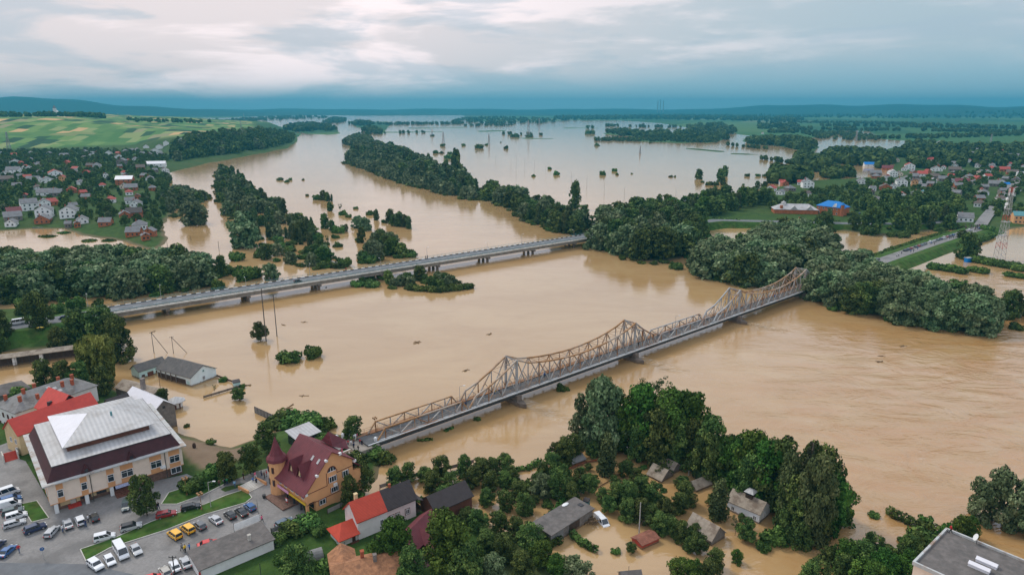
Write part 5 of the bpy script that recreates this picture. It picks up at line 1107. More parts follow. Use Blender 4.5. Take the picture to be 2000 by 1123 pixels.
# white cottage with cupola
h = simple('white_cottage', 'flooded white cottage with brown asbestos roof and a square glazed cupola', (1418, 977), (1485, 1006), 5.4, 0, 2.3, 'gx', 1.9, 'asbestos_brown', 'cottage_white', [('f', 1.6, .5, .8, 1.0), ('f', 6.6, .5, .8, 1.0), ('r', 2.7, .5, .7, 1.1)], o=.25, cat='house', zb=-.6)
h.part('cupola', MB().box(h.w*.42, h.w*.62, 2.0, 3.9, 3.2, 4.6), 'dark_wood'); h.part('cupola_window', MB().box(h.w*.43, h.w*.61, 1.95, 3.95, 4.6, 5.1), 'glass'); h.part('cupola_roof', MB().frus((h.w*.38, h.w*.66, 1.7, 4.2), (h.w*.46, h.w*.58, 2.7, 3.2), 5.1, 5.6), 'zinc')
# brown barns in the gardens
simple('hay_barn', 'flooded barn with long streaky brown asbestos roof below the white cottage', (1337, 1027), (1390, 1058), 5.0, 0, 1.2, 'gx', 2.4, 'asbestos_brown', 'grey_wood', o=.25, cat='barn', zb=-.6)
simple('sunken_hut', 'hut sunk to its pale ridged roof, nearest to the dark poplar', (1262, 925), (1292, 940), 5.0, 0, .5, 'gx', 2.1, 'asbestos_brown', 'grey_wood', o=.2, cat='hut', zb=-.6)
simple('sunken_hut', 'twin hut sunk to its brown roof behind the pale ridged hut', (1284, 911), (1312, 925), 4.4, 0, .5, 'gx', 2.1, 'asbestos_brown', 'grey_wood', o=.2, cat='hut', zb=-.6)
simple('sunken_hut', 'small hut sunk to its curved brown roof above the white cottage', (1360, 957), (1392, 944), 3.4, 0, .7, 'gx', 1.5, 'asbestos_brown', 'grey_wood', o=.2, cat='hut', zb=-.6)
simple('sunken_hut', 'low hut with silvery bent tin roof on the flooded bank', (1118, 906), (1146, 896), 3.6, 0, .8, 'gx', .9, 'asbestos', 'brick_red', o=.2, cat='hut', zb=-.6)
simple('sunken_hut', 'grey hut roof poking up at the bottom edge of the flood', (1216, 1140), (1258, 1136), 3.5, 0, 1.2, 'gx', 1.4, 'tar_roof', 'grey_wood', o=.2, cat='hut', zb=-.6)
simple('privy', 'tiny teal plank hut behind the grey plank shed', P(1138, 977, 1.7), P(1149, 980, 1.7), 1.3, 0, 1.7, 'shed', .2, 'dark_roof', 'bluegreen_paint', o=.08, cat='hut', zb=-.5)
simple('garden_shed', 'small dark maroon shed roof under the trees at the bottom', P(822, 1112, 3), P(858, 1096, 3), 3.0, 1.3, 3, 'shed', .4, 'maroon_flat', 'dark_wood', cat='shed')
def greenhouse():
    p = PG(611, 1088); r = empty('greenhouse', p, .5, 'small domed pale greenhouse on the lawn', 'greenhouse'); mb = MB(); n = 8
    pts = [(1.3*math.cos(math.pi*i/n), 1.5*math.sin(math.pi*i/n)) for i in range(n+1)]; mb.ext(pts, 'x', -1.8, 1.8); mb.build('cover', M['asbestos'], r)
    for x in (-1.8, 0, 1.8): MB().box(x-.03, x+.03, -1.33, 1.33, 0, .1).build('frame', M['dark_metal'], r)
greenhouse()
# flat roofed block at the lower right
def block():
    ze = 12.0; a = P(1783, 1096, ze); b = P(1848, 1030, ze); c = P(2000, 1086, ze)
    u = (b-a); L1 = u.length; ang = math.atan2(u.y, u.x)
    r = empty('flat_roofed_block', (a.x, a.y, 0), ang, 'cream block of flats with flat tar roof and metal edged parapet at lower right', 'building')
    # local x runs from the near left corner to the back corner; the block lies to the right of it (local -y)
    D = 26.0
    MB().box(.15, L1-.15, -D, -.15, -.5, ze-.5).build('wall', M['cream_wall'], r)
    MB().box(.1, L1-.1, -D+.0, -.1, ze-.497, ze-.35).build('roof', M['tar_roof'], r)
    pp = MB(); pp.box(-.05, .3, -D, .05, ze-.6, ze+.05); pp.box(L1-.3, L1+.05, -D, .05, ze-.6, ze+.05); pp.box(.303, L1-.303, -.3, .05, ze-.6, ze+.05); pp.build('parapet', M['zinc_ledge'], r)
    MB().box(.10, .147, -9, -3, 4, ze-1).build('peach_panel', M['peach_panel'], r)
    for x, y, l in ((9.2, -8.0, 3.0), (6.9, -7.6, 3.0), (2.4, -11.0, 3.4)):
        s = MB(); s.box(x-.55, x+.55, y-l/2, y+l/2, ze-.347, ze+.15); s.ext([(x-.6, ze+.16), (x, ze+.5), (x+.6, ze+.16)], 'y', y-l/2-.05, y+l/2+.05); s.build('skylight', M['zinc_white'], r)
    ds = empty('satellite_dish', Matrix.Rotation(ang, 4, 'Z') @ Vector((L1-.7, -5.0, 0)) + Vector((a.x, a.y, ze)), ang+2.2, 'round white satellite dish on the parapet of the flat roofed block', 'dish')
    MB().cyl((0, 0, -.4), (0, 0, .7), .05).build('mast', M['dark_metal'], ds)
    MB().cyl((.1, 0, .9), (.3, 0, 1.0), .25, .65, 14).cyl((.0, 0, .88), (.1, 0, .9), .05, .25, 14).build('reflector', M['white_paint'], ds)
    return r, a, u.normalized(), ze
BLK, BLK_A, BLK_U, BLK_Z = block()
# platform canopy standing in the water on the left
def canopy():
    a = P(-60, 708, 3.4); b = P(160, 679, 3.4); ang = math.atan2(b.y-a.y, b.x-a.x); L = (b-a).length
    r = empty('market_canopy', (a.x, a.y, 0), ang, 'long pinkish brown roofed market row with white pillars standing in floodwater', 'building')
    MB().ext([(-.3, 3.3), (2.2, 4.2), (4.6, 3.3), (4.6, 3.1), (2.2, 4.0), (-.3, 3.1)], 'x', 0, L).build('roof', M['asbestos_brown'], r)
    MB().box(.3, L-.3, 1.2, 4.2, -.4, 3.08).build('wall', M['dark_wood'], r)
    for f in (.02, .36, .60, .93): MB().box(L*f, L*f+1.1, .1, 1.197, -.4, 3.1).build('pillar', M['white_wall'], r)
    rl = MB(); rl.bar((.2, .05, 1.1), (L-.2, .05, 1.1), .06)
    for k in range(0, int(L), 2): rl.bar((k+.3, .05, -.4), (k+.3, .05, 3.1), .07)
    rl.build('railing', M['dark_metal'], r)
canopy()
# framed glass fence on the river bank
def bank_fence():
    a = P(498, 806, 0); b = P(556, 829, 0.6); a.z = b.z = 0; L = (b-a).length; ang = math.atan2(b.y-a.y, b.x-a.x)
    r = empty('panel_fence', a, ang, 'dark framed row of pale panels rising out of the flood by the bank', 'fence')
    n = 9
    for k in range(n): MB().box(L*k/n+.12, L*(k+1)/n-.12, -.03, .03, .35, 1.75).build('panel', M['asbestos'], r)
    f = MB(); f.box(0, L, -.07, .07, 1.85, 2.0); f.box(0, L, -.07, .07, .1, .25)
    for k in range(n+1): f.box(L*k/n-.06, L*k/n+.06, -.06, .06, -.6, 1.847)
    f.build('frame', M['dark_metal'], r)
bank_fence()
def slat_fence(pts, z, h, label, m='grey_wood', name='fence', gap=2.2):
    pts = [P(x, y, z) for x, y in pts]; o = pts[0]; r = empty(name, o, 0, label, 'fence'); pl = [p-o for p in pts]
    for i, (a, b) in enumerate(zip(pl, pl[1:])):
        L = (b-a).length; q = MB(); q.bar(a+Vector((0, 0, h*.55)), b+Vector((0, 0, h*.55)), .05, h*.75); q.build('panel', M[m], r)
        ps = MB(); n = max(1, int(L/gap))
        for k in range(n+1): c = a.lerp(b, k/n); ps.bar(c+Vector((0, 0, -.5)), c+Vector((0, 0, h)), .12)
        ps.build('posts', M['dark_wood'], r)
slat_fence([(398, 778), (428, 769), (478, 754)], 0, .9, 'low grey slatted fence rising from the water below the flooded barn')
slat_fence([(416, 733), (434, 740), (455, 748)], 0, .9, 'dark rail fence running from the flooded barn to the turquoise shed', 'dark_wood')
slat_fence([(742, 955), (790, 938), (835, 926), (880, 917), (925, 905)], 0.2, 1.2, 'dull grey sheet fence along the flooded river bank gardens', 'brick_grey')
slat_fence([(640, 1004), (665, 992), (680, 982)], 3.0, 1.3, 'pale metal sheet fence at the foot of the orange gable wall', 'asbestos')
slat_fence([(530, 1042), (560, 1030), (578, 1020)], 3.0, 1.3, 'short pale sheet fence behind the blue grey estate car', 'asbestos')
slat_fence([(1112, 918), (1145, 905), (1175, 900)], 0, .7, 'half drowned brick garden wall beside the tin roofed hut', 'brick_red', 'garden_wall')
slat_fence([(1155, 960), (1190, 940), (1225, 915)], 0, .35, 'thin line of drowned pickets crossing the flooded garden', 'dark_wood')
# ---------------------------------------------------------------- car park, lawns, paths
def sheet(name, px, m, z, kind='structure', dz=0.0):
    o = quad_sheet(name, [P(x, y, z) for x, y in px], M[m]); return tag(o, kind=kind)
ZT = 3.0
sheet('parking_lot', [(-260, 1010), (-60, 905), (20, 890), (50, 900), (100, 985), (365, 925), (440, 960), (520, 935), (560, 905), (600, 1010), (545, 1062), (520, 1070), (400, 1130), (300, 1240), (-200, 1400)], 'lot', ZT+.03)
sheet('street', [(-300, 1075), (0, 1098), (170, 1101), (300, 1130), (300, 1200), (-300, 1240)], 'asphalt', ZT+.035)
sheet('street', [(-140, 960), (0, 905), (60, 862), (75, 850), (50, 845), (20, 862), (-140, 920)], 'lot', ZT+.034)
sheet('path', [(400, 975), (440, 950), (520, 935), (600, 905), (640, 893), (660, 880), (690, 864), (738, 858), (716, 848), (690, 850), (650, 866), (620, 880), (560, 905), (500, 920), (430, 948)], 'lot', ZT+.036)
def lawn(px, label=None, h=.12, z=ZT+.03):
    pts = [P(x, y, z) for x, y in px]; mb = MB(); mb.prism([(p.x, p.y) for p in pts], z-.05, z+h); o = mb.build('lawn', M['grass_lawn']); tag(o, kind='structure')
    kb = MB(); n = len(pts)
    for i in range(n): a, b = pts[i], pts[(i+1) % n]; kb.bar(a+Vector((0, 0, .08)), b+Vector((0, 0, .08)), .16, .2)
    tag(kb.build('kerb', M['pale_concrete']), kind='structure')
lawn([(157, 1073), (168, 1096), (215, 1070), (325, 1035), (400, 1005), (480, 982), (492, 972), (480, 955), (440, 968), (400, 985), (300, 1017), (225, 1050)])
lawn([(40, 985), (72, 978), (96, 1012), (62, 1020)])
lawn([(315, 985), (330, 962), (400, 940), (425, 925), (440, 945), (400, 965), (345, 985)])
mat('mud', (.16, .115, .08), .8, .25, .6, stain=(.22, .17, .12))
def stairs():
    a = P(470, 955, 3.05); b = P(492, 944, 3.05); r = empty('stone_steps', a, math.atan2(b.y-a.y, b.x-a.x), 'broad pale stone steps beside the round corner turret', 'steps'); mb = MB()
    for k in range(7): mb.box(0, 4.2, -.45*k, -.45*k+.447, -.1, .62-.09*k)
    mb.build('treads', M['pale_concrete'], r)
    MB().box(-.3, -.003, -3.2, .5, -.1, .75).build('side_wall', M['peach_panel'], r); MB().box(4.203, 4.5, -3.2, .5, -.1, .75).build('side_wall', M['peach_panel'], r)
stairs()
# ---------------------------------------------------------------- cars
PAINT = {}
def paint(n, c, rough=.28):
    if n not in PAINT:
        m = mat('paint_' + n, c, rough, .03, 3, spec=.6); m.node_tree.nodes['Principled BSDF'].inputs['Coat Weight'].default_value = .4; PAINT[n] = m
    return PAINT[n]
for n, c in (('white', (.74, .75, .76)), ('silver', (.46, .47, .48)), ('black', (.015, .016, .018)), ('navy', (.015, .03, .085)), ('blue', (.02, .10, .28)), ('red', (.28, .015, .02)), ('bright_red', (.60, .03, .02)), ('yellow', (.85, .45, .02)), ('grey', (.12, .125, .13)), ('teal', (.05, .085, .085)), ('bluegrey', (.14, .19, .24)), ('beige', (.42, .39, .34))): paint(n, c)
mat('tyre', (.02, .02, .022), .85, .1); mat('rim', (.4, .4, .41), .35, .05, metal=.6); mat('car_glass', (.02, .026, .032), .06, .1, spec=.9); mat('lamp_clear', (.75, .76, .74), .2, .03); mat('lamp_red', (.4, .02, .015), .25, .05); mat('trim_black', (.02, .02, .02), .6, .1)
CARS = {  # body side profile, cabin bottom x0,x1, top x0,x1, belt z, roof z, length, width
 'sedan': ([(-2.2, .32), (-2.27, .62), (-2.2, .90), (-1.45, .98), (.95, .94), (1.95, .80), (2.22, .62), (2.2, .30)], (-1.75, 1.1), (-1.05, .35), .93, 1.44, 1.76),
 'wagon': ([(-2.25, .32), (-2.32, .7), (-2.25, .95), (.95, .95), (1.95, .82), (2.25, .62), (2.22, .30)], (-2.22, 1.1), (-1.95, .35), .93, 1.48, 1.77),
 'hatch': ([(-1.95, .32), (-2.0, .7), (-1.9, .95), (.95, .95), (1.75, .80), (1.98, .62), (1.95, .30)], (-1.85, 1.1), (-1.45, .35), .93, 1.50, 1.72),
 'suv': ([(-2.2, .40), (-2.28, .8), (-2.2, 1.08), (1.05, 1.08), (2.05, .98), (2.28, .7), (2.25, .38)], (-2.12, 1.15), (-1.8, .5), 1.06, 1.72, 1.86),
 'minivan': ([(-2.15, .34), (-2.2, .75), (-2.15, 1.05), (1.2, 1.05), (2.0, .88), (2.2, .6), (2.18, .32)], (-2.12, 1.35), (-2.0, .45), 1.03, 1.82, 1.8),
 'van': ([(-2.6, .36), (-2.65, 1.0), (-2.6, 1.15), (1.7, 1.15), (2.4, .95), (2.62, .7), (2.6, .36)], (-2.58, 1.95), (-2.5, 1.15), 1.13, 2.15, 1.92),
 'minibus': ([(-3.0, .38), (-3.05, 1.1), (-3.0, 1.3), (2.2, 1.3), (2.8, 1.05), (3.0, .75), (2.98, .38)], (-2.98, 2.35), (-2.92, 1.7), 1.28, 2.5, 2.02)}
CM = {}
def car_meshes(k):
    if k in CM: return CM[k]
    pr, cb, ct, bz, rz_, W = CARS[k]; h = W/2; d = {}
    mb = MB(); mb.ext(pr, 'y', -h, h); me = mb.mesh('body')
    bm = bmesh.new(); bm.from_mesh(me); bmesh.ops.bevel(bm, geom=[e for e in bm.edges if e.calc_face_angle(0) > .25], offset=.07, segments=2, affect='EDGES', profile=.6); bm.to_mesh(me); bm.free(); me.materials.append(PAINT['white']); d['body'] = me
    ti = .16; solid = k in ('van',)
    g = MB(); g.frus((cb[0], cb[1], -h+.06, h-.06), (ct[0], ct[1], -h+ti, h-ti), bz-.03, rz_-.05); d['cabin_glass'] = g.mesh('cabin_glass', M['car_glass'])
    rf = MB(); rf.frus((ct[0]-.04, ct[1]+.05, -h+ti-.03, h-ti+.03), (ct[0]+.06, ct[1]-.08, -h+ti+.05, h-ti-.05), rz_-.06, rz_+.02)
    for s in (-1, 1):
        y0, y1 = s*(h-.05), s*(h-ti+.01)
        for xb, xt in ((cb[0], ct[0]), (cb[1], ct[1])): rf.bar((xb, y0, bz-.02), (xt, y1, rz_-.04), .10, .08)
        for f in ((.5,) if k in ('sedan', 'hatch') else (.36, .68)): rf.bar((cb[0]+(cb[1]-cb[0])*f, y0, bz), (ct[0]+(ct[1]-ct[0])*f, y1, rz_-.04), .09, .07)
        if k in ('van', 'minibus') and solid: rf.add([(cb[0], y0+s*.02, bz), (cb[0]+(cb[1]-cb[0])*.72, y0+s*.02, bz), (ct[0]+(ct[1]-ct[0])*.72, y1+s*.02, rz_-.05), (ct[0], y1+s*.02, rz_-.05)], [(0, 1, 2, 3)])
    d['roof'] = rf.mesh('roof', PAINT['white'])
    xw = max(p[0] for p in pr); r = .32 if k not in ('suv', 'van', 'minibus') else .37
    d['wheels'] = [(x, s*(h-.10), r) for x in (-xw*.62, xw*.64) for s in (-1, 1)]; d['r'] = r
    d['wheel'] = MB().cyl((0, -.11, 0), (0, .11, 0), r, n=14).mesh('wheel', M['tyre']); d['rim'] = MB().cyl((0, -.13, 0), (0, .13, 0), r*.6, n=10).mesh('rim', M['rim'])
    fz = .68 if k not in ('suv', 'van', 'minibus') else .85; xf = xw-.06; xr = min(p[0] for p in pr)
    d['headlight'] = MB().box(-.05, .10, -.2, .2, -.08, .08).mesh('headlight', M['lamp_clear']); d['taillight'] = MB().box(-.10, .05, -.13, .13, -.11, .11).mesh('taillight', M['lamp_red'])
    d['pos'] = (xf-.02, fz, xr+.03, fz+.12, h)
    d['front_bumper'] = MB().box(xf-.02, xf+.11, -h+.12, h-.12, .34, .50).mesh('front_bumper', M['trim_black']); d['rear_bumper'] = MB().box(xr-.03, xr+.12, -h+.12, h-.12, .34, .52).mesh('rear_bumper', M['trim_black'])
    CM[k] = d; return d
def sub(name, me, parent, loc=None, m=None):
    o = bpy.data.objects.new(name, me); COL.objects.link(o); o.parent = parent
    if loc: o.location = loc
    if m: o.material_slots[0].link = 'OBJECT'; o.material_slots[0].material = m
    return o
def car(kind, px, py, dx, dy, col, label, z=ZT+.03, name='parked_car', group=None, detail=True, roofcol=None, cat='car', sink=0.0, s=1.0):
    p = P(px, py, z+.7); p.z = z - sink; q = P(px+dx, py+dy, z+.7); ang = math.atan2(q.y-p.y, q.x-p.x)
    return car_at(kind, p, ang, col, label, name, group, detail, roofcol, cat, s)
def car_at(kind, p, ang, col, label, name='parked_car', group=None, detail=True, roofcol=None, cat='car', s=1.0):
    r = empty(name, p, ang, label, cat, group); d = car_meshes(kind); r.scale = (s*.85,)*3
    sub('body', d['body'], r, None, paint(col, None)); sub('roof', d['roof'], r, None, paint(roofcol or col, None)); sub('cabin_glass', d['cabin_glass'], r)
    for x, y, rr_ in d['wheels']:
        w_ = sub('wheel', d['wheel'], r, (x, y, rr_))
        if detail: sub('rim', d['rim'], w_)
    if detail:
        xf, fz, xr, rz_, h = d['pos']
        for s_ in (-1, 1): sub('headlight', d['headlight'], r, (xf, s_*(h-.32), fz)); sub('taillight', d['taillight'], r, (xr, s_*(h-.22), rz_))
        sub('front_bumper', d['front_bumper'], r); sub('rear_bumper', d['rear_bumper'], r)
    return r
G = 'cars parked in the lower left car park'
for a in [
 ('minibus', 12, 962, 30, -10, 'white', 'white minibus at the top of the row left of the lawn'),
 ('minivan', 22, 974, 30, -9, 'blue', 'blue car wedged between the two white vans'),
 ('van', 17, 985, 30, -8, 'white', 'white panel van second from the top of the left row'),
 ('wagon', 25, 996, 30, -8, 'teal', 'dark teal estate car below the white panel van'),
 ('minivan', 32, 1006, 30, -9, 'white', 'white people carrier below the dark teal estate'),
 ('wagon', 28, 1020, 30, -9, 'silver', 'silver estate car at the bottom of the left row'),
 ('suv', 68, 1030, 30, -11, 'navy', 'dark navy crossover in front of the small square lawn'),
 ('wagon', 101, 1036, 15, -17, 'silver', 'old silver grey estate car parked askew near the red steps'),
 ('sedan', 132, 1021, -8, -20, 'silver', 'silver sedan left of the small white van'),
 ('minivan', 156, 1015, -9, -18, 'white', 'small white van parked in front of the hall pillars'),
 ('hatch', 184, 1008, -8, -17, 'black', 'black hatchback with red tail lights right of the white van'),
 ('minivan', 246, 986, -4, 22, 'teal', 'dark green grey van beside the dark round tree'),
 ('wagon', 325, 1002, 36, -8, 'red', 'dark red estate car on the drive above the lawn strip'),
 ('wagon', 373, 988, 36, -8, 'black', 'black estate car at the right end of the drive'),
 ('suv', 256, 1027, 36, -9, 'silver', 'silver off road car with a black roof'),
 ('minivan', 204, 1047, 36, -9, 'white', 'white people carrier left of the silver off road car'),
 ('minibus', 236, 1076, 18, 29, 'white', 'white minibus with dark windscreen below the lawn strip'),
 ('sedan', 265, 1071, 16, 22, 'silver', 'silver sedan right of the white minibus'),
 ('hatch', 214, 1092, 14, 22, 'white', 'white hatchback just left of the white minibus'),
 ('suv', 186, 1101, 24, 18, 'white', 'white off road car lowest in the row below the lawn'),
 ('minivan', 341, 1042, -14, -10, 'yellow', 'yellow van, the left one of the pair below the lawn'),
 ('minivan', 366, 1031, -14, -10, 'yellow', 'yellow van next to the dark grey hatchback'),
 ('hatch', 390, 1024, -16, -13, 'grey', 'dark grey hatchback right of the yellow vans'),
 ('sedan', 421, 1013, -17, -13, 'silver', 'silver sedan between the dark grey and black cars'),
 ('hatch', 449, 1004, -15, -13, 'black', 'black hatchback right of the silver sedan'),
 ('sedan', 471, 998, -15, -13, 'black', 'black sedan left of the blue car'),
 ('hatch', 488, 988, -15, -12, 'blue', 'blue hatchback at the right end of the row by the steps'),
 ('wagon', 556, 1018, 30, -15, 'bluegrey', 'blue grey estate car by the pale fence'),
 ('sedan', 406, 1060, 34, -9, 'bright_red', 'bright red car half hidden behind the garage roof'),
 ('sedan', 341, 1103, -10, -22, 'white', 'white sedan left of the garage by the pole'),
 ('hatch', 322, 1114, -14, -18, 'beige', 'beige hatchback in front of the white sedan'),
 ('sedan', 362, 1096, -10, -20, 'silver', 'silver car partly tucked behind the garage end'),
 ('sedan', 14, 1074, 16, -14, 'blue', 'blue sedan alone near the left edge'),
 ('hatch', -6, 1063, 16, -14, 'navy', 'dark navy car behind the blue sedan at the edge'),
 ('hatch', 296, 1128, 26, -8, 'bright_red', 'bright red car cut by the bottom edge')]:
    if 'minibus' in a[0] and a[1] < 100: car(*a, group=G, s=.95)
    elif a[6].startswith('silver off road'): car(*a, group=G, roofcol='black')
    else: car(*a, group=G)
vn = car('van', 1175, 1012, 20, 20, 'white', 'white van sunk to its doors in muddy floodwater beside the plank shed', z=0, name='flooded_van', cat='van', sink=.62)
car_at('suv', on_road(82, -2.2), RB_ANG, 'black', 'black car driving on the road bridge', 'moving_car')
car_at('sedan', P(125, 622, 5.05), RB_ANG*1.0, 'navy', 'dark car on the embankment road behind the round tree', 'moving_car', detail=False)
amb = car_at('minibus', P(34, 633, 5.05), RB_ANG+math.pi, 'white', 'white bodied van with grey sides on the left embankment road', 'moving_van', cat='van')
cols = ['grey', 'black', 'navy', 'red', 'black', 'red', 'bluegrey', 'grey', 'white', 'silver', 'teal', 'navy', 'white', 'red', 'navy', 'blue', 'white']
pxs = [(1718, 508.5), (1772, 491), (1778, 489), (1784, 487), (1793, 484), (1799, 482), (1805, 480), (1811, 478), (1821, 475), (1829, 472.5), (1836, 470.5), (1842, 468.5), (1848, 466.5), (1854, 464.5), (1860, 462.5), (1866, 460.5), (1876, 457)]
wh = ['alone nearest the camera', 'first of the trio', 'in the middle of the trio', 'closing the trio', 'opening the long row', 'second in the long row', 'third in the long row', 'fourth in the long row', 'behind the teal car', 'after the tall white car', 'in mid row', 'before the second white car', 'beside the last red car', 'deep in the long row', 'near the far end', 'last but one of the row', 'at the far end']
for (x, y), c_, w_ in zip(pxs, cols, wh):
    a_ = CW[1]; b_ = CW[3]; an = math.atan2(b_.y-a_.y, b_.x-a_.x); p = P(x, y, 3.0); n_ = Vector((-math.sin(an), math.cos(an), 0)); p += n_*1.2; p.z = 2.96
    car_at('sedan' if c_ not in ('white',) else 'minivan', p, an, c_, f'{c_.replace("bluegrey","blue grey")} car on the causeway, {w_}', group='cars parked along the causeway', detail=False)
car_at('hatch', P(1564, 427, 3.7), .4, 'bright_red', 'red car on the road in front of the brick villa', 'moving_car', detail=False)
car_at('sedan', P(1607, 431, 3.6), .1, 'white', 'white car on the road below the blue roofed villa', 'moving_car', detail=False)
car_at('minivan', P(1893, 451, 3.0), .6, 'white', 'white van among the crowd at the causeway end', detail=False, cat='van')
car_at('hatch', PG(1679, 418), 1.0, 'navy', 'dark blue car by the wood behind the inlet', detail=False)
# ---------------------------------------------------------------- people
SK = {}
mat('skin', (.50, .30, .21), .7, .05); mat('hair', (.03, .02, .015), .8, .2); mat('shoe_sole', (.05, .05, .05)); mat('shoe', (.03, .028, .026), .7, .1)
CL = {'red': (.50, .02, .03), 'white': (.72, .72, .72), 'black': (.02, .02, .024), 'blue': (.03, .14, .42), 'navy': (.02, .03, .09), 'grey': (.22, .22, .23), 'green': (.03, .28, .12), 'pink': (.75, .14, .26), 'yellow': (.72, .48, .04), 'denim': (.06, .10, .20), 'lightblue': (.25, .45, .62), 'brown': (.15, .08, .05)}
for n, c in CL.items(): mat('cloth_' + n, c, .9, .1, 4)
def figure(pose):
    if pose in SK: return SK[pose]
    A = {'stand': dict(lf=0, rf=0, la=.04, ra=-.02, be=.0), 'walk': dict(lf=.26, rf=-.24, la=-.2, ra=.22, be=.05), 'arms': dict(lf=.05, rf=-.05, la=.28, ra=.26, be=.25), 'sit': dict(lf=0, rf=0, la=.15, ra=.15, be=.15)}[pose]
    v = []; e = []; rad = []
    def add(p, r, par=None):
        v.append(p); rad.append(r)
        if par is not None: e.append((par, len(v)-1))
        return len(v)-1
    pel = add((0, 0, .93), (.155, .115)); wa = add((0, 0, 1.10), (.14, .10), pel); ch = add((.01, 0, 1.30), (.175, .115), wa); nk = add((.0, 0, 1.46), (.06, .06), ch); hb = add((.02, 0, 1.56), (.072, .082), nk); ht = add((.01, 0, 1.68), (.078, .092), hb); add((.0, 0, 1.74), (.045, .05), ht)
    add((.10, 0, 1.60), (.022, .02), hb)
    for s, f, a in ((1, A['lf'], A['la']), (-1, A['rf'], A['ra'])):
        hp = add((0, s*.095, .86), (.095, .10), pel); kn = add((f*.55+.03, s*.10, .48), (.062, .065), hp); an = add((f, s*.105, .09), (.042, .045), kn); add((f+.15, s*.115, .04), (.035, .045), an)
        sh = add((0, s*.20, 1.40), (.062, .06), ch); el = add((a*.4-.02, s*.25, 1.13), (.045, .045), sh); wr = add((a, s*.24, .92+A['be']), (.030, .032), el); hd = add((a+.03, s*.235, .84+A['be']), (.022, .042), wr); add((a+.05, s*.23, .77+A['be']), (.014, .03), hd); add((a+.08, s*.215, .86+A['be']), (.012, .012), wr)
    me = bpy.data.meshes.new('fig'); me.from_pydata(v, e, []); o = bpy.data.objects.new('fig', me); COL.objects.link(o)
    m = o.modifiers.new('s', 'SKIN'); 
    for i, r in enumerate(rad): o.data.skin_vertices[0].data[i].radius = r
    o.data.skin_vertices[0].data[0].use_root = True; ss_ = o.modifiers.new('b', 'SUBSURF'); ss_.levels = 1; ss_.render_levels = 1
    dg = bpy.context.evaluated_depsgraph_get(); body = bpy.data.meshes.new_from_object(o.evaluated_get(dg)); bpy.data.objects.remove(o)
    body.name = 'body'; body.materials.clear(); body.materials.append(M['skin'])
    def shell(test, off, nm):
        fs = [p for p in body.polygons if test(p.center)]; idx = {}; vs = []; out = []
        for p in fs:
            f = []
            for i in p.vertices:
                if i not in idx: idx[i] = len(vs); q = body.vertices[i]; vs.append(q.co + q.normal*off)
                f.append(idx[i])
            out.append(f)
        me2 = bpy.data.meshes.new(nm); me2.from_pydata(vs, [], out); me2.update(); me2.materials.append(M['cloth_black']); return me2
    d = dict(body=body, shirt=shell(lambda c: .93 < c.z < 1.46 or (abs(c.y) > .19 and .95+A['be'] < c.z < 1.5), .018, 'shirt'), trousers=shell(lambda c: .12 < c.z <= .96 and abs(c.y) < .2, .016, 'trousers'),
             hair=shell(lambda c: c.z > 1.60 and (c.x < .04 or c.z > 1.68), .012, 'hair'), shoes=shell(lambda c: c.z <= .12 and abs(c.y) < .2, .014, 'shoes'))
    d['hair'].materials[0] = M['hair']; d['shoes'].materials[0] = M['shoe']; SK[pose] = d; return d
NP = 0
def person_at(p, top, bot, label, pose=None, ang=None, group=None):
    global NP; NP += 1; pose = pose or ('stand', 'walk', 'stand', 'arms')[NP % 4]; d = figure(pose)
    o = bpy.data.objects.new('person', d['body']); COL.objects.link(o); o.location = p; o.rotation_euler = (0, 0, rng.uniform(0, 6.28) if ang is None else ang); s = rng.uniform(.94, 1.05); o.scale = (s, s, s)
    tag(o, label, 'person', group)
    for k, c in (('shirt', top), ('trousers', bot)): sub(k, d[k], o, None, M['cloth_' + c])
    sub('hair', d['hair'], o); sub('shoes', d['shoes'], o); return o
def person(px, py, top, bot, label, z=ZT+.04, **k): return person_at(P(px, py, z), top, bot, label, **k)
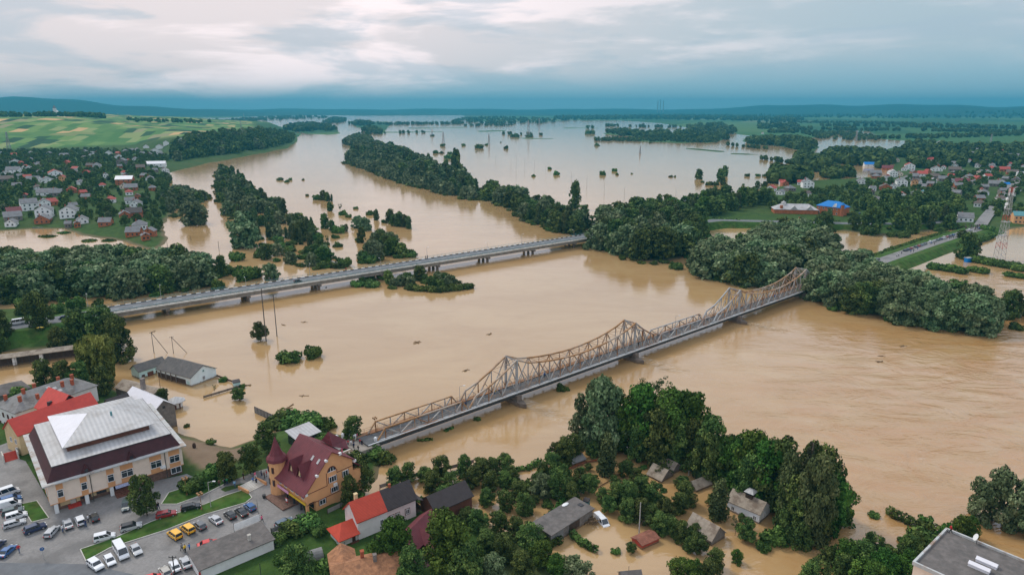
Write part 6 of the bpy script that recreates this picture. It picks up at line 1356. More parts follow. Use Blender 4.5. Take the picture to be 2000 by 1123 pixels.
for a in [(38, 1078, 'red', 'denim', 'person in red top standing alone in the car park near the blue sedan'),
 (123, 1039, 'white', 'denim', 'person in pale top and jeans between the silver cars'),
 (168, 1029, 'navy', 'denim', 'person in dark blue behind the small white van'),
 (173, 1019, 'white', 'navy', 'person in white top by the black hatchback'),
 (356, 1076, 'grey', 'black', 'person in grey top, left one of the trio by the garage'),
 (362, 1078, 'yellow', 'black', 'person in yellow top in the trio by the garage'),
 (371, 1075, 'blue', 'navy', 'person in blue top, right one of the trio by the garage'),
 (306, 995, 'brown', 'navy', 'person in brown top under the dark round tree'),
 (310, 994, 'black', 'navy', 'person in black top under the dark round tree'),
 (429, 950, 'brown', 'black', 'person in brown walking on the path near the lamp'),
 (439, 947, 'black', 'black', 'person in all black on the path'),
 (444, 946, 'green', 'navy', 'person in green top on the path'),
 (459, 951, 'lightblue', 'denim', 'person in light blue walking alone on the path'),
 (476, 936, 'black', 'brown', 'person in dark clothes near the trees on the path'),
 (495, 943, 'blue', 'navy', 'person in blue at the top of the pale steps'),
 (501, 945, 'navy', 'black', 'person in navy at the top of the pale steps'),
 (499, 934, 'pink', 'white', 'person in pink top and white trousers on the path'),
 (511, 929, 'grey', 'navy', 'person in grey by the trees near the turret'),
 (517, 934, 'brown', 'black', 'person in brown next to the turret'),
 (521, 930, 'red', 'grey', 'person in red top next to the turret'),
 (512, 1019, 'pink', 'black', 'person in pink top walking across the shop forecourt'),
 (674, 868, 'black', 'black', 'person in black, leftmost of the group before the bridge'),
 (680, 870, 'red', 'navy', 'person in red top in the group before the bridge'),
 (686, 871, 'white', 'grey', 'person in white top in the group before the bridge'),
 (691, 868, 'brown', 'denim', 'person in brown in the group before the bridge'),
 (691, 876, 'navy', 'black', 'person in navy at the front of the group before the bridge'),
 (703, 868, 'red', 'black', 'person in bright red at the bridge mouth'),
 (707, 870, 'black', 'navy', 'person in black beside the one in bright red at the bridge mouth'),
 (700, 881, 'black', 'black', 'person all in black by the small square garden'),
 (697, 857, 'pink', 'grey', 'person in pink close to the white bollards'),
 (668, 884, 'pink', 'pink', 'person in pink seated by the small square garden')]: person(*a)
for s_, y_, t_, b_, l_ in [(13, 3.0, 'red', 'black', 'person in red walking on the near end of the truss bridge'), (14, 1.6, 'grey', 'black', 'person in grey beside the red one on the truss bridge'), (21, 3.4, 'black', 'navy', 'person in black crouched over a bicycle on the truss bridge'),
 (28, 3.2, 'black', 'black', 'person in black, left of the trio on the truss bridge'), (28.8, 2.6, 'red', 'black', 'person in red amid the trio on the truss bridge'), (29.5, 2.0, 'navy', 'black', 'person in navy, right of the trio on the truss bridge'),
 (41, 3.2, 'yellow', 'denim', 'person in yellow just before the first bridge tower'), (43, 3.6, 'white', 'navy', 'person in white just before the first bridge tower'), (42, 1.4, 'brown', 'black', 'person in brown near the first bridge tower'),
 (61, 3.0, 'blue', 'black', 'person in blue past the first bridge tower'), (62, 3.6, 'brown', 'black', 'person in brown past the first bridge tower'), (79, 2.2, 'white', 'grey', 'person in white midway between the first two bridge towers'),
 (106, 2.0, 'black', 'black', 'person in black just past the second bridge tower'), (127, 3.4, 'pink', 'navy', 'person in pink on the low middle span'), (129, 3.2, 'red', 'navy', 'person in red on the low middle span'), (150, 3.0, 'navy', 'black', 'person in navy before the third bridge tower'),
 (197, 3.0, 'black', 'black', 'person in black on the far span of the truss bridge'), (202, 2.6, 'blue', 'denim', 'person in blue on the far span of the truss bridge')]:
    person_at(on_bridge(s_, y_), t_, b_, l_)
for s_, l_ in ((157, 'person in dark clothes on the far footway of the road bridge'), (158.2, 'second dark figure beside another on the road bridge footway')): person_at(on_road(s_, 5.2, 5.17), 'navy', 'black', l_)
person_at(on_road(110, 5.2, 5.17), 'red', 'black', 'lone person in red on the far footway of the road bridge')
q_ = BLK_A + BLK_U*14.2 + Vector((BLK_U.y, -BLK_U.x, 0))*.9; q_.z = BLK_Z-.34; person_at(q_, 'red', 'black', 'person in red top on the flat roof corner')
for i in range(22):
    f_ = rng.uniform(.1, .95); p = CW[0].lerp(CW[4], f_); i_ = min(3, int(f_*4)); p = CW[i_].lerp(CW[i_+1], f_*4-i_); an = math.atan2(CW[3].y-CW[1].y, CW[3].x-CW[1].x); n_ = Vector((-math.sin(an), math.cos(an), 0)); p = p - n_*rng.uniform(.3, 3.0); p.z = 2.95
    person_at(p, rng.choice(['black', 'navy', 'blue', 'grey', 'white', 'brown']), 'black', 'small figure walking along the flooded causeway', 'walk', an, 'walkers on the causeway')
# dense crowd at the causeway end
cr = []
d = figure('stand'); g_ = random.Random(3); mbc = MB()
vs0 = [tuple(v.co) for v in d['body'].vertices]; fs0 = [tuple(p.vertices) for p in d['body'].polygons]
for i in range(55):
    p = P(g_.uniform(1885, 1925), g_.uniform(441, 449), 3.0); a = g_.uniform(0, 6.28); c_, s_ = math.cos(a), math.sin(a); mbc.add([(p.x + x*c_ - y*s_, p.y + x*s_ + y*c_, 2.95+z) for x, y, z in vs0], fs0)
me = bpy.data.meshes.new('crowd'); me.from_pydata(mbc.v, [], mbc.f); me.materials.append(mat('crowd_cloth', (.06, .06, .08), .9, .8, .7, coord='Object', stain=(.4, .1, .1), stain_scale=.8)); o = bpy.data.objects.new('crowd', me); COL.objects.link(o); tag(o, 'dense dark crowd gathered at the far end of the causeway', 'crowd', None, 'stuff')
# ---------------------------------------------------------------- poles, masts, pylons, lamps
def pole(px, py, pt, label, m='pole_wood', z=None, r=.13, arms=1, name='utility_pole', group=None):
    p = PG(px, py) if z is None else P(px, py, z); h = htop(p, pt); o = empty(name, p, rng.uniform(0, 3), label, 'pole', group)
    MB().cyl((0, 0, -.6), (0, 0, h), r, r*.7, 6).build('post', M[m], o)
    for k in range(arms): MB().bar((0, -.7, h-.3-.6*k), (0, .7, h-.3-.6*k), .1).box(-.04, .04, -.65, -.57, h-.25-.6*k, h-.05-.6*k).box(-.04, .04, .57, .65, h-.25-.6*k, h-.05-.6*k).build('crossarm', M[m], o)
    return o
pole(520, 667, 563, 'tall wooden pole right behind the lone tree in mid river', r=.22, arms=2); pole(541, 657, 575, 'tall wooden pole with two cross arms standing alone in the river', r=.2, arms=2)
for x, y, t, l in ((301, 690, 648, 'pole with long stay left of the flooded barn chimney'), (339, 690, 657, 'pole with long stay right of the flooded barn ridge')):
    o = pole(x, y, t, l, r=.12); h = htop(o.location, t); MB().bar((0, 0, h-.3), Matrix.Rotation(-o.rotation_euler.z, 4, 'Z') @ Vector((4.6, .4, 0)), .14).build('stay', M['pole_wood'], o)
pole(313, 757, 738, 'short leaning stake in the water before the long shed', r=.08, arms=0); pole(1248, 1042, 981, 'pale concrete pole in the flooded garden by the red shed', 'pole_concrete', arms=0, r=.14); pole(1345, 928, 903, 'short pale pole between the sunken huts', 'pole_concrete', arms=0, r=.12)
pole(342, 1123, 1085, 'dark pole in front of the garage end', 'dark_metal', z=3.0, r=.12); pole(511, 1135, 1100, 'dark pole at the bottom edge near the lawn', 'dark_metal', z=3.0, r=.08, arms=0); pole(1227, 1135, 1105, 'thin bent pole by the lowest hut roof', 'dark_metal', z=0, r=.06, arms=0)
pole(505, 1008, 975, 'thin dark pole on the shop forecourt', 'dark_metal', z=3, r=.05, arms=0); pole(1415, 494, 462, 'dark pole in the brown inlet', r=.15); pole(1380, 492, 470, 'crooked dark pole beside the brown inlet', r=.15, arms=0)
for i, (x, y, t) in enumerate([(1008, 336, 300), (968, 320, 305), (998, 330, 312), (1025, 330, 310), (1044, 333, 312), (1066, 340, 324), (1116, 352, 336), (1146, 367, 344), (1180, 380, 355), (1219, 392, 367), (1320, 382, 370), (1375, 382, 365), (1403, 384, 374), (1474, 385, 370), (934, 315, 306), (880, 332, 312), (1486, 360, 342)]):
    pole(x, y, t, 'thin grey pole in the line crossing the wide flooded fields', 'pole_concrete', z=0, r=.16, arms=1, group='poles crossing the flooded fields')
for i, (x, y, t) in enumerate([(428, 490, 471), (328, 490, 470), (373, 470, 462), (240, 392, 373), (1455, 490, 484)]): pole(x, y, t, 'short dark stake rising from the flooded channel on the left', r=.16, arms=0, group='stakes in the left channel')
def lamp(p, h, label, name='street_lamp', ang=0.0, group=None, double=False):
    o = empty(name, p, ang, label, 'lamp', group); MB().cyl((0, 0, -.1), (0, 0, h), .09, .06, 6).build('post', M['pole_concrete'], o); a = MB()
    for s in ((1, -1) if double else (1,)): a.bar((0, 0, h), (s*1.1, 0, h+.25), .07); 
    a.build('arm', M['pole_concrete'], o)
    for s in ((1, -1) if double else (1,)): MB().box(s*1.3-.3, s*1.3+.3, -.12, .12, h+.18, h+.34).build('lamp_head', M['white_paint'], o)
    return o
lamp(P(412, 990, 3.1), htop(P(412, 990, 3.1), 940)-.2, 'tall pale lamp post standing on the lawn strip')
def old_lamp(px, py, pt, z, label):
    p = P(px, py, z); h = htop(p, pt); o = empty('lantern_post', p, 0, label, 'lamp'); MB().cyl((0, 0, 0), (0, 0, .5), .22, .14, 8).cyl((0, 0, .5), (0, 0, h-.6), .07, .06, 6).bar((-.5, 0, h-.8), (.5, 0, h-.8), .06).bar((0, -.5, h-.8), (0, .5, h-.8), .06).build('post', M['rust'], o)
    for x, y in ((-.5, 0), (.5, 0), (0, -.5), (0, .5)): MB().frus((x-.1, x+.1, y-.1, y+.1), (x-.2, x+.2, y-.2, y+.2), h-.72, h-.3).build('lantern', M['rust_gold'], o)
old_lamp(394, 995, 960, 3.1, 'rusty four headed lantern post on the lawn strip'); old_lamp(365, 966, 930, 3.1, 'rusty lantern post beside the drive under the hall'); old_lamp(733, 833, 813, 2.0, 'small rusty lantern post at the mouth of the truss bridge')
lamp(on_bridge(29, 4.2), 5.5, 'thin lamp post on the first low span of the truss bridge'); lamp(on_bridge(131, 4.4), 5.5, 'thin rusty lamp post on the middle low span of the truss bridge')
for i, s_ in enumerate((24, 57, 91, 124, 158, 191, 225, 258, 285)):
    if s_ < RB_L: lamp(on_road(s_, 5.5 if i % 2 == 0 else -5.5, 5.1), 6.2, 'slim grey lamp post on the parapet of the road bridge', ang=RB_ANG + (-1.57 if i % 2 == 0 else 1.57), group='lamp posts along the road bridge')
lamp(P(173, 606, 5.0), 7.0, 'lamp post at the left end of the road bridge beside the dark wood', ang=RB_ANG-1.57)
lamp(PG(1894, 499), 6.0, 'white lamp post beside the round tree near the causeway')
def lattice(p, h, b, t, n, label, name, mats, cat='tower', arms=0, rad=.07, dishes=False, group=None):
    o = empty(name, p, .4, label, cat, group); L = lambda z: b + (t-b)*z/h
    for k in range(n):
        z0, z1 = h*k/n, h*(k+1)/n; a0, a1 = L(z0), L(z1); mb = MB(); c0 = [(-a0, -a0), (a0, -a0), (a0, a0), (-a0, a0)]; c1 = [(-a1, -a1), (a1, -a1), (a1, a1), (-a1, a1)]
        for i in range(4):
            j = (i+1) % 4; mb.bar((*c0[i], z0), (*c1[i], z1), rad*2); mb.bar((*c0[i], z0), (*c1[j], z1), rad); mb.bar((*c0[j], z0), (*c1[i], z1), rad); mb.bar((*c1[i], z1), (*c1[j], z1), rad)
        mb.build('section', M[mats[k % len(mats)]], o)
    if arms:
        for k in range(arms): z = h*(.96-.11*k); MB().bar((0, -h*.13, z), (0, h*.13, z), rad*2).bar((0, -h*.13, z), (0, 0, z+h*.04), rad).bar((0, h*.13, z), (0, 0, z+h*.04), rad).build('crossarm', M[mats[0]], o)
    if dishes:
        for z, a in ((h*.84, 2.6), (h*.77, 2.9), (h*.72, 2.2)): MB().cyl((math.cos(a)*1.2, math.sin(a)*1.2, z), (math.cos(a)*1.9, math.sin(a)*1.9, z), .9, .9, 12).build('dish', M['white_paint'], o)
        for z in (.93, .89):
            for a in range(4): MB().box(math.cos(a*1.57)*1.3-.18, math.cos(a*1.57)*1.3+.18, math.sin(a*1.57)*1.3-.18, math.sin(a*1.57)*1.3+.18, h*z, h*z+2.2).build('antenna_panel', M['white_paint'], o)
        for k in (.33, .52, .7): MB().box(-L(h*k)-.4, L(h*k)+.4, -L(h*k)-.4, L(h*k)+.4, h*k+.01, h*k+.15).build('platform', M['steel'], o)
mp = P(1951, 506, 0); lattice(mp, htop(mp, 366), 2.2, .7, 13, 'tall red and white lattice radio mast rising from the flood on the right', 'radio_mast', ['zinc', 'zinc', 'red_paint', 'zinc', 'zinc'], rad=.075, dishes=True)
tk = P(1891, 511, .2); o = empty('site_cabin', tk, .3, 'small bright blue cabin at the foot of the radio mast', 'cabin'); MB().box(-2, 2, -1.1, 1.1, -.3, 2.3).build('wall', M['blue_roof'], o); MB().box(-2.1, 2.1, -1.2, 1.2, 2.3, 2.42).build('roof', M['zinc'], o)
for x, y, t in [(866, 283, 258), (844, 266, 251), (1032, 266, 235), (955, 283, 262), (1053, 248, 232), (1672, 275, 255), (1935, 278, 262), (18, 293, 258), (472, 263, 237), (232, 236, 220), (477, 236, 217), (1250, 300, 290), (897, 336, 295)][:12]:
    p = PG(x, y); hh_ = max(14, min(48, htop(p, t))); lattice(p, hh_, hh_*.09, hh_*.02, 6, 'grey lattice power pylon far out on the flooded plain', 'power_pylon', ['steel'], 'pylon', arms=3, rad=.22, group='power pylons on the plain')
for x, h in ((1284.5, 205), (1289.5, 215), (1295.5, 200)):
    d_ = 11000; xx = (x-1000)/F*d_*cT; MB(); o = MB().cyl((0, 0, 0), (0, 0, h), 8, 6, 10).build('factory_chimney', M['concrete']); o.location = (xx, d_, 0); tag(o, 'tall slender power station chimney on the hazy horizon', 'chimney', 'chimneys of the distant power station')
# bollards and the little square by the bridge mouth
for i, (x, y) in enumerate([(734, 866), (697, 846), (685, 852), (670, 858), (658, 862), (644, 866), (693, 860)]):
    p = P(x, y, 3.0); o = empty('bollard', p, 0, 'square white stone bollard along the way to the truss bridge', 'bollard', 'white bollards by the bridge mouth'); MB().box(-.32, .32, -.32, .32, -.3, 1.5).build('shaft', M['white_paint'], o); MB().frus((-.42, .42, -.42, .42), (-.2, .2, -.2, .2), 1.5, 1.8).build('cap', M['white_paint'], o)
c = P(683, 887, 2.9); o = empty('flower_bed', c, HANG, 'small square paved garden plot with low plants beside the path', 'flower bed'); MB().box(-2.2, 2.2, -2.0, 2.0, -.1, .16).build('edging', M['pale_concrete'], o); MB().box(-1.7, 1.7, -1.5, 1.5, .163, .2).build('soil', M['mud'], o); MB().cyl((0, 0, .2), (0, 0, .5), .7, .5, 10).build('basin', M['concrete'], o)
o = empty('tyre_monument', P(380, 877, 2.2), 0, 'lone dark lump on the muddy bank by the hall', 'debris'); MB().ball((0, 0, .9), (.45, .5, .9), 9, 6).build('lump', M['dark_wood'], o)
sgn = empty('road_sign', P(86, 1091, 3.0), .5, 'blue round arrow sign in the car park', 'sign'); MB().cyl((0, 0, 0), (0, 0, 2.0), .04, n=6).build('post', M['pole_concrete'], sgn); MB().cyl((0, -.06, 2.2), (0, -.1, 2.2), .38, n=14).build('disc', paint('blue', None), sgn); MB().bar((-.18, -.115, 2.05), (.12, -.115, 2.35), .07, .01).box(-.02, .16, -.12, -.11, 2.30, 2.36).box(.10, .16, -.12, -.11, 2.18, 2.36).build('arrow', M['white_paint'], sgn)
bn = empty('banner', P(484, 1034, 3.0), .75, 'white banner tied along the far side of the garage', 'banner'); MB().box(-2.6, 2.6, -.02, .02, .9, 2.4).build('cloth', M['white_paint'], bn)
for x in (-2.6, 2.6): MB().cyl((x, .06, 0), (x, .06, 2.6), .05).build('post', M['dark_metal'], bn)
pt = empty('planter', P(516, 972, 3.05), 0, 'dark round planter with a small shrub on the forecourt', 'planter'); MB().cyl((0, 0, 0), (0, 0, .8), .3, .4, 10).build('pot', M['dark_metal'], pt)
kt = empty('info_board', P(561, 988, 3.05), HANG+.1, 'white and red advertising board before the shop entrance', 'sign'); MB().box(-.35, .35, -.05, .05, .9, 1.9).build('board', M['red_paint'], kt); MB().box(-.28, .28, -.07, -.052, 1.25, 1.8).build('poster', M['white_paint'], kt); MB().box(-.05, .05, -.03, .03, 0, .897).build('leg', M['dark_metal'], kt)
kk = empty('flying_kite', P(78, 640, 14), .3, 'small yellow and black kite over the grass embankment', 'kite'); mb = MB(); mb.add([(-1.2, 0, 0), (0, .45, .25), (1.2, 0, 0), (0, -.3, .2), (-1.2, 0, -.04), (0, .45, .21), (1.2, 0, -.04), (0, -.3, .16)], [(0, 1, 3), (1, 2, 3), (4, 7, 5), (5, 7, 6), (0, 3, 7, 4), (3, 2, 6, 7), (2, 1, 5, 6), (1, 0, 4, 5)]); mb.build('sail', M['sign_yellow'], kk); MB().box(-.15, .15, -.3, .3, .2, .27).build('spine', M['black_paint'], kk)
# wood pile at the plank shed, driftwood
def logs(name, p, n, s, label, cat='debris', flat=False, seed=1):
    g = random.Random(seed); mb = MB()
    for i in range(n):
        a = g.uniform(0, 6.28); q = Vector((g.gauss(0, s*.4), g.gauss(0, s*.4), g.uniform(0, .15 if flat else s*.55) )); d = Vector((math.cos(a), math.sin(a), g.uniform(-.2, .3)*(0 if flat else 1)))*g.uniform(.3, .8)*(2 if flat else 1); mb.cyl(q-d, q+d, g.uniform(.06, .13), n=5)
    o = mb.build(name, mat('logs', (.17, .11, .06), .95, .5, 1.5)); o.location = p; return tag(o, label, cat, None)
logs('wood_pile', P(1152, 1018, 0), 60, 2.0, 'heap of broken logs and planks against the plank shed')
logs('driftwood', P(814, 669, 0), 9, 1.3, 'dark driftwood log floating in mid river', flat=True, seed=4); logs('driftwood', P(562, 797, 0), 7, 1.3, 'scattered twigs floating off the panel fence', flat=True, seed=5); logs('driftwood', P(1406, 1092, 0), 4, .8, 'bent branch drifting in the lower right backwater', flat=True, seed=6); logs('driftwood', P(910, 724, 0), 4, .7, 'thin branch floating left of the first bridge tower', flat=True, seed=8)
# ---------------------------------------------------------------- single trees and bushes: kind, foot x, foot y, top y, width, what it looks like
for a in [
 ('orchard', 509, 664, 629, 1.0, 'lone small dark tree standing in mid river before the tall poles'),
 ('bush', 567, 704, 678, 1.25, 'wide dark bush crown in the river, the larger of two'), ('bush', 611, 697, 669, .9, 'smaller dark bush crown in the river, right of the wide one'),
 ('orchard', 468, 782, 758, 1.3, 'small leaning tree in the flood below the turquoise shed'), ('bush', 436, 744, 733, 1.1, 'little bush caught on the rail fence'), ('sparse', 420, 768, 752, .7, 'thin sapling behind the grey slatted fence'), ('bush', 474, 757, 747, .7, 'small bush at the corner of the turquoise shed'),
 ('weeping', 196, 752, 650, .72, 'big yellow green weeping willow behind the town roofs'), ('broad', 238, 705, 622, .8, 'slim brownish tree with its foot in the water left of the barn'),
 ('broad', 85, 650, 572, 1.0, 'round olive green tree between road and wood on the left'), ('broad', 150, 678, 606, 1.1, 'dark spreading tree leaning over the market canopy'), ('broad', 190, 676, 600, 1.1, 'dark tree right at the embankment end'), ('broad', 120, 690, 640, 1.0, 'low dark tree on the grass bank near the canopy'), ('broad', 215, 680, 610, .9, 'dark tree behind the brownish slim tree'),
 ('broad', 10, 668, 610, 1.0, 'dark tree on the left edge by the road'), ('broad', -12, 690, 630, 1.0, 'dark leafy tree cut by the left edge'), ('bush', 50, 612, 585, 1.1, 'green bush behind the white bodied van'), ('bush', 110, 612, 588, 1.1, 'green bush behind the embankment road'), ('bush', 150, 602, 575, 1.0, 'low bush near the left lamp post'), ('bush', 192, 598, 578, .8, 'yellow green bush at the start of the road bridge'),
 ('broad', 90, 762, 705, 1.0, 'dark tree behind the asbestos roofed block'), ('broad', 125, 768, 708, 1.0, 'dark tree in front of the market canopy'), ('broad', 160, 765, 708, 1.0, 'dark tree left of the weeping willow foot'), ('broad', 205, 772, 715, 1.0, 'dark tree under the weeping willow'), ('bush', 45, 785, 750, 1.1, 'bush between the grey store and the block'),
 ('broad', 316, 802, 760, .85, 'small green tree by the white pavilion'), ('bush', 322, 832, 808, .9, 'dark bush against the warehouse gable'), ('broad', 288, 1006, 930, .86, 'dense dark round tree standing in front of the hall'),
 ('broad', 445, 940, 883, 1.0, 'dark leafy tree on the muddy bank, left of the pair'), ('broad', 490, 925, 865, 1.0, 'dark leafy tree on the muddy bank, right of the pair'), ('broad', 525, 885, 825, 1.0, 'dark tree behind the round corner turret'), ('bush', 375, 958, 925, 1.3, 'dark bush at the corner of the hall'), ('bush', 400, 945, 915, 1.3, 'dark green bush beside the drive'), ('bush', 420, 925, 902, 1.2, 'green bush on the slope to the muddy bank'), ('bush', 412, 867, 856, 1.4, 'grassy green hummock at the edge of the flood'), ('bush', 365, 833, 826, 1.2, 'flat green weed patch in the flood by the warehouse'),
 ('bush', 545, 828, 797, 1.3, 'bush at the near end of the panel fence'), ('bush', 575, 830, 800, 1.5, 'wide bush on the river bank point'), ('bush', 600, 836, 806, 1.5, 'dense bush behind the cafe pavilion'), ('bush', 632, 838, 812, 1.3, 'bush near the tip of the bank point'), ('bush', 650, 834, 822, .9, 'last small bush on the bank point'), ('broad', 686, 868, 816, 1.2, 'round green tree beside the bridge mouth'), ('bush', 628, 868, 845, 1.1, 'small bush right of the cafe pavilion'),
 ('bush', 725, 895, 866, 1.5, 'wide green bush below the bridge abutment'), ('bush', 745, 900, 872, 1.2, 'green bush at the water edge below the bridge'), ('broad', 705, 968, 888, 1.1, 'large dark tree right of the orange house gable'), ('broad', 682, 990, 930, .8, 'dark tree filling the gap behind the white house'), ('bush', 690, 975, 950, 1.5, 'dark shrub behind the red roofed half'),
 ('bush', 572, 1040, 1012, 1.5, 'dark hedge bush below the orange house'), ('bush', 600, 1032, 1004, 1.5, 'dark hedge bush left of the white porch'), ('bush', 545, 1060, 1038, 1.2, 'bush at the garage corner'), ('bush', 622, 1045, 1020, 1.1, 'shrub at the porch corner'),
 ('bright', 763, 1112, 1012, .95, 'big fresh green round tree in front of the white house'), ('bright', 880, 1122, 998, .95, 'big fresh green round tree right of the maroon roof'), ('bright', 798, 1000, 958, .8, 'small bright green tree behind the balcony'), 
 ('broad', 590, 1140, 1068, 1.1, 'dark tree at the bottom left of the terracotta roof'), ('bush', 640, 1120, 1085, 1.2, 'bush beside the terracotta roof'), ('bush', 545, 1100, 1082, 1.0, 'round shrub on the lawn'), ('broad', 800, 1150, 1070, 1.0, 'dark tree right of the terracotta roof'), ('broad', 915, 1150, 1060, 1.1, 'dark tree at the bottom edge below the garden')]:
    T(*a[:5], label=a[5])
for x, y, t, wx, k in [(770, 945, 905, 1.1, 'broad'), (795, 940, 898, 1.1, 'broad'), (830, 940, 908, 1.1, 'orchard'), (858, 930, 880, 1.0, 'broad'), (845, 960, 915, 1.1, 'broad'), (880, 955, 915, 1.1, 'orchard'), (905, 925, 880, .9, 'broad'), (918, 950, 905, 1.2, 'broad'), (940, 930, 885, 1.1, 'broad'), (965, 925, 885, 1.0, 'broad'), (985, 920, 880, .9, 'orchard'), (955, 955, 915, 1.2, 'broad'), (985, 950, 912, 1.1, 'broad'), (905, 975, 930, 1.1, 'broad'), (1000, 935, 905, .9, 'orchard'), (870, 985, 940, 1.1, 'broad'), (1010, 975, 930, 1.1, 'broad'), (990, 995, 950, 1.1, 'broad'), (950, 985, 945, 1.1, 'broad'), (1028, 1005, 955, 1.0, 'broad'), (935, 1035, 985, 1.0, 'orchard'), (975, 1040, 985, 1.1, 'broad'), (1010, 1050, 1000, 1.1, 'broad'), (1040, 1075, 1010, 1.2, 'broad'), (950, 1080, 1025, 1.1, 'broad'), (990, 1095, 1035, 1.2, 'broad'), (930, 1110, 1055, 1.0, 'bright'), (1060, 1105, 1050, 1.1, 'bright'), (1020, 1125, 1070, 1.2, 'broad'), (960, 1140, 1080, 1.1, 'willow'), (1090, 1130, 1075, 1.1, 'bright'), (1125, 1140, 1080, 1.0, 'willow'), (1075, 1060, 1025, .9, 'bush'), (1035, 955, 925, .9, 'bush')]:
    T(k, x, y, t + (y-t)*.2, wx*1.15, 'dark leafy tree in the crowded garden between the town houses and the plank shed', 'trees in the crowded riverside garden')
for x, y, t, wx, k in [(1060, 935, 895, 1.1, 'broad'), (1080, 925, 875, 1.1, 'broad'), (1105, 905, 845, 1.0, 'broad'), (1125, 895, 838, .9, 'broad'), (1085, 900, 858, 1.0, 'broad'), (1050, 955, 915, 1.0, 'orchard'), (1062, 968, 920, 1.1, 'willow'), (1095, 975, 905, .9, 'broad'), (1110, 965, 925, 1.0, 'broad'), (1130, 960, 912, .9, 'orchard'), (1118, 985, 935, .9, 'broad'), (1150, 965, 915, .9, 'orchard'), (1100, 945, 898, .9, 'broad')]:
    T(k, x, y, t + (y-t)*.18, wx*1.05, 'dark tree standing in the flooded orchard left of the drowned pickets', 'trees in the flooded orchard')
for x, y, t, wx, k in [(1180, 980, 945, 1.2, 'broad'), (1205, 985, 935, 1.2, 'broad'), (1230, 990, 925, 1.1, 'broad'), (1255, 975, 920, 1.2, 'broad'), (1275, 985, 935, 1.1, 'orchard'), (1225, 1015, 965, 1.1, 'broad'), (1250, 1020, 965, 1.1, 'broad'), (1275, 1025, 975, 1.1, 'broad'), (1300, 1010, 960, 1.1, 'broad'), (1290, 1040, 990, 1.1, 'broad'), (1315, 1045, 1000, 1.1, 'broad'), (1245, 950, 905, 1.0, 'broad'), (1225, 930, 890, 1.0, 'orchard'), (1190, 1000, 960, 1.0, 'orchard'), (1330, 1060, 1010, 1.0, 'broad'), (1345, 1075, 1040, 1.1, 'broad'), (1360, 1080, 1035, 1.1, 'orchard'), (1340, 985, 930, 1.1, 'broad'), (1325, 1000, 950, 1.1, 'broad'), (1360, 1130, 1085, 1.2, 'bright'), (1335, 1140, 1075, 1.2, 'bright'), (1395, 1110, 1060, 1.1, 'broad'), (1380, 1140, 1080, 1.1, 'broad')]:
    T(k, x, y, t + (y-t)*.22, wx*1.05, 'dark leafy tree in the drowned gardens between the sunken huts and the brown barn', 'trees in the drowned gardens')
for x, y, t, wx, k in [(1235, 878, 770, .95, 'bright'), (1262, 880, 758, .95, 'bright'), (1295, 890, 772, 1.0, 'broad'), (1320, 895, 765, 1.0, 'bright'), (1350, 898, 768, .95, 'bright'), (1280, 902, 800, 1.0, 'broad'), (1325, 908, 815, 1.0, 'broad'), (1362, 915, 820, .9, 'broad'), (1390, 925, 815, .9, 'broad'), (1375, 935, 845, .9, 'broad'), (1408, 935, 850, .95, 'bright'), (1245, 898, 830, .9, 'broad')]:
    T(k, x, y, t, wx*.9, 'tall leafy tree in the dense grove on the bank right of the truss bridge', 'trees of the riverside grove', lod=0)
for x, y, t, wx, k in [(1440, 955, 855, 1.0, 'bright'), (1475, 965, 850, 1.0, 'bright'), (1500, 985, 856, 1.0, 'bright'), (1455, 980, 885, 1.0, 'broad'), (1520, 1000, 862, .95, 'broad'), (1600, 1020, 875, .9, 'broad'), (1580, 1040, 900, .95, 'broad'), (1545, 1045, 930, 1.0, 'broad'), (1555, 1062, 975, 1.0, 'broad'), (1610, 1040, 930, .9, 'bright'), (1600, 1055, 985, .9, 'broad')]:
    T(k, x, y, t, wx*.85, 'tall dark tree in the big grove right of the white cottage', 'trees of the big grove by the cottage', lod=0)
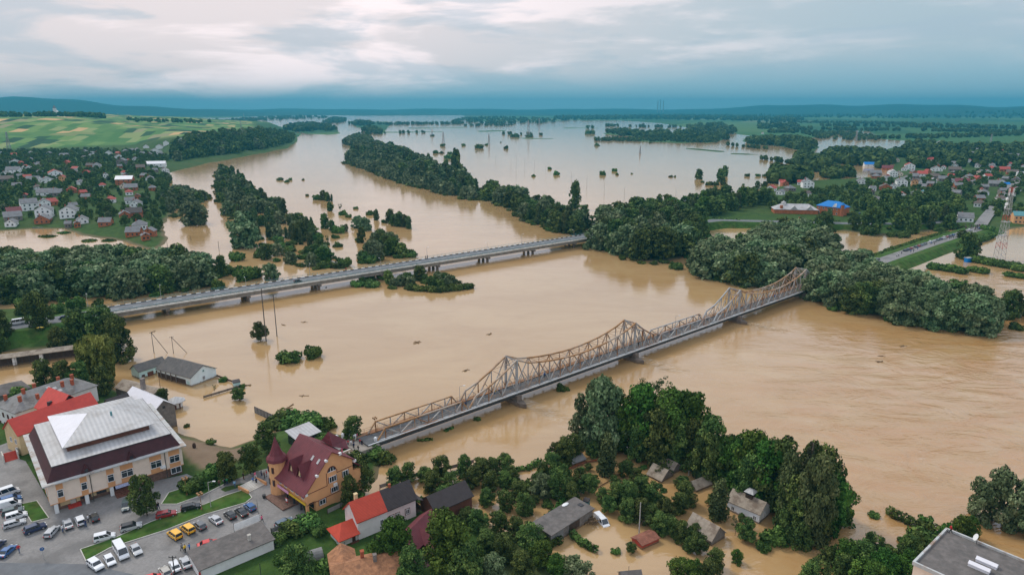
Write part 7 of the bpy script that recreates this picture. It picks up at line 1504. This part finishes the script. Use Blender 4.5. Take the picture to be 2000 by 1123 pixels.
for a in [
 ('willow', 1185, 872, 745, .72, 'tall grey green willow leading the riverside grove'), ('willow', 1150, 862, 752, .6, 'slender grey green willow nearest the truss bridge'), ('willow', 1168, 878, 800, .85, 'bulging lower grey green willow at the left of the grove'),
 ('sparse', 1262, 830, 745, .9, 'thin feathery tree top poking above the grove, left one'), ('sparse', 1285, 835, 742, .9, 'thin feathery tree top poking above the grove, right one'), ('sparse', 1180, 815, 738, .6, 'bare twigs sticking out of the grey willow'),
 ('poplar', 1183, 925, 852, 1.15, 'narrow dark tree alone in the brown water'), ('orchard', 1155, 893, 862, 1.0, 'small light tree beside the silvery tin hut'), ('sparse', 1204, 918, 902, .8, 'tiny sapling in the water near the narrow dark tree'), ('bush', 1106, 905, 888, 1.0, 'small bush by the silvery tin hut'),
 ('bush', 1096, 762, 744, .8, 'dark bush beside the truss bridge, the larger one'), ('bush', 1108, 762, 752, .7, 'small dark bush beside the truss bridge'), ('bush', 932, 820, 816, 1.5, 'tiny floating weed clump under the truss bridge'),
 ('spruce', 1565, 1040, 862, .8, 'pointed spruce top rising above the cottage grove'), ('brown', 1575, 1052, 885, .62, 'brownish drooping birch in front of the spruce'), ('brown', 1545, 1030, 890, .55, 'second brownish birch left of the spruce'),
 ('bright', 1640, 1022, 940, .85, 'bright green tree alone at the right end of the cottage grove'), ('broad', 1622, 1030, 950, .8, 'dark tree touching the bright green one at the grove end'),
 ('poplar', 1402, 1012, 942, 1.2, 'dark tree left of the white cottage wall'), ('orchard', 1455, 1055, 1015, 1.0, 'pale green small tree below the white cottage'), ('sparse', 1435, 1045, 1008, .9, 'thin leafy sapling below the white cottage'), ('bush', 1510, 1060, 1030, 1.0, 'bush in the backwater right of the cottage'), ('bush', 1490, 1072, 1050, .9, 'small bush in the backwater nearest the camera'), ('bush', 1530, 1052, 1022, 1.0, 'bush joining the cottage grove'),
 ('bush', 1706, 1008, 998, 1.4, 'flat dark weed mound alone in the river'), ('bush', 1806, 1022, 1003, .9, 'round dark shrub behind the clipped hedge'),
 ('bright', 1870, 1050, 1005, 1.0, 'green tree behind the flat roofed block corner'), ('bright', 1895, 1052, 1012, .9, 'green tree behind the satellite dish'), ('bright', 1845, 1055, 1020, .9, 'green tree left of the flat roof corner'),
 ('willow', 1930, 1018, 920, .78, 'large drooping willow in the river near the right edge'), ('willow', 2006, 1045, 936, .7, 'drooping willow cut by the right edge'),
 ('broad', 1122, 408, 355, .6, 'square dark tree clump alone on the flooded field'), ('bush', 1146, 403, 398, .9, 'tiny bush right of the square tree clump'),
 ('willow', 480, 482, 418, 1.0, 'huge round grey green willow in the middle of the channel'), ('willow', 382, 438, 394, 1.1, 'round billowy willow at the mouth of the channel'), ('bush', 350, 505, 465, .9, 'grey green willow bush alone in the left channel'), ('bush', 346, 510, 482, .8, 'low grey willow bush below the taller one'), ('bush', 462, 508, 487, 1.0, 'round bush in the water above the road bridge'), ('bush', 510, 498, 485, .8, 'small dark bush in the brown channel'),
 ('broad', 432, 540, 500, .8, 'green tree behind the left part of the road bridge'), ('bush', 440, 535, 510, 1.3, 'bush at the right end of the left wood'), ('bush', 480, 545, 512, 1.1, 'olive bush behind the road bridge rail'), ('bush', 495, 542, 515, 1.0, 'bush pair partner behind the road bridge'), ('bush', 427, 565, 538, .8, 'small green bush just behind the parked looking black car'), ('willow', 532, 545, 515, 1.1, 'grey willow bush touching the road bridge'), ('bush', 672, 520, 497, 1.0, 'bush with reflection beside the road bridge'), ('bush', 718, 512, 484, 1.0, 'bush left of the flooded clump'),
 ('broad', 1885, 505, 455, 1.0, 'round tree in the water between causeway and mast'), ('broad', 1905, 500, 468, .8, 'lower half of the tree pair near the mast'), ('bush', 1925, 455, 436, 1.1, 'bush beside the crowd'), ('broad', 1668, 450, 418, 1.0, 'dark tree in front of the blue roofed villa'), ('broad', 1700, 458, 405, 1.1, 'dark tree right of the villa on the inlet'), ('bush', 1455, 474, 447, .9, 'grey bush standing in the brown inlet'), ('bush', 1505, 456, 437, 1.3, 'long low bush on the near shore of the inlet'), ('bush', 1565, 466, 448, .9, 'bush at the tip of the inlet shore'), ('bush', 1470, 457, 442, 1.0, 'bush under the brick villa'),
 ('poplar', 1655, 502, 489, 1.2, 'left of three tiny trees in the right lagoon'), ('poplar', 1662, 502, 489, 1.2, 'middle of three tiny trees in the right lagoon'), ('poplar', 1669, 503, 490, 1.2, 'right of three tiny trees in the right lagoon'),
 ('broad', 1965, 622, 570, .9, 'dark tree on the right bank, first of two'), ('broad', 1982, 618, 568, .9, 'dark tree on the right bank, second of two'), ('broad', 2008, 618, 578, .9, 'dark tree cut by the right edge on the bank'), ('bush', 1985, 642, 626, 1.3, 'bright bush in the water under the right bank trees'), ('willow', 1925, 650, 582, .9, 'last willow at the right end of the long bank'),
 ('bush', 1320, 525, 508, 1.1, 'bright green bush at the river edge before the right wood'), ('sparse', 1385, 512, 480, .8, 'dead brown tree between the right woods'),
 ('orchard', 1880, 470, 450, 1.2, 'small tree at the causeway end')]:
    T(*a[:5], label=a[5])
for i, (x, y, t, wx, k) in enumerate([(508, 395, 373, .8, 'poplar'), (518, 392, 376, .8, 'poplar'), (530, 393, 382, .9, 'bush'), (548, 352, 345, 1.5, 'bush'), (560, 356, 350, 1.3, 'bush'), (567, 352, 346, .9, 'bush'), (620, 390, 377, 1., 'bush'), (630, 391, 372, .9, 'broad'), (640, 393, 376, 1., 'broad'), (648, 393, 380, .8, 'poplar'), (645, 412, 395, 1.1, 'broad'), (665, 415, 398, .8, 'sparse'), (670, 420, 407, .9, 'bush'), (695, 408, 402, 1.2, 'bush'), (680, 425, 416, 1., 'bush'), (722, 420, 408, .9, 'bush'), (735, 430, 410, 1.3, 'poplar'), (728, 419, 410, .9, 'bush'), (762, 436, 410, 1.5, 'poplar'), (770, 441, 418, 1.1, 'broad'), (780, 442, 415, 1.5, 'poplar'), (790, 443, 420, 1.5, 'poplar'), (798, 447, 424, 1.3, 'poplar'), (750, 435, 426, 1., 'bush'), (635, 446, 418, .9, 'broad'), (650, 452, 430, .9, 'broad'), (660, 455, 435, .9, 'bush'), (675, 452, 438, .9, 'broad'), (700, 445, 422, 1.1, 'willow'), (715, 450, 426, 1.1, 'willow'), (705, 474, 444, .8, 'broad'), (655, 465, 455, 1.2, 'bush'), (610, 470, 428, .6, 'poplar'), (600, 455, 438, .8, 'poplar'), (620, 470, 452, .9, 'bush'), (640, 478, 460, .8, 'sparse'), (660, 482, 470, 1.1, 'bush'), (700, 470, 463, 1.3, 'bush'), (622, 462, 458, 1., 'bush'), (592, 352, 348, 1., 'bush'), (600, 383, 378, 1., 'bush')]):
    T(k, x, y, t, wx, 'small half drowned tree among the scattered ones in mid river above the road bridge', 'scattered half drowned trees in mid river')
for i, (x, y, t, wx) in enumerate([(845, 266, 262, 1.5), (865, 286, 279, 1.0), (850, 300, 291, 1.), (862, 300, 294, 1.2), (879, 301, 295, 1.3), (905, 285, 279, 1.), (936, 290, 279, 1.1), (950, 284, 279, 1.), (988, 291, 283, 1.), (1002, 268, 260, 1.), (1033, 268, 262, 2.), (1073, 331, 325, 1.), (1087, 342, 331, .9), (1042, 345, 339, 1.), (1177, 342, 331, .8), (1200, 335, 327, 1.1), (1205, 342, 337, 1.), (1234, 340, 337, 1.2), (1166, 285, 277, .9), (1148, 262, 252, .8), (1157, 262, 252, .8), (1148, 251, 243, .8), (1157, 251, 243, .8), (1365, 350, 331, 1.1), (1372, 357, 352, 1.1), (1386, 362, 352, 1.1), (1406, 355, 330, 1.0), (1417, 345, 324, .8), (1412, 362, 345, .9), (1397, 362, 352, 1.), (1460, 345, 337, .9), (1480, 345, 338, 1.), (1495, 345, 338, 1.3), (1417, 365, 358, 1.2), (1480, 368, 354, 1.), (1492, 370, 355, 1.2), (1452, 362, 358, 1.), (1310, 346, 341, 1.3), (1318, 346, 342, 1.), (893, 340, 292, .6), (1558, 308, 295, 1.2), (885, 330, 305, .5), (870, 333, 312, .7), (978, 279, 276, .8), (1009, 268, 258, .8), (1270, 280, 276, 1.1), (880, 310, 300, 2.0), (930, 298, 296, 1.3), (902, 324, 320, 1.)]):
    T('bush' if t-y > -13 else 'broad', x, y, t, wx, 'small round tree island far out on the flooded fields', 'tree islands on the flooded fields')
def hedge(pts, w_, h_, label, m='bush_leaf', seed=1, z=0.0, name='hedge'):
    g = random.Random(seed); lob = []; ps = [P(x, y, z) for x, y in pts]
    for a, b in zip(ps, ps[1:]):
        n = max(2, int((b-a).length/(w_*.8)))
        for k in range(n):
            c = a.lerp(b, k/n); lob.append((c.x+g.gauss(0, w_*.15), c.y+g.gauss(0, w_*.15), z+h_*.42, w_*g.uniform(.7, 1), w_*g.uniform(.7, 1), h_*g.uniform(.45, .62)))
    o0 = ps[0]; lob = [(x-o0.x, y-o0.y, zz-z, a, b, c) for x, y, zz, a, b, c in lob]
    me = crown_mesh('hedge', lob, 1.3, .42 if w_ < 2 else .75, M[m], seed); o = bpy.data.objects.new(name, me); COL.objects.link(o); o.location = (o0.x, o0.y, z); return tag(o, label, 'hedge')
hedge([(1118, 1048), (1140, 1066), (1166, 1080)], .95, 1.7, 'straight drowned hedge below the plank shed'); hedge([(1733, 1004), (1765, 1018), (1800, 1034), (1835, 1040)], 1.3, 2.0, 'long rounded dark hedge leading to the flat roofed block', seed=2)
hedge([(1065, 1018), (1100, 985), (1112, 975)], .7, 1.6, 'bright green hedge behind the plank shed', 'bright_leaf', 3)
hedge([(1010, 920), (1035, 915), (1058, 900)], .9, 1.2, 'low green hedge on the garden shore', 'bush_leaf', 4)
for k, (pts, ww, hh_, l) in enumerate([([(1825, 525), (1860, 530), (1890, 535)], 4.5, 3.4, 'thick green reed island left of the mast'), ([(1915, 512), (1950, 520), (1990, 528), (2030, 530)], 5.5, 3.6, 'long green thicket in front of the mast'), ([(1905, 530), (1935, 536)], 4, 3, 'reed clump below the mast thicket'), ([(1975, 540), (2010, 545)], 3.5, 2.4, 'bright reed bed at the right edge'), ([(1905, 475), (1925, 468), (1940, 462)], 2.6, 2.8, 'dark hedge in the water behind the round tree'), ([(1700, 507), (1740, 490), (1780, 478), (1815, 466), (1850, 456)], 2.2, 2.2, 'ragged green hedge along the far side of the causeway'), ([(870, 842), (884, 834)], .8, .35, 'flat floating weed patch off the truss bridge'), ([(822, 859), (845, 858)], .9, .4, 'flat green weeds floating below the truss bridge deck'), ([(800, 566), (860, 570), (925, 562)], 2.2, 2.6, 'low willow scrub fringing the shoal below the road bridge'), ([(1740, 462), (1790, 455)], 2.5, 3, 'low scrub on the far shore of the inlet'), ([(1545, 452), (1575, 445), (1640, 438)], 3, 3.2, 'hedge between the villa road and the inlet'), ([(1350, 432), (1420, 438), (1450, 440)], 4, 4.5, 'scrub under the road behind the right wood')]):
    hedge(pts, ww, hh_, l, seed=10+k, z=.1 if k != 5 else 1.2, name='thicket' if ww > 2 else 'weed_patch')
for x, y, t, wx, k in [(1680, 1120, 1055, 1.1, 'broad'), (1705, 1105, 1048, 1.0, 'broad'), (1655, 1115, 1052, 1.1, 'bright'), (1740, 1125, 1070, 1.1, 'broad'), (1770, 1100, 1045, 1.0, 'broad'), (1780, 1075, 1040, 1.2, 'broad'), (1800, 1060, 1025, 1.2, 'bush'), (1640, 1130, 1080, 1.0, 'broad'), (1725, 1140, 1075, 1.1, 'bright'), (1600, 1150, 1098, 1.1, 'broad'), (1580, 1150, 1100, 1.0, 'broad'), (1690, 1150, 1090, 1.2, 'bright'), (1765, 1140, 1080, 1.1, 'bright')]:
    T(k, x, y, t, wx, 'leafy tree in the clump left of the flat roofed block', 'trees left of the flat roofed block')

for i in range(20):
    x, y = rng.uniform(250, 1990), rng.uniform(560, 960); p = P(x, y, .02)
    if ghp(p.x, p.y) > -1 or (y > 740 and 640 < x < 1700): continue
    o = logs('driftwood', p, rng.randint(1, 3), .4, 'small dark scrap of wood drifting on the open river', flat=True, seed=100+i); o['kind'] = 'thing'; o['group'] = 'scraps of wood drifting on the river'
# ---------------------------------------------------------------- village houses
mat('whitewash', (.80, .80, .79), .9, .04, .5)
WALLC = {'white': 'whitewash', 'brick': 'brick_orange', 'cream': 'cream_wall', 'orange': 'orange_wall', 'grey': 'brick_grey', 'yellow': 'yellow_wall', 'beige': 'yellow_wall'}
mat('slate', (.20, .20, .205), .9, .15, 1, stain=(.12, .115, .11)); mat('roof_red_far', (.36, .065, .05), .7, .12, 1); mat('roof_maroon_far', (.16, .04, .045), .7, .1, 1); mat('roof_brown_far', (.13, .10, .085), .8, .15, 1)
ROOFC = {'grey': 'slate', 'red': 'roof_red_far', 'maroon': 'roof_maroon_far', 'brown': 'roof_brown_far', 'white': 'zinc_white', 'dark': 'dark_roof', 'blue': 'blue_roof', 'pale': 'zinc', 'teal': 'bluegreen_paint'}
def vhouse(px, py, wpx, wallc, roofc, label, kind='gy', fl=1, rot=0.0, dep=None, group=None, name='village_house', at=None):
    p = at or PG(px, py); dist = math.hypot(p.x, p.y-0); depth = p.y*cT + (CAMH-p.z)*sT; w_ = .92*wpx*depth/F; d_ = dep or max(6.0, min(12, w_*1.0)); va = math.atan2(p.x, p.y); ang = -va*.8 + rot
    h = 2.9*fl + .4; rh = min(3.4, (w_ if kind == 'gy' else d_)*.32)
    r = empty(name, p - Vector((math.cos(ang)*w_/2, math.sin(ang)*w_/2, 0)), ang, label, 'house', group)
    o = .4; walls_mesh(kind, w_, d_, h, rh, o, zb=-1.5).build('wall', M[WALLC[wallc]], r); roof_mesh(kind, w_, d_, h, rh, t=.2).build('roof', M[ROOFC[roofc]], r)
    if dist < 1300:
        n = 2 if w_ < 9 else 3
        for f_ in range(fl):
            for k in range(n): MB().box(w_*(k+.75)/(n+.5)-.55, w_*(k+.75)/(n+.5)+.55, o-.08, o-.003, 1.0+2.9*f_, 2.3+2.9*f_).build('window', M['glass'], r)
            MB().box(w_-o+.003, w_-o+.08, d_*.4, d_*.4+1.1, 1.0+2.9*f_, 2.3+2.9*f_).build('window', M['glass'], r)
        if kind == 'gy': MB().box(w_/2-.4, w_/2+.4, o-.08, o-.003, h+.1, h+1.0).build('attic_window', M['glass'], r)
        MB().box(w_*.3-.3, w_*.3+.3, d_*.55-.3, d_*.55+.3, h, h+rh+.5).build('chimney', M['brick_red'], r)
    return r
for x, y, w_, wc, rc, k, fl, l in LV:
    rn = {'grey': 'grey', 'white': 'white', 'dark': 'dark', 'maroon': 'dark red'}.get(rc, rc); wn = {'brick': 'orange brick'}.get(wc, wc)
    vhouse(x, y, w_, wc, rc, f'{wn} house {l}', k, fl, rng.uniform(-.25, .25))
for x, y, w_, wc, rc, k, fl, l in RV:
    vhouse(x, y, w_, wc, rc, f'{dict(brick="brick").get(wc, wc)} walled village house, {l}', k, fl, rng.uniform(-.25, .25))
for x, y, w_, wc, rc, l in [(1908, 300, 26, 'beige', 'grey', 'beige block of the far works'), (1922, 308, 46, 'white', 'grey', 'long white walled hall of the far works'), (1956, 303, 12, 'brick', 'red', 'red brick block of the far works'), (1990, 312, 56, 'grey', 'grey', 'long grey roofed hall of the far works at the edge')]: vhouse(x, y, w_, wc, rc, l, 'gx', 2, .1, dep=14, name='factory_hall')
# brick villa with blue roof and its long pale roofed neighbour
h = House('villa', 'red brick two storey villa with vivid blue hipped roof behind the inlet', P(1594, 401, 8.5), P(1645, 407, 8.5), 13, 2, 8.5, 'hip', 4.2, 'blue_roof', 'brick_orange', o=.5, cat='house')
for k in range(5):
    h.win('f', h.w*(.12+.17*k), 4.0, 1.2, 1.7, mull=0); h.win('f', h.w*(.12+.17*k), .8, 1.2, 1.5, mull=0)
h.part('gable_dormer', MB().ext([(h.w*.62, 6.5), (h.w*.70, 9.4), (h.w*.78, 6.5)], 'y', .2, 3), 'white_wall'); h.part('corner_gable', MB().ext([(h.w*.9, 6.0), (h.w*.97, 10), (h.w*1.04, 6.0)], 'y', -.4, 4), 'blue_roof'); h.part('corner_turret', MB().cyl((h.w, .5, -1), (h.w, .5, 9), 1.3, 1.3, 8), 'brick_orange'); h.part('turret_cap', MB().cyl((h.w, .5, 9), (h.w, .5, 11), 1.7, .1, 8), 'blue_roof')
h = House('long_villa', 'long low brick villa with pale grey metal roof and little round lantern', P(1512, 409, 5.5), P(1600, 411, 5.5), 14, 2, 5.5, 'hip', 4.0, 'zinc', 'brick_orange', o=.5, cat='house')
h.part('lantern', MB().cyl((h.w*.24, 7, 6.0), (h.w*.24, 7, 8.3), 1.8, 1.8, 8), 'white_wall'); h.part('lantern_roof', MB().cyl((h.w*.24, 7, 8.3), (h.w*.24, 7, 9.8), 2.3, .1, 8), 'zinc'); h.part('chimney', MB().box(h.w*.14, h.w*.20, 1, 3, 2, 6.5), 'brick_orange')
for k in (.45, .8): h.part('roof_gable', MB().ext([(h.w*k-3, 3.6), (h.w*k, 6.6), (h.w*k+3, 3.6)], 'y', .2, 6), 'zinc')
def top_of_hill(px, py): p = P(px, py, 0); p.z = ghp(p.x, p.y); return p
# hilltop church
p = top_of_hill(116, 262); o = empty('church', p, .1, 'white church with a tower on the far hilltop', 'church'); s = 1.0
MB().ext([(-12, 0), (-12, 12), (0, 20), (12, 12), (12, 0)], 'y', -8, 8).build('nave', M['white_wall'], o); MB().box(-4, 4, -9, -1, 0, 26).build('tower', M['white_wall'], o); MB().frus((-4.5, 4.5, -9.5, -.5), (-.5, .5, -5.5, -4.5), 26, 36).build('tower_roof', M['slate'], o); MB().box(12, 24, -5, 5, 0, 9).build('side_wing', M['white_wall'], o)
for x, y, w_ in ((8, 264, 14), (88, 262, 10), (35, 264, 6), (132, 262, 7)): vhouse(x, y, w_, 'white' if x < 20 or x > 120 else 'brick', 'red', {8: 'white house with red roof at the left end of the far hilltop', 88: 'red roofed house left of the hilltop church', 35: 'small house among the hilltop trees', 132: 'small white house right of the hilltop church'}[x], 'gx', 2, at=top_of_hill(x, y))
# moored blue boat by the left village
def boat(px, py, label, L=5.0):
    p = P(px, py, 0); o = empty('rowing_boat', p, .1, label, 'boat'); n = 9; v = []; f = []
    for i in range(n):
        t = i/(n-1); x = (t-.5)*L; b = .75*math.sin(math.pi*min(1, t*.85+.15))**.6+.02
        v += [(x, -b, .55+.15*abs(t-.5)), (x, -b*.5, -.1), (x, b*.5, -.1), (x, b, .55+.15*abs(t-.5)), (x, b*.88, .5), (x, b*.4, .1), (x, -b*.4, .1), (x, -b*.88, .5)]
    for i in range(n-1):
        for k in range(8): a = i*8+k; c = i*8+(k+1) % 8; f.append((a, c, c+8, a+8))
    f += [tuple(range(8)), tuple(range((n-1)*8, n*8))]; mb = MB(); mb.add(v, f); mb.build('hull', paint('bluegrey', None), o); MB().box(-.3, .0, -.6, .6, .4, .46).build('thwart', M['grey_wood'], o)
boat(74, 446, 'pale blue boat moored below the orange brick gable', 7.5)
# grassy tufts on the flooded meadow of the left village
for k, (x, y, w_) in enumerate([(98, 462, 5), (130, 455, 4), (182, 470, 6), (215, 470, 5)]): hedge([(x-8, y), (x+8, y+1)], w_, .45, 'flat green tuft of drowned meadow, ' + ('leftmost', 'second', 'third', 'last by the shore trees')[k], 'bright_leaf', 40+k, name='grass_tuft')

for (x, y), p in FILL:
    left_ = x < 800; wc, rc, rn = rng.choice([('white', 'grey', 'grey'), ('white', 'grey', 'grey'), ('white', 'red', 'red'), ('cream', 'grey', 'grey'), ('brick', 'grey', 'grey'), ('white', 'brown', 'brown'), ('brick', 'red', 'red'), ('grey', 'grey', 'grey')])
    vhouse(x, y, rng.uniform(8, 12)*F/math.hypot(p.x, p.y), wc, rc, f'small {wc} house with {rn} roof half hidden by trees in the {"left hillside" if left_ else "right"} village', rng.choice(['gy', 'gx', 'hip']), 1, rng.uniform(-.6, .6), group=f'{wc} walled {rn} roofed houses among the trees of the {"left" if left_ else "right"} village', at=p)
plant_trees()
# ---------------------------------------------------------------- haze
hz = MB().box(-14500, 14500, -120, 17200, -4, 300).build('haze', None); tag(hz, kind='stuff')
hm = bpy.data.materials.new('haze_air'); hm.use_nodes = True; t = hm.node_tree; t.nodes.clear()
pv = t.nodes.new('ShaderNodeVolumePrincipled'); pv.inputs['Density'].default_value = 1.05e-4; pv.inputs['Color'].default_value = (.06, .42, .62, 1); pv.inputs['Anisotropy'].default_value = 0.0
om = t.nodes.new('ShaderNodeOutputMaterial'); t.links.new(pv.outputs[0], om.inputs['Volume']); hz.data.materials.append(hm)
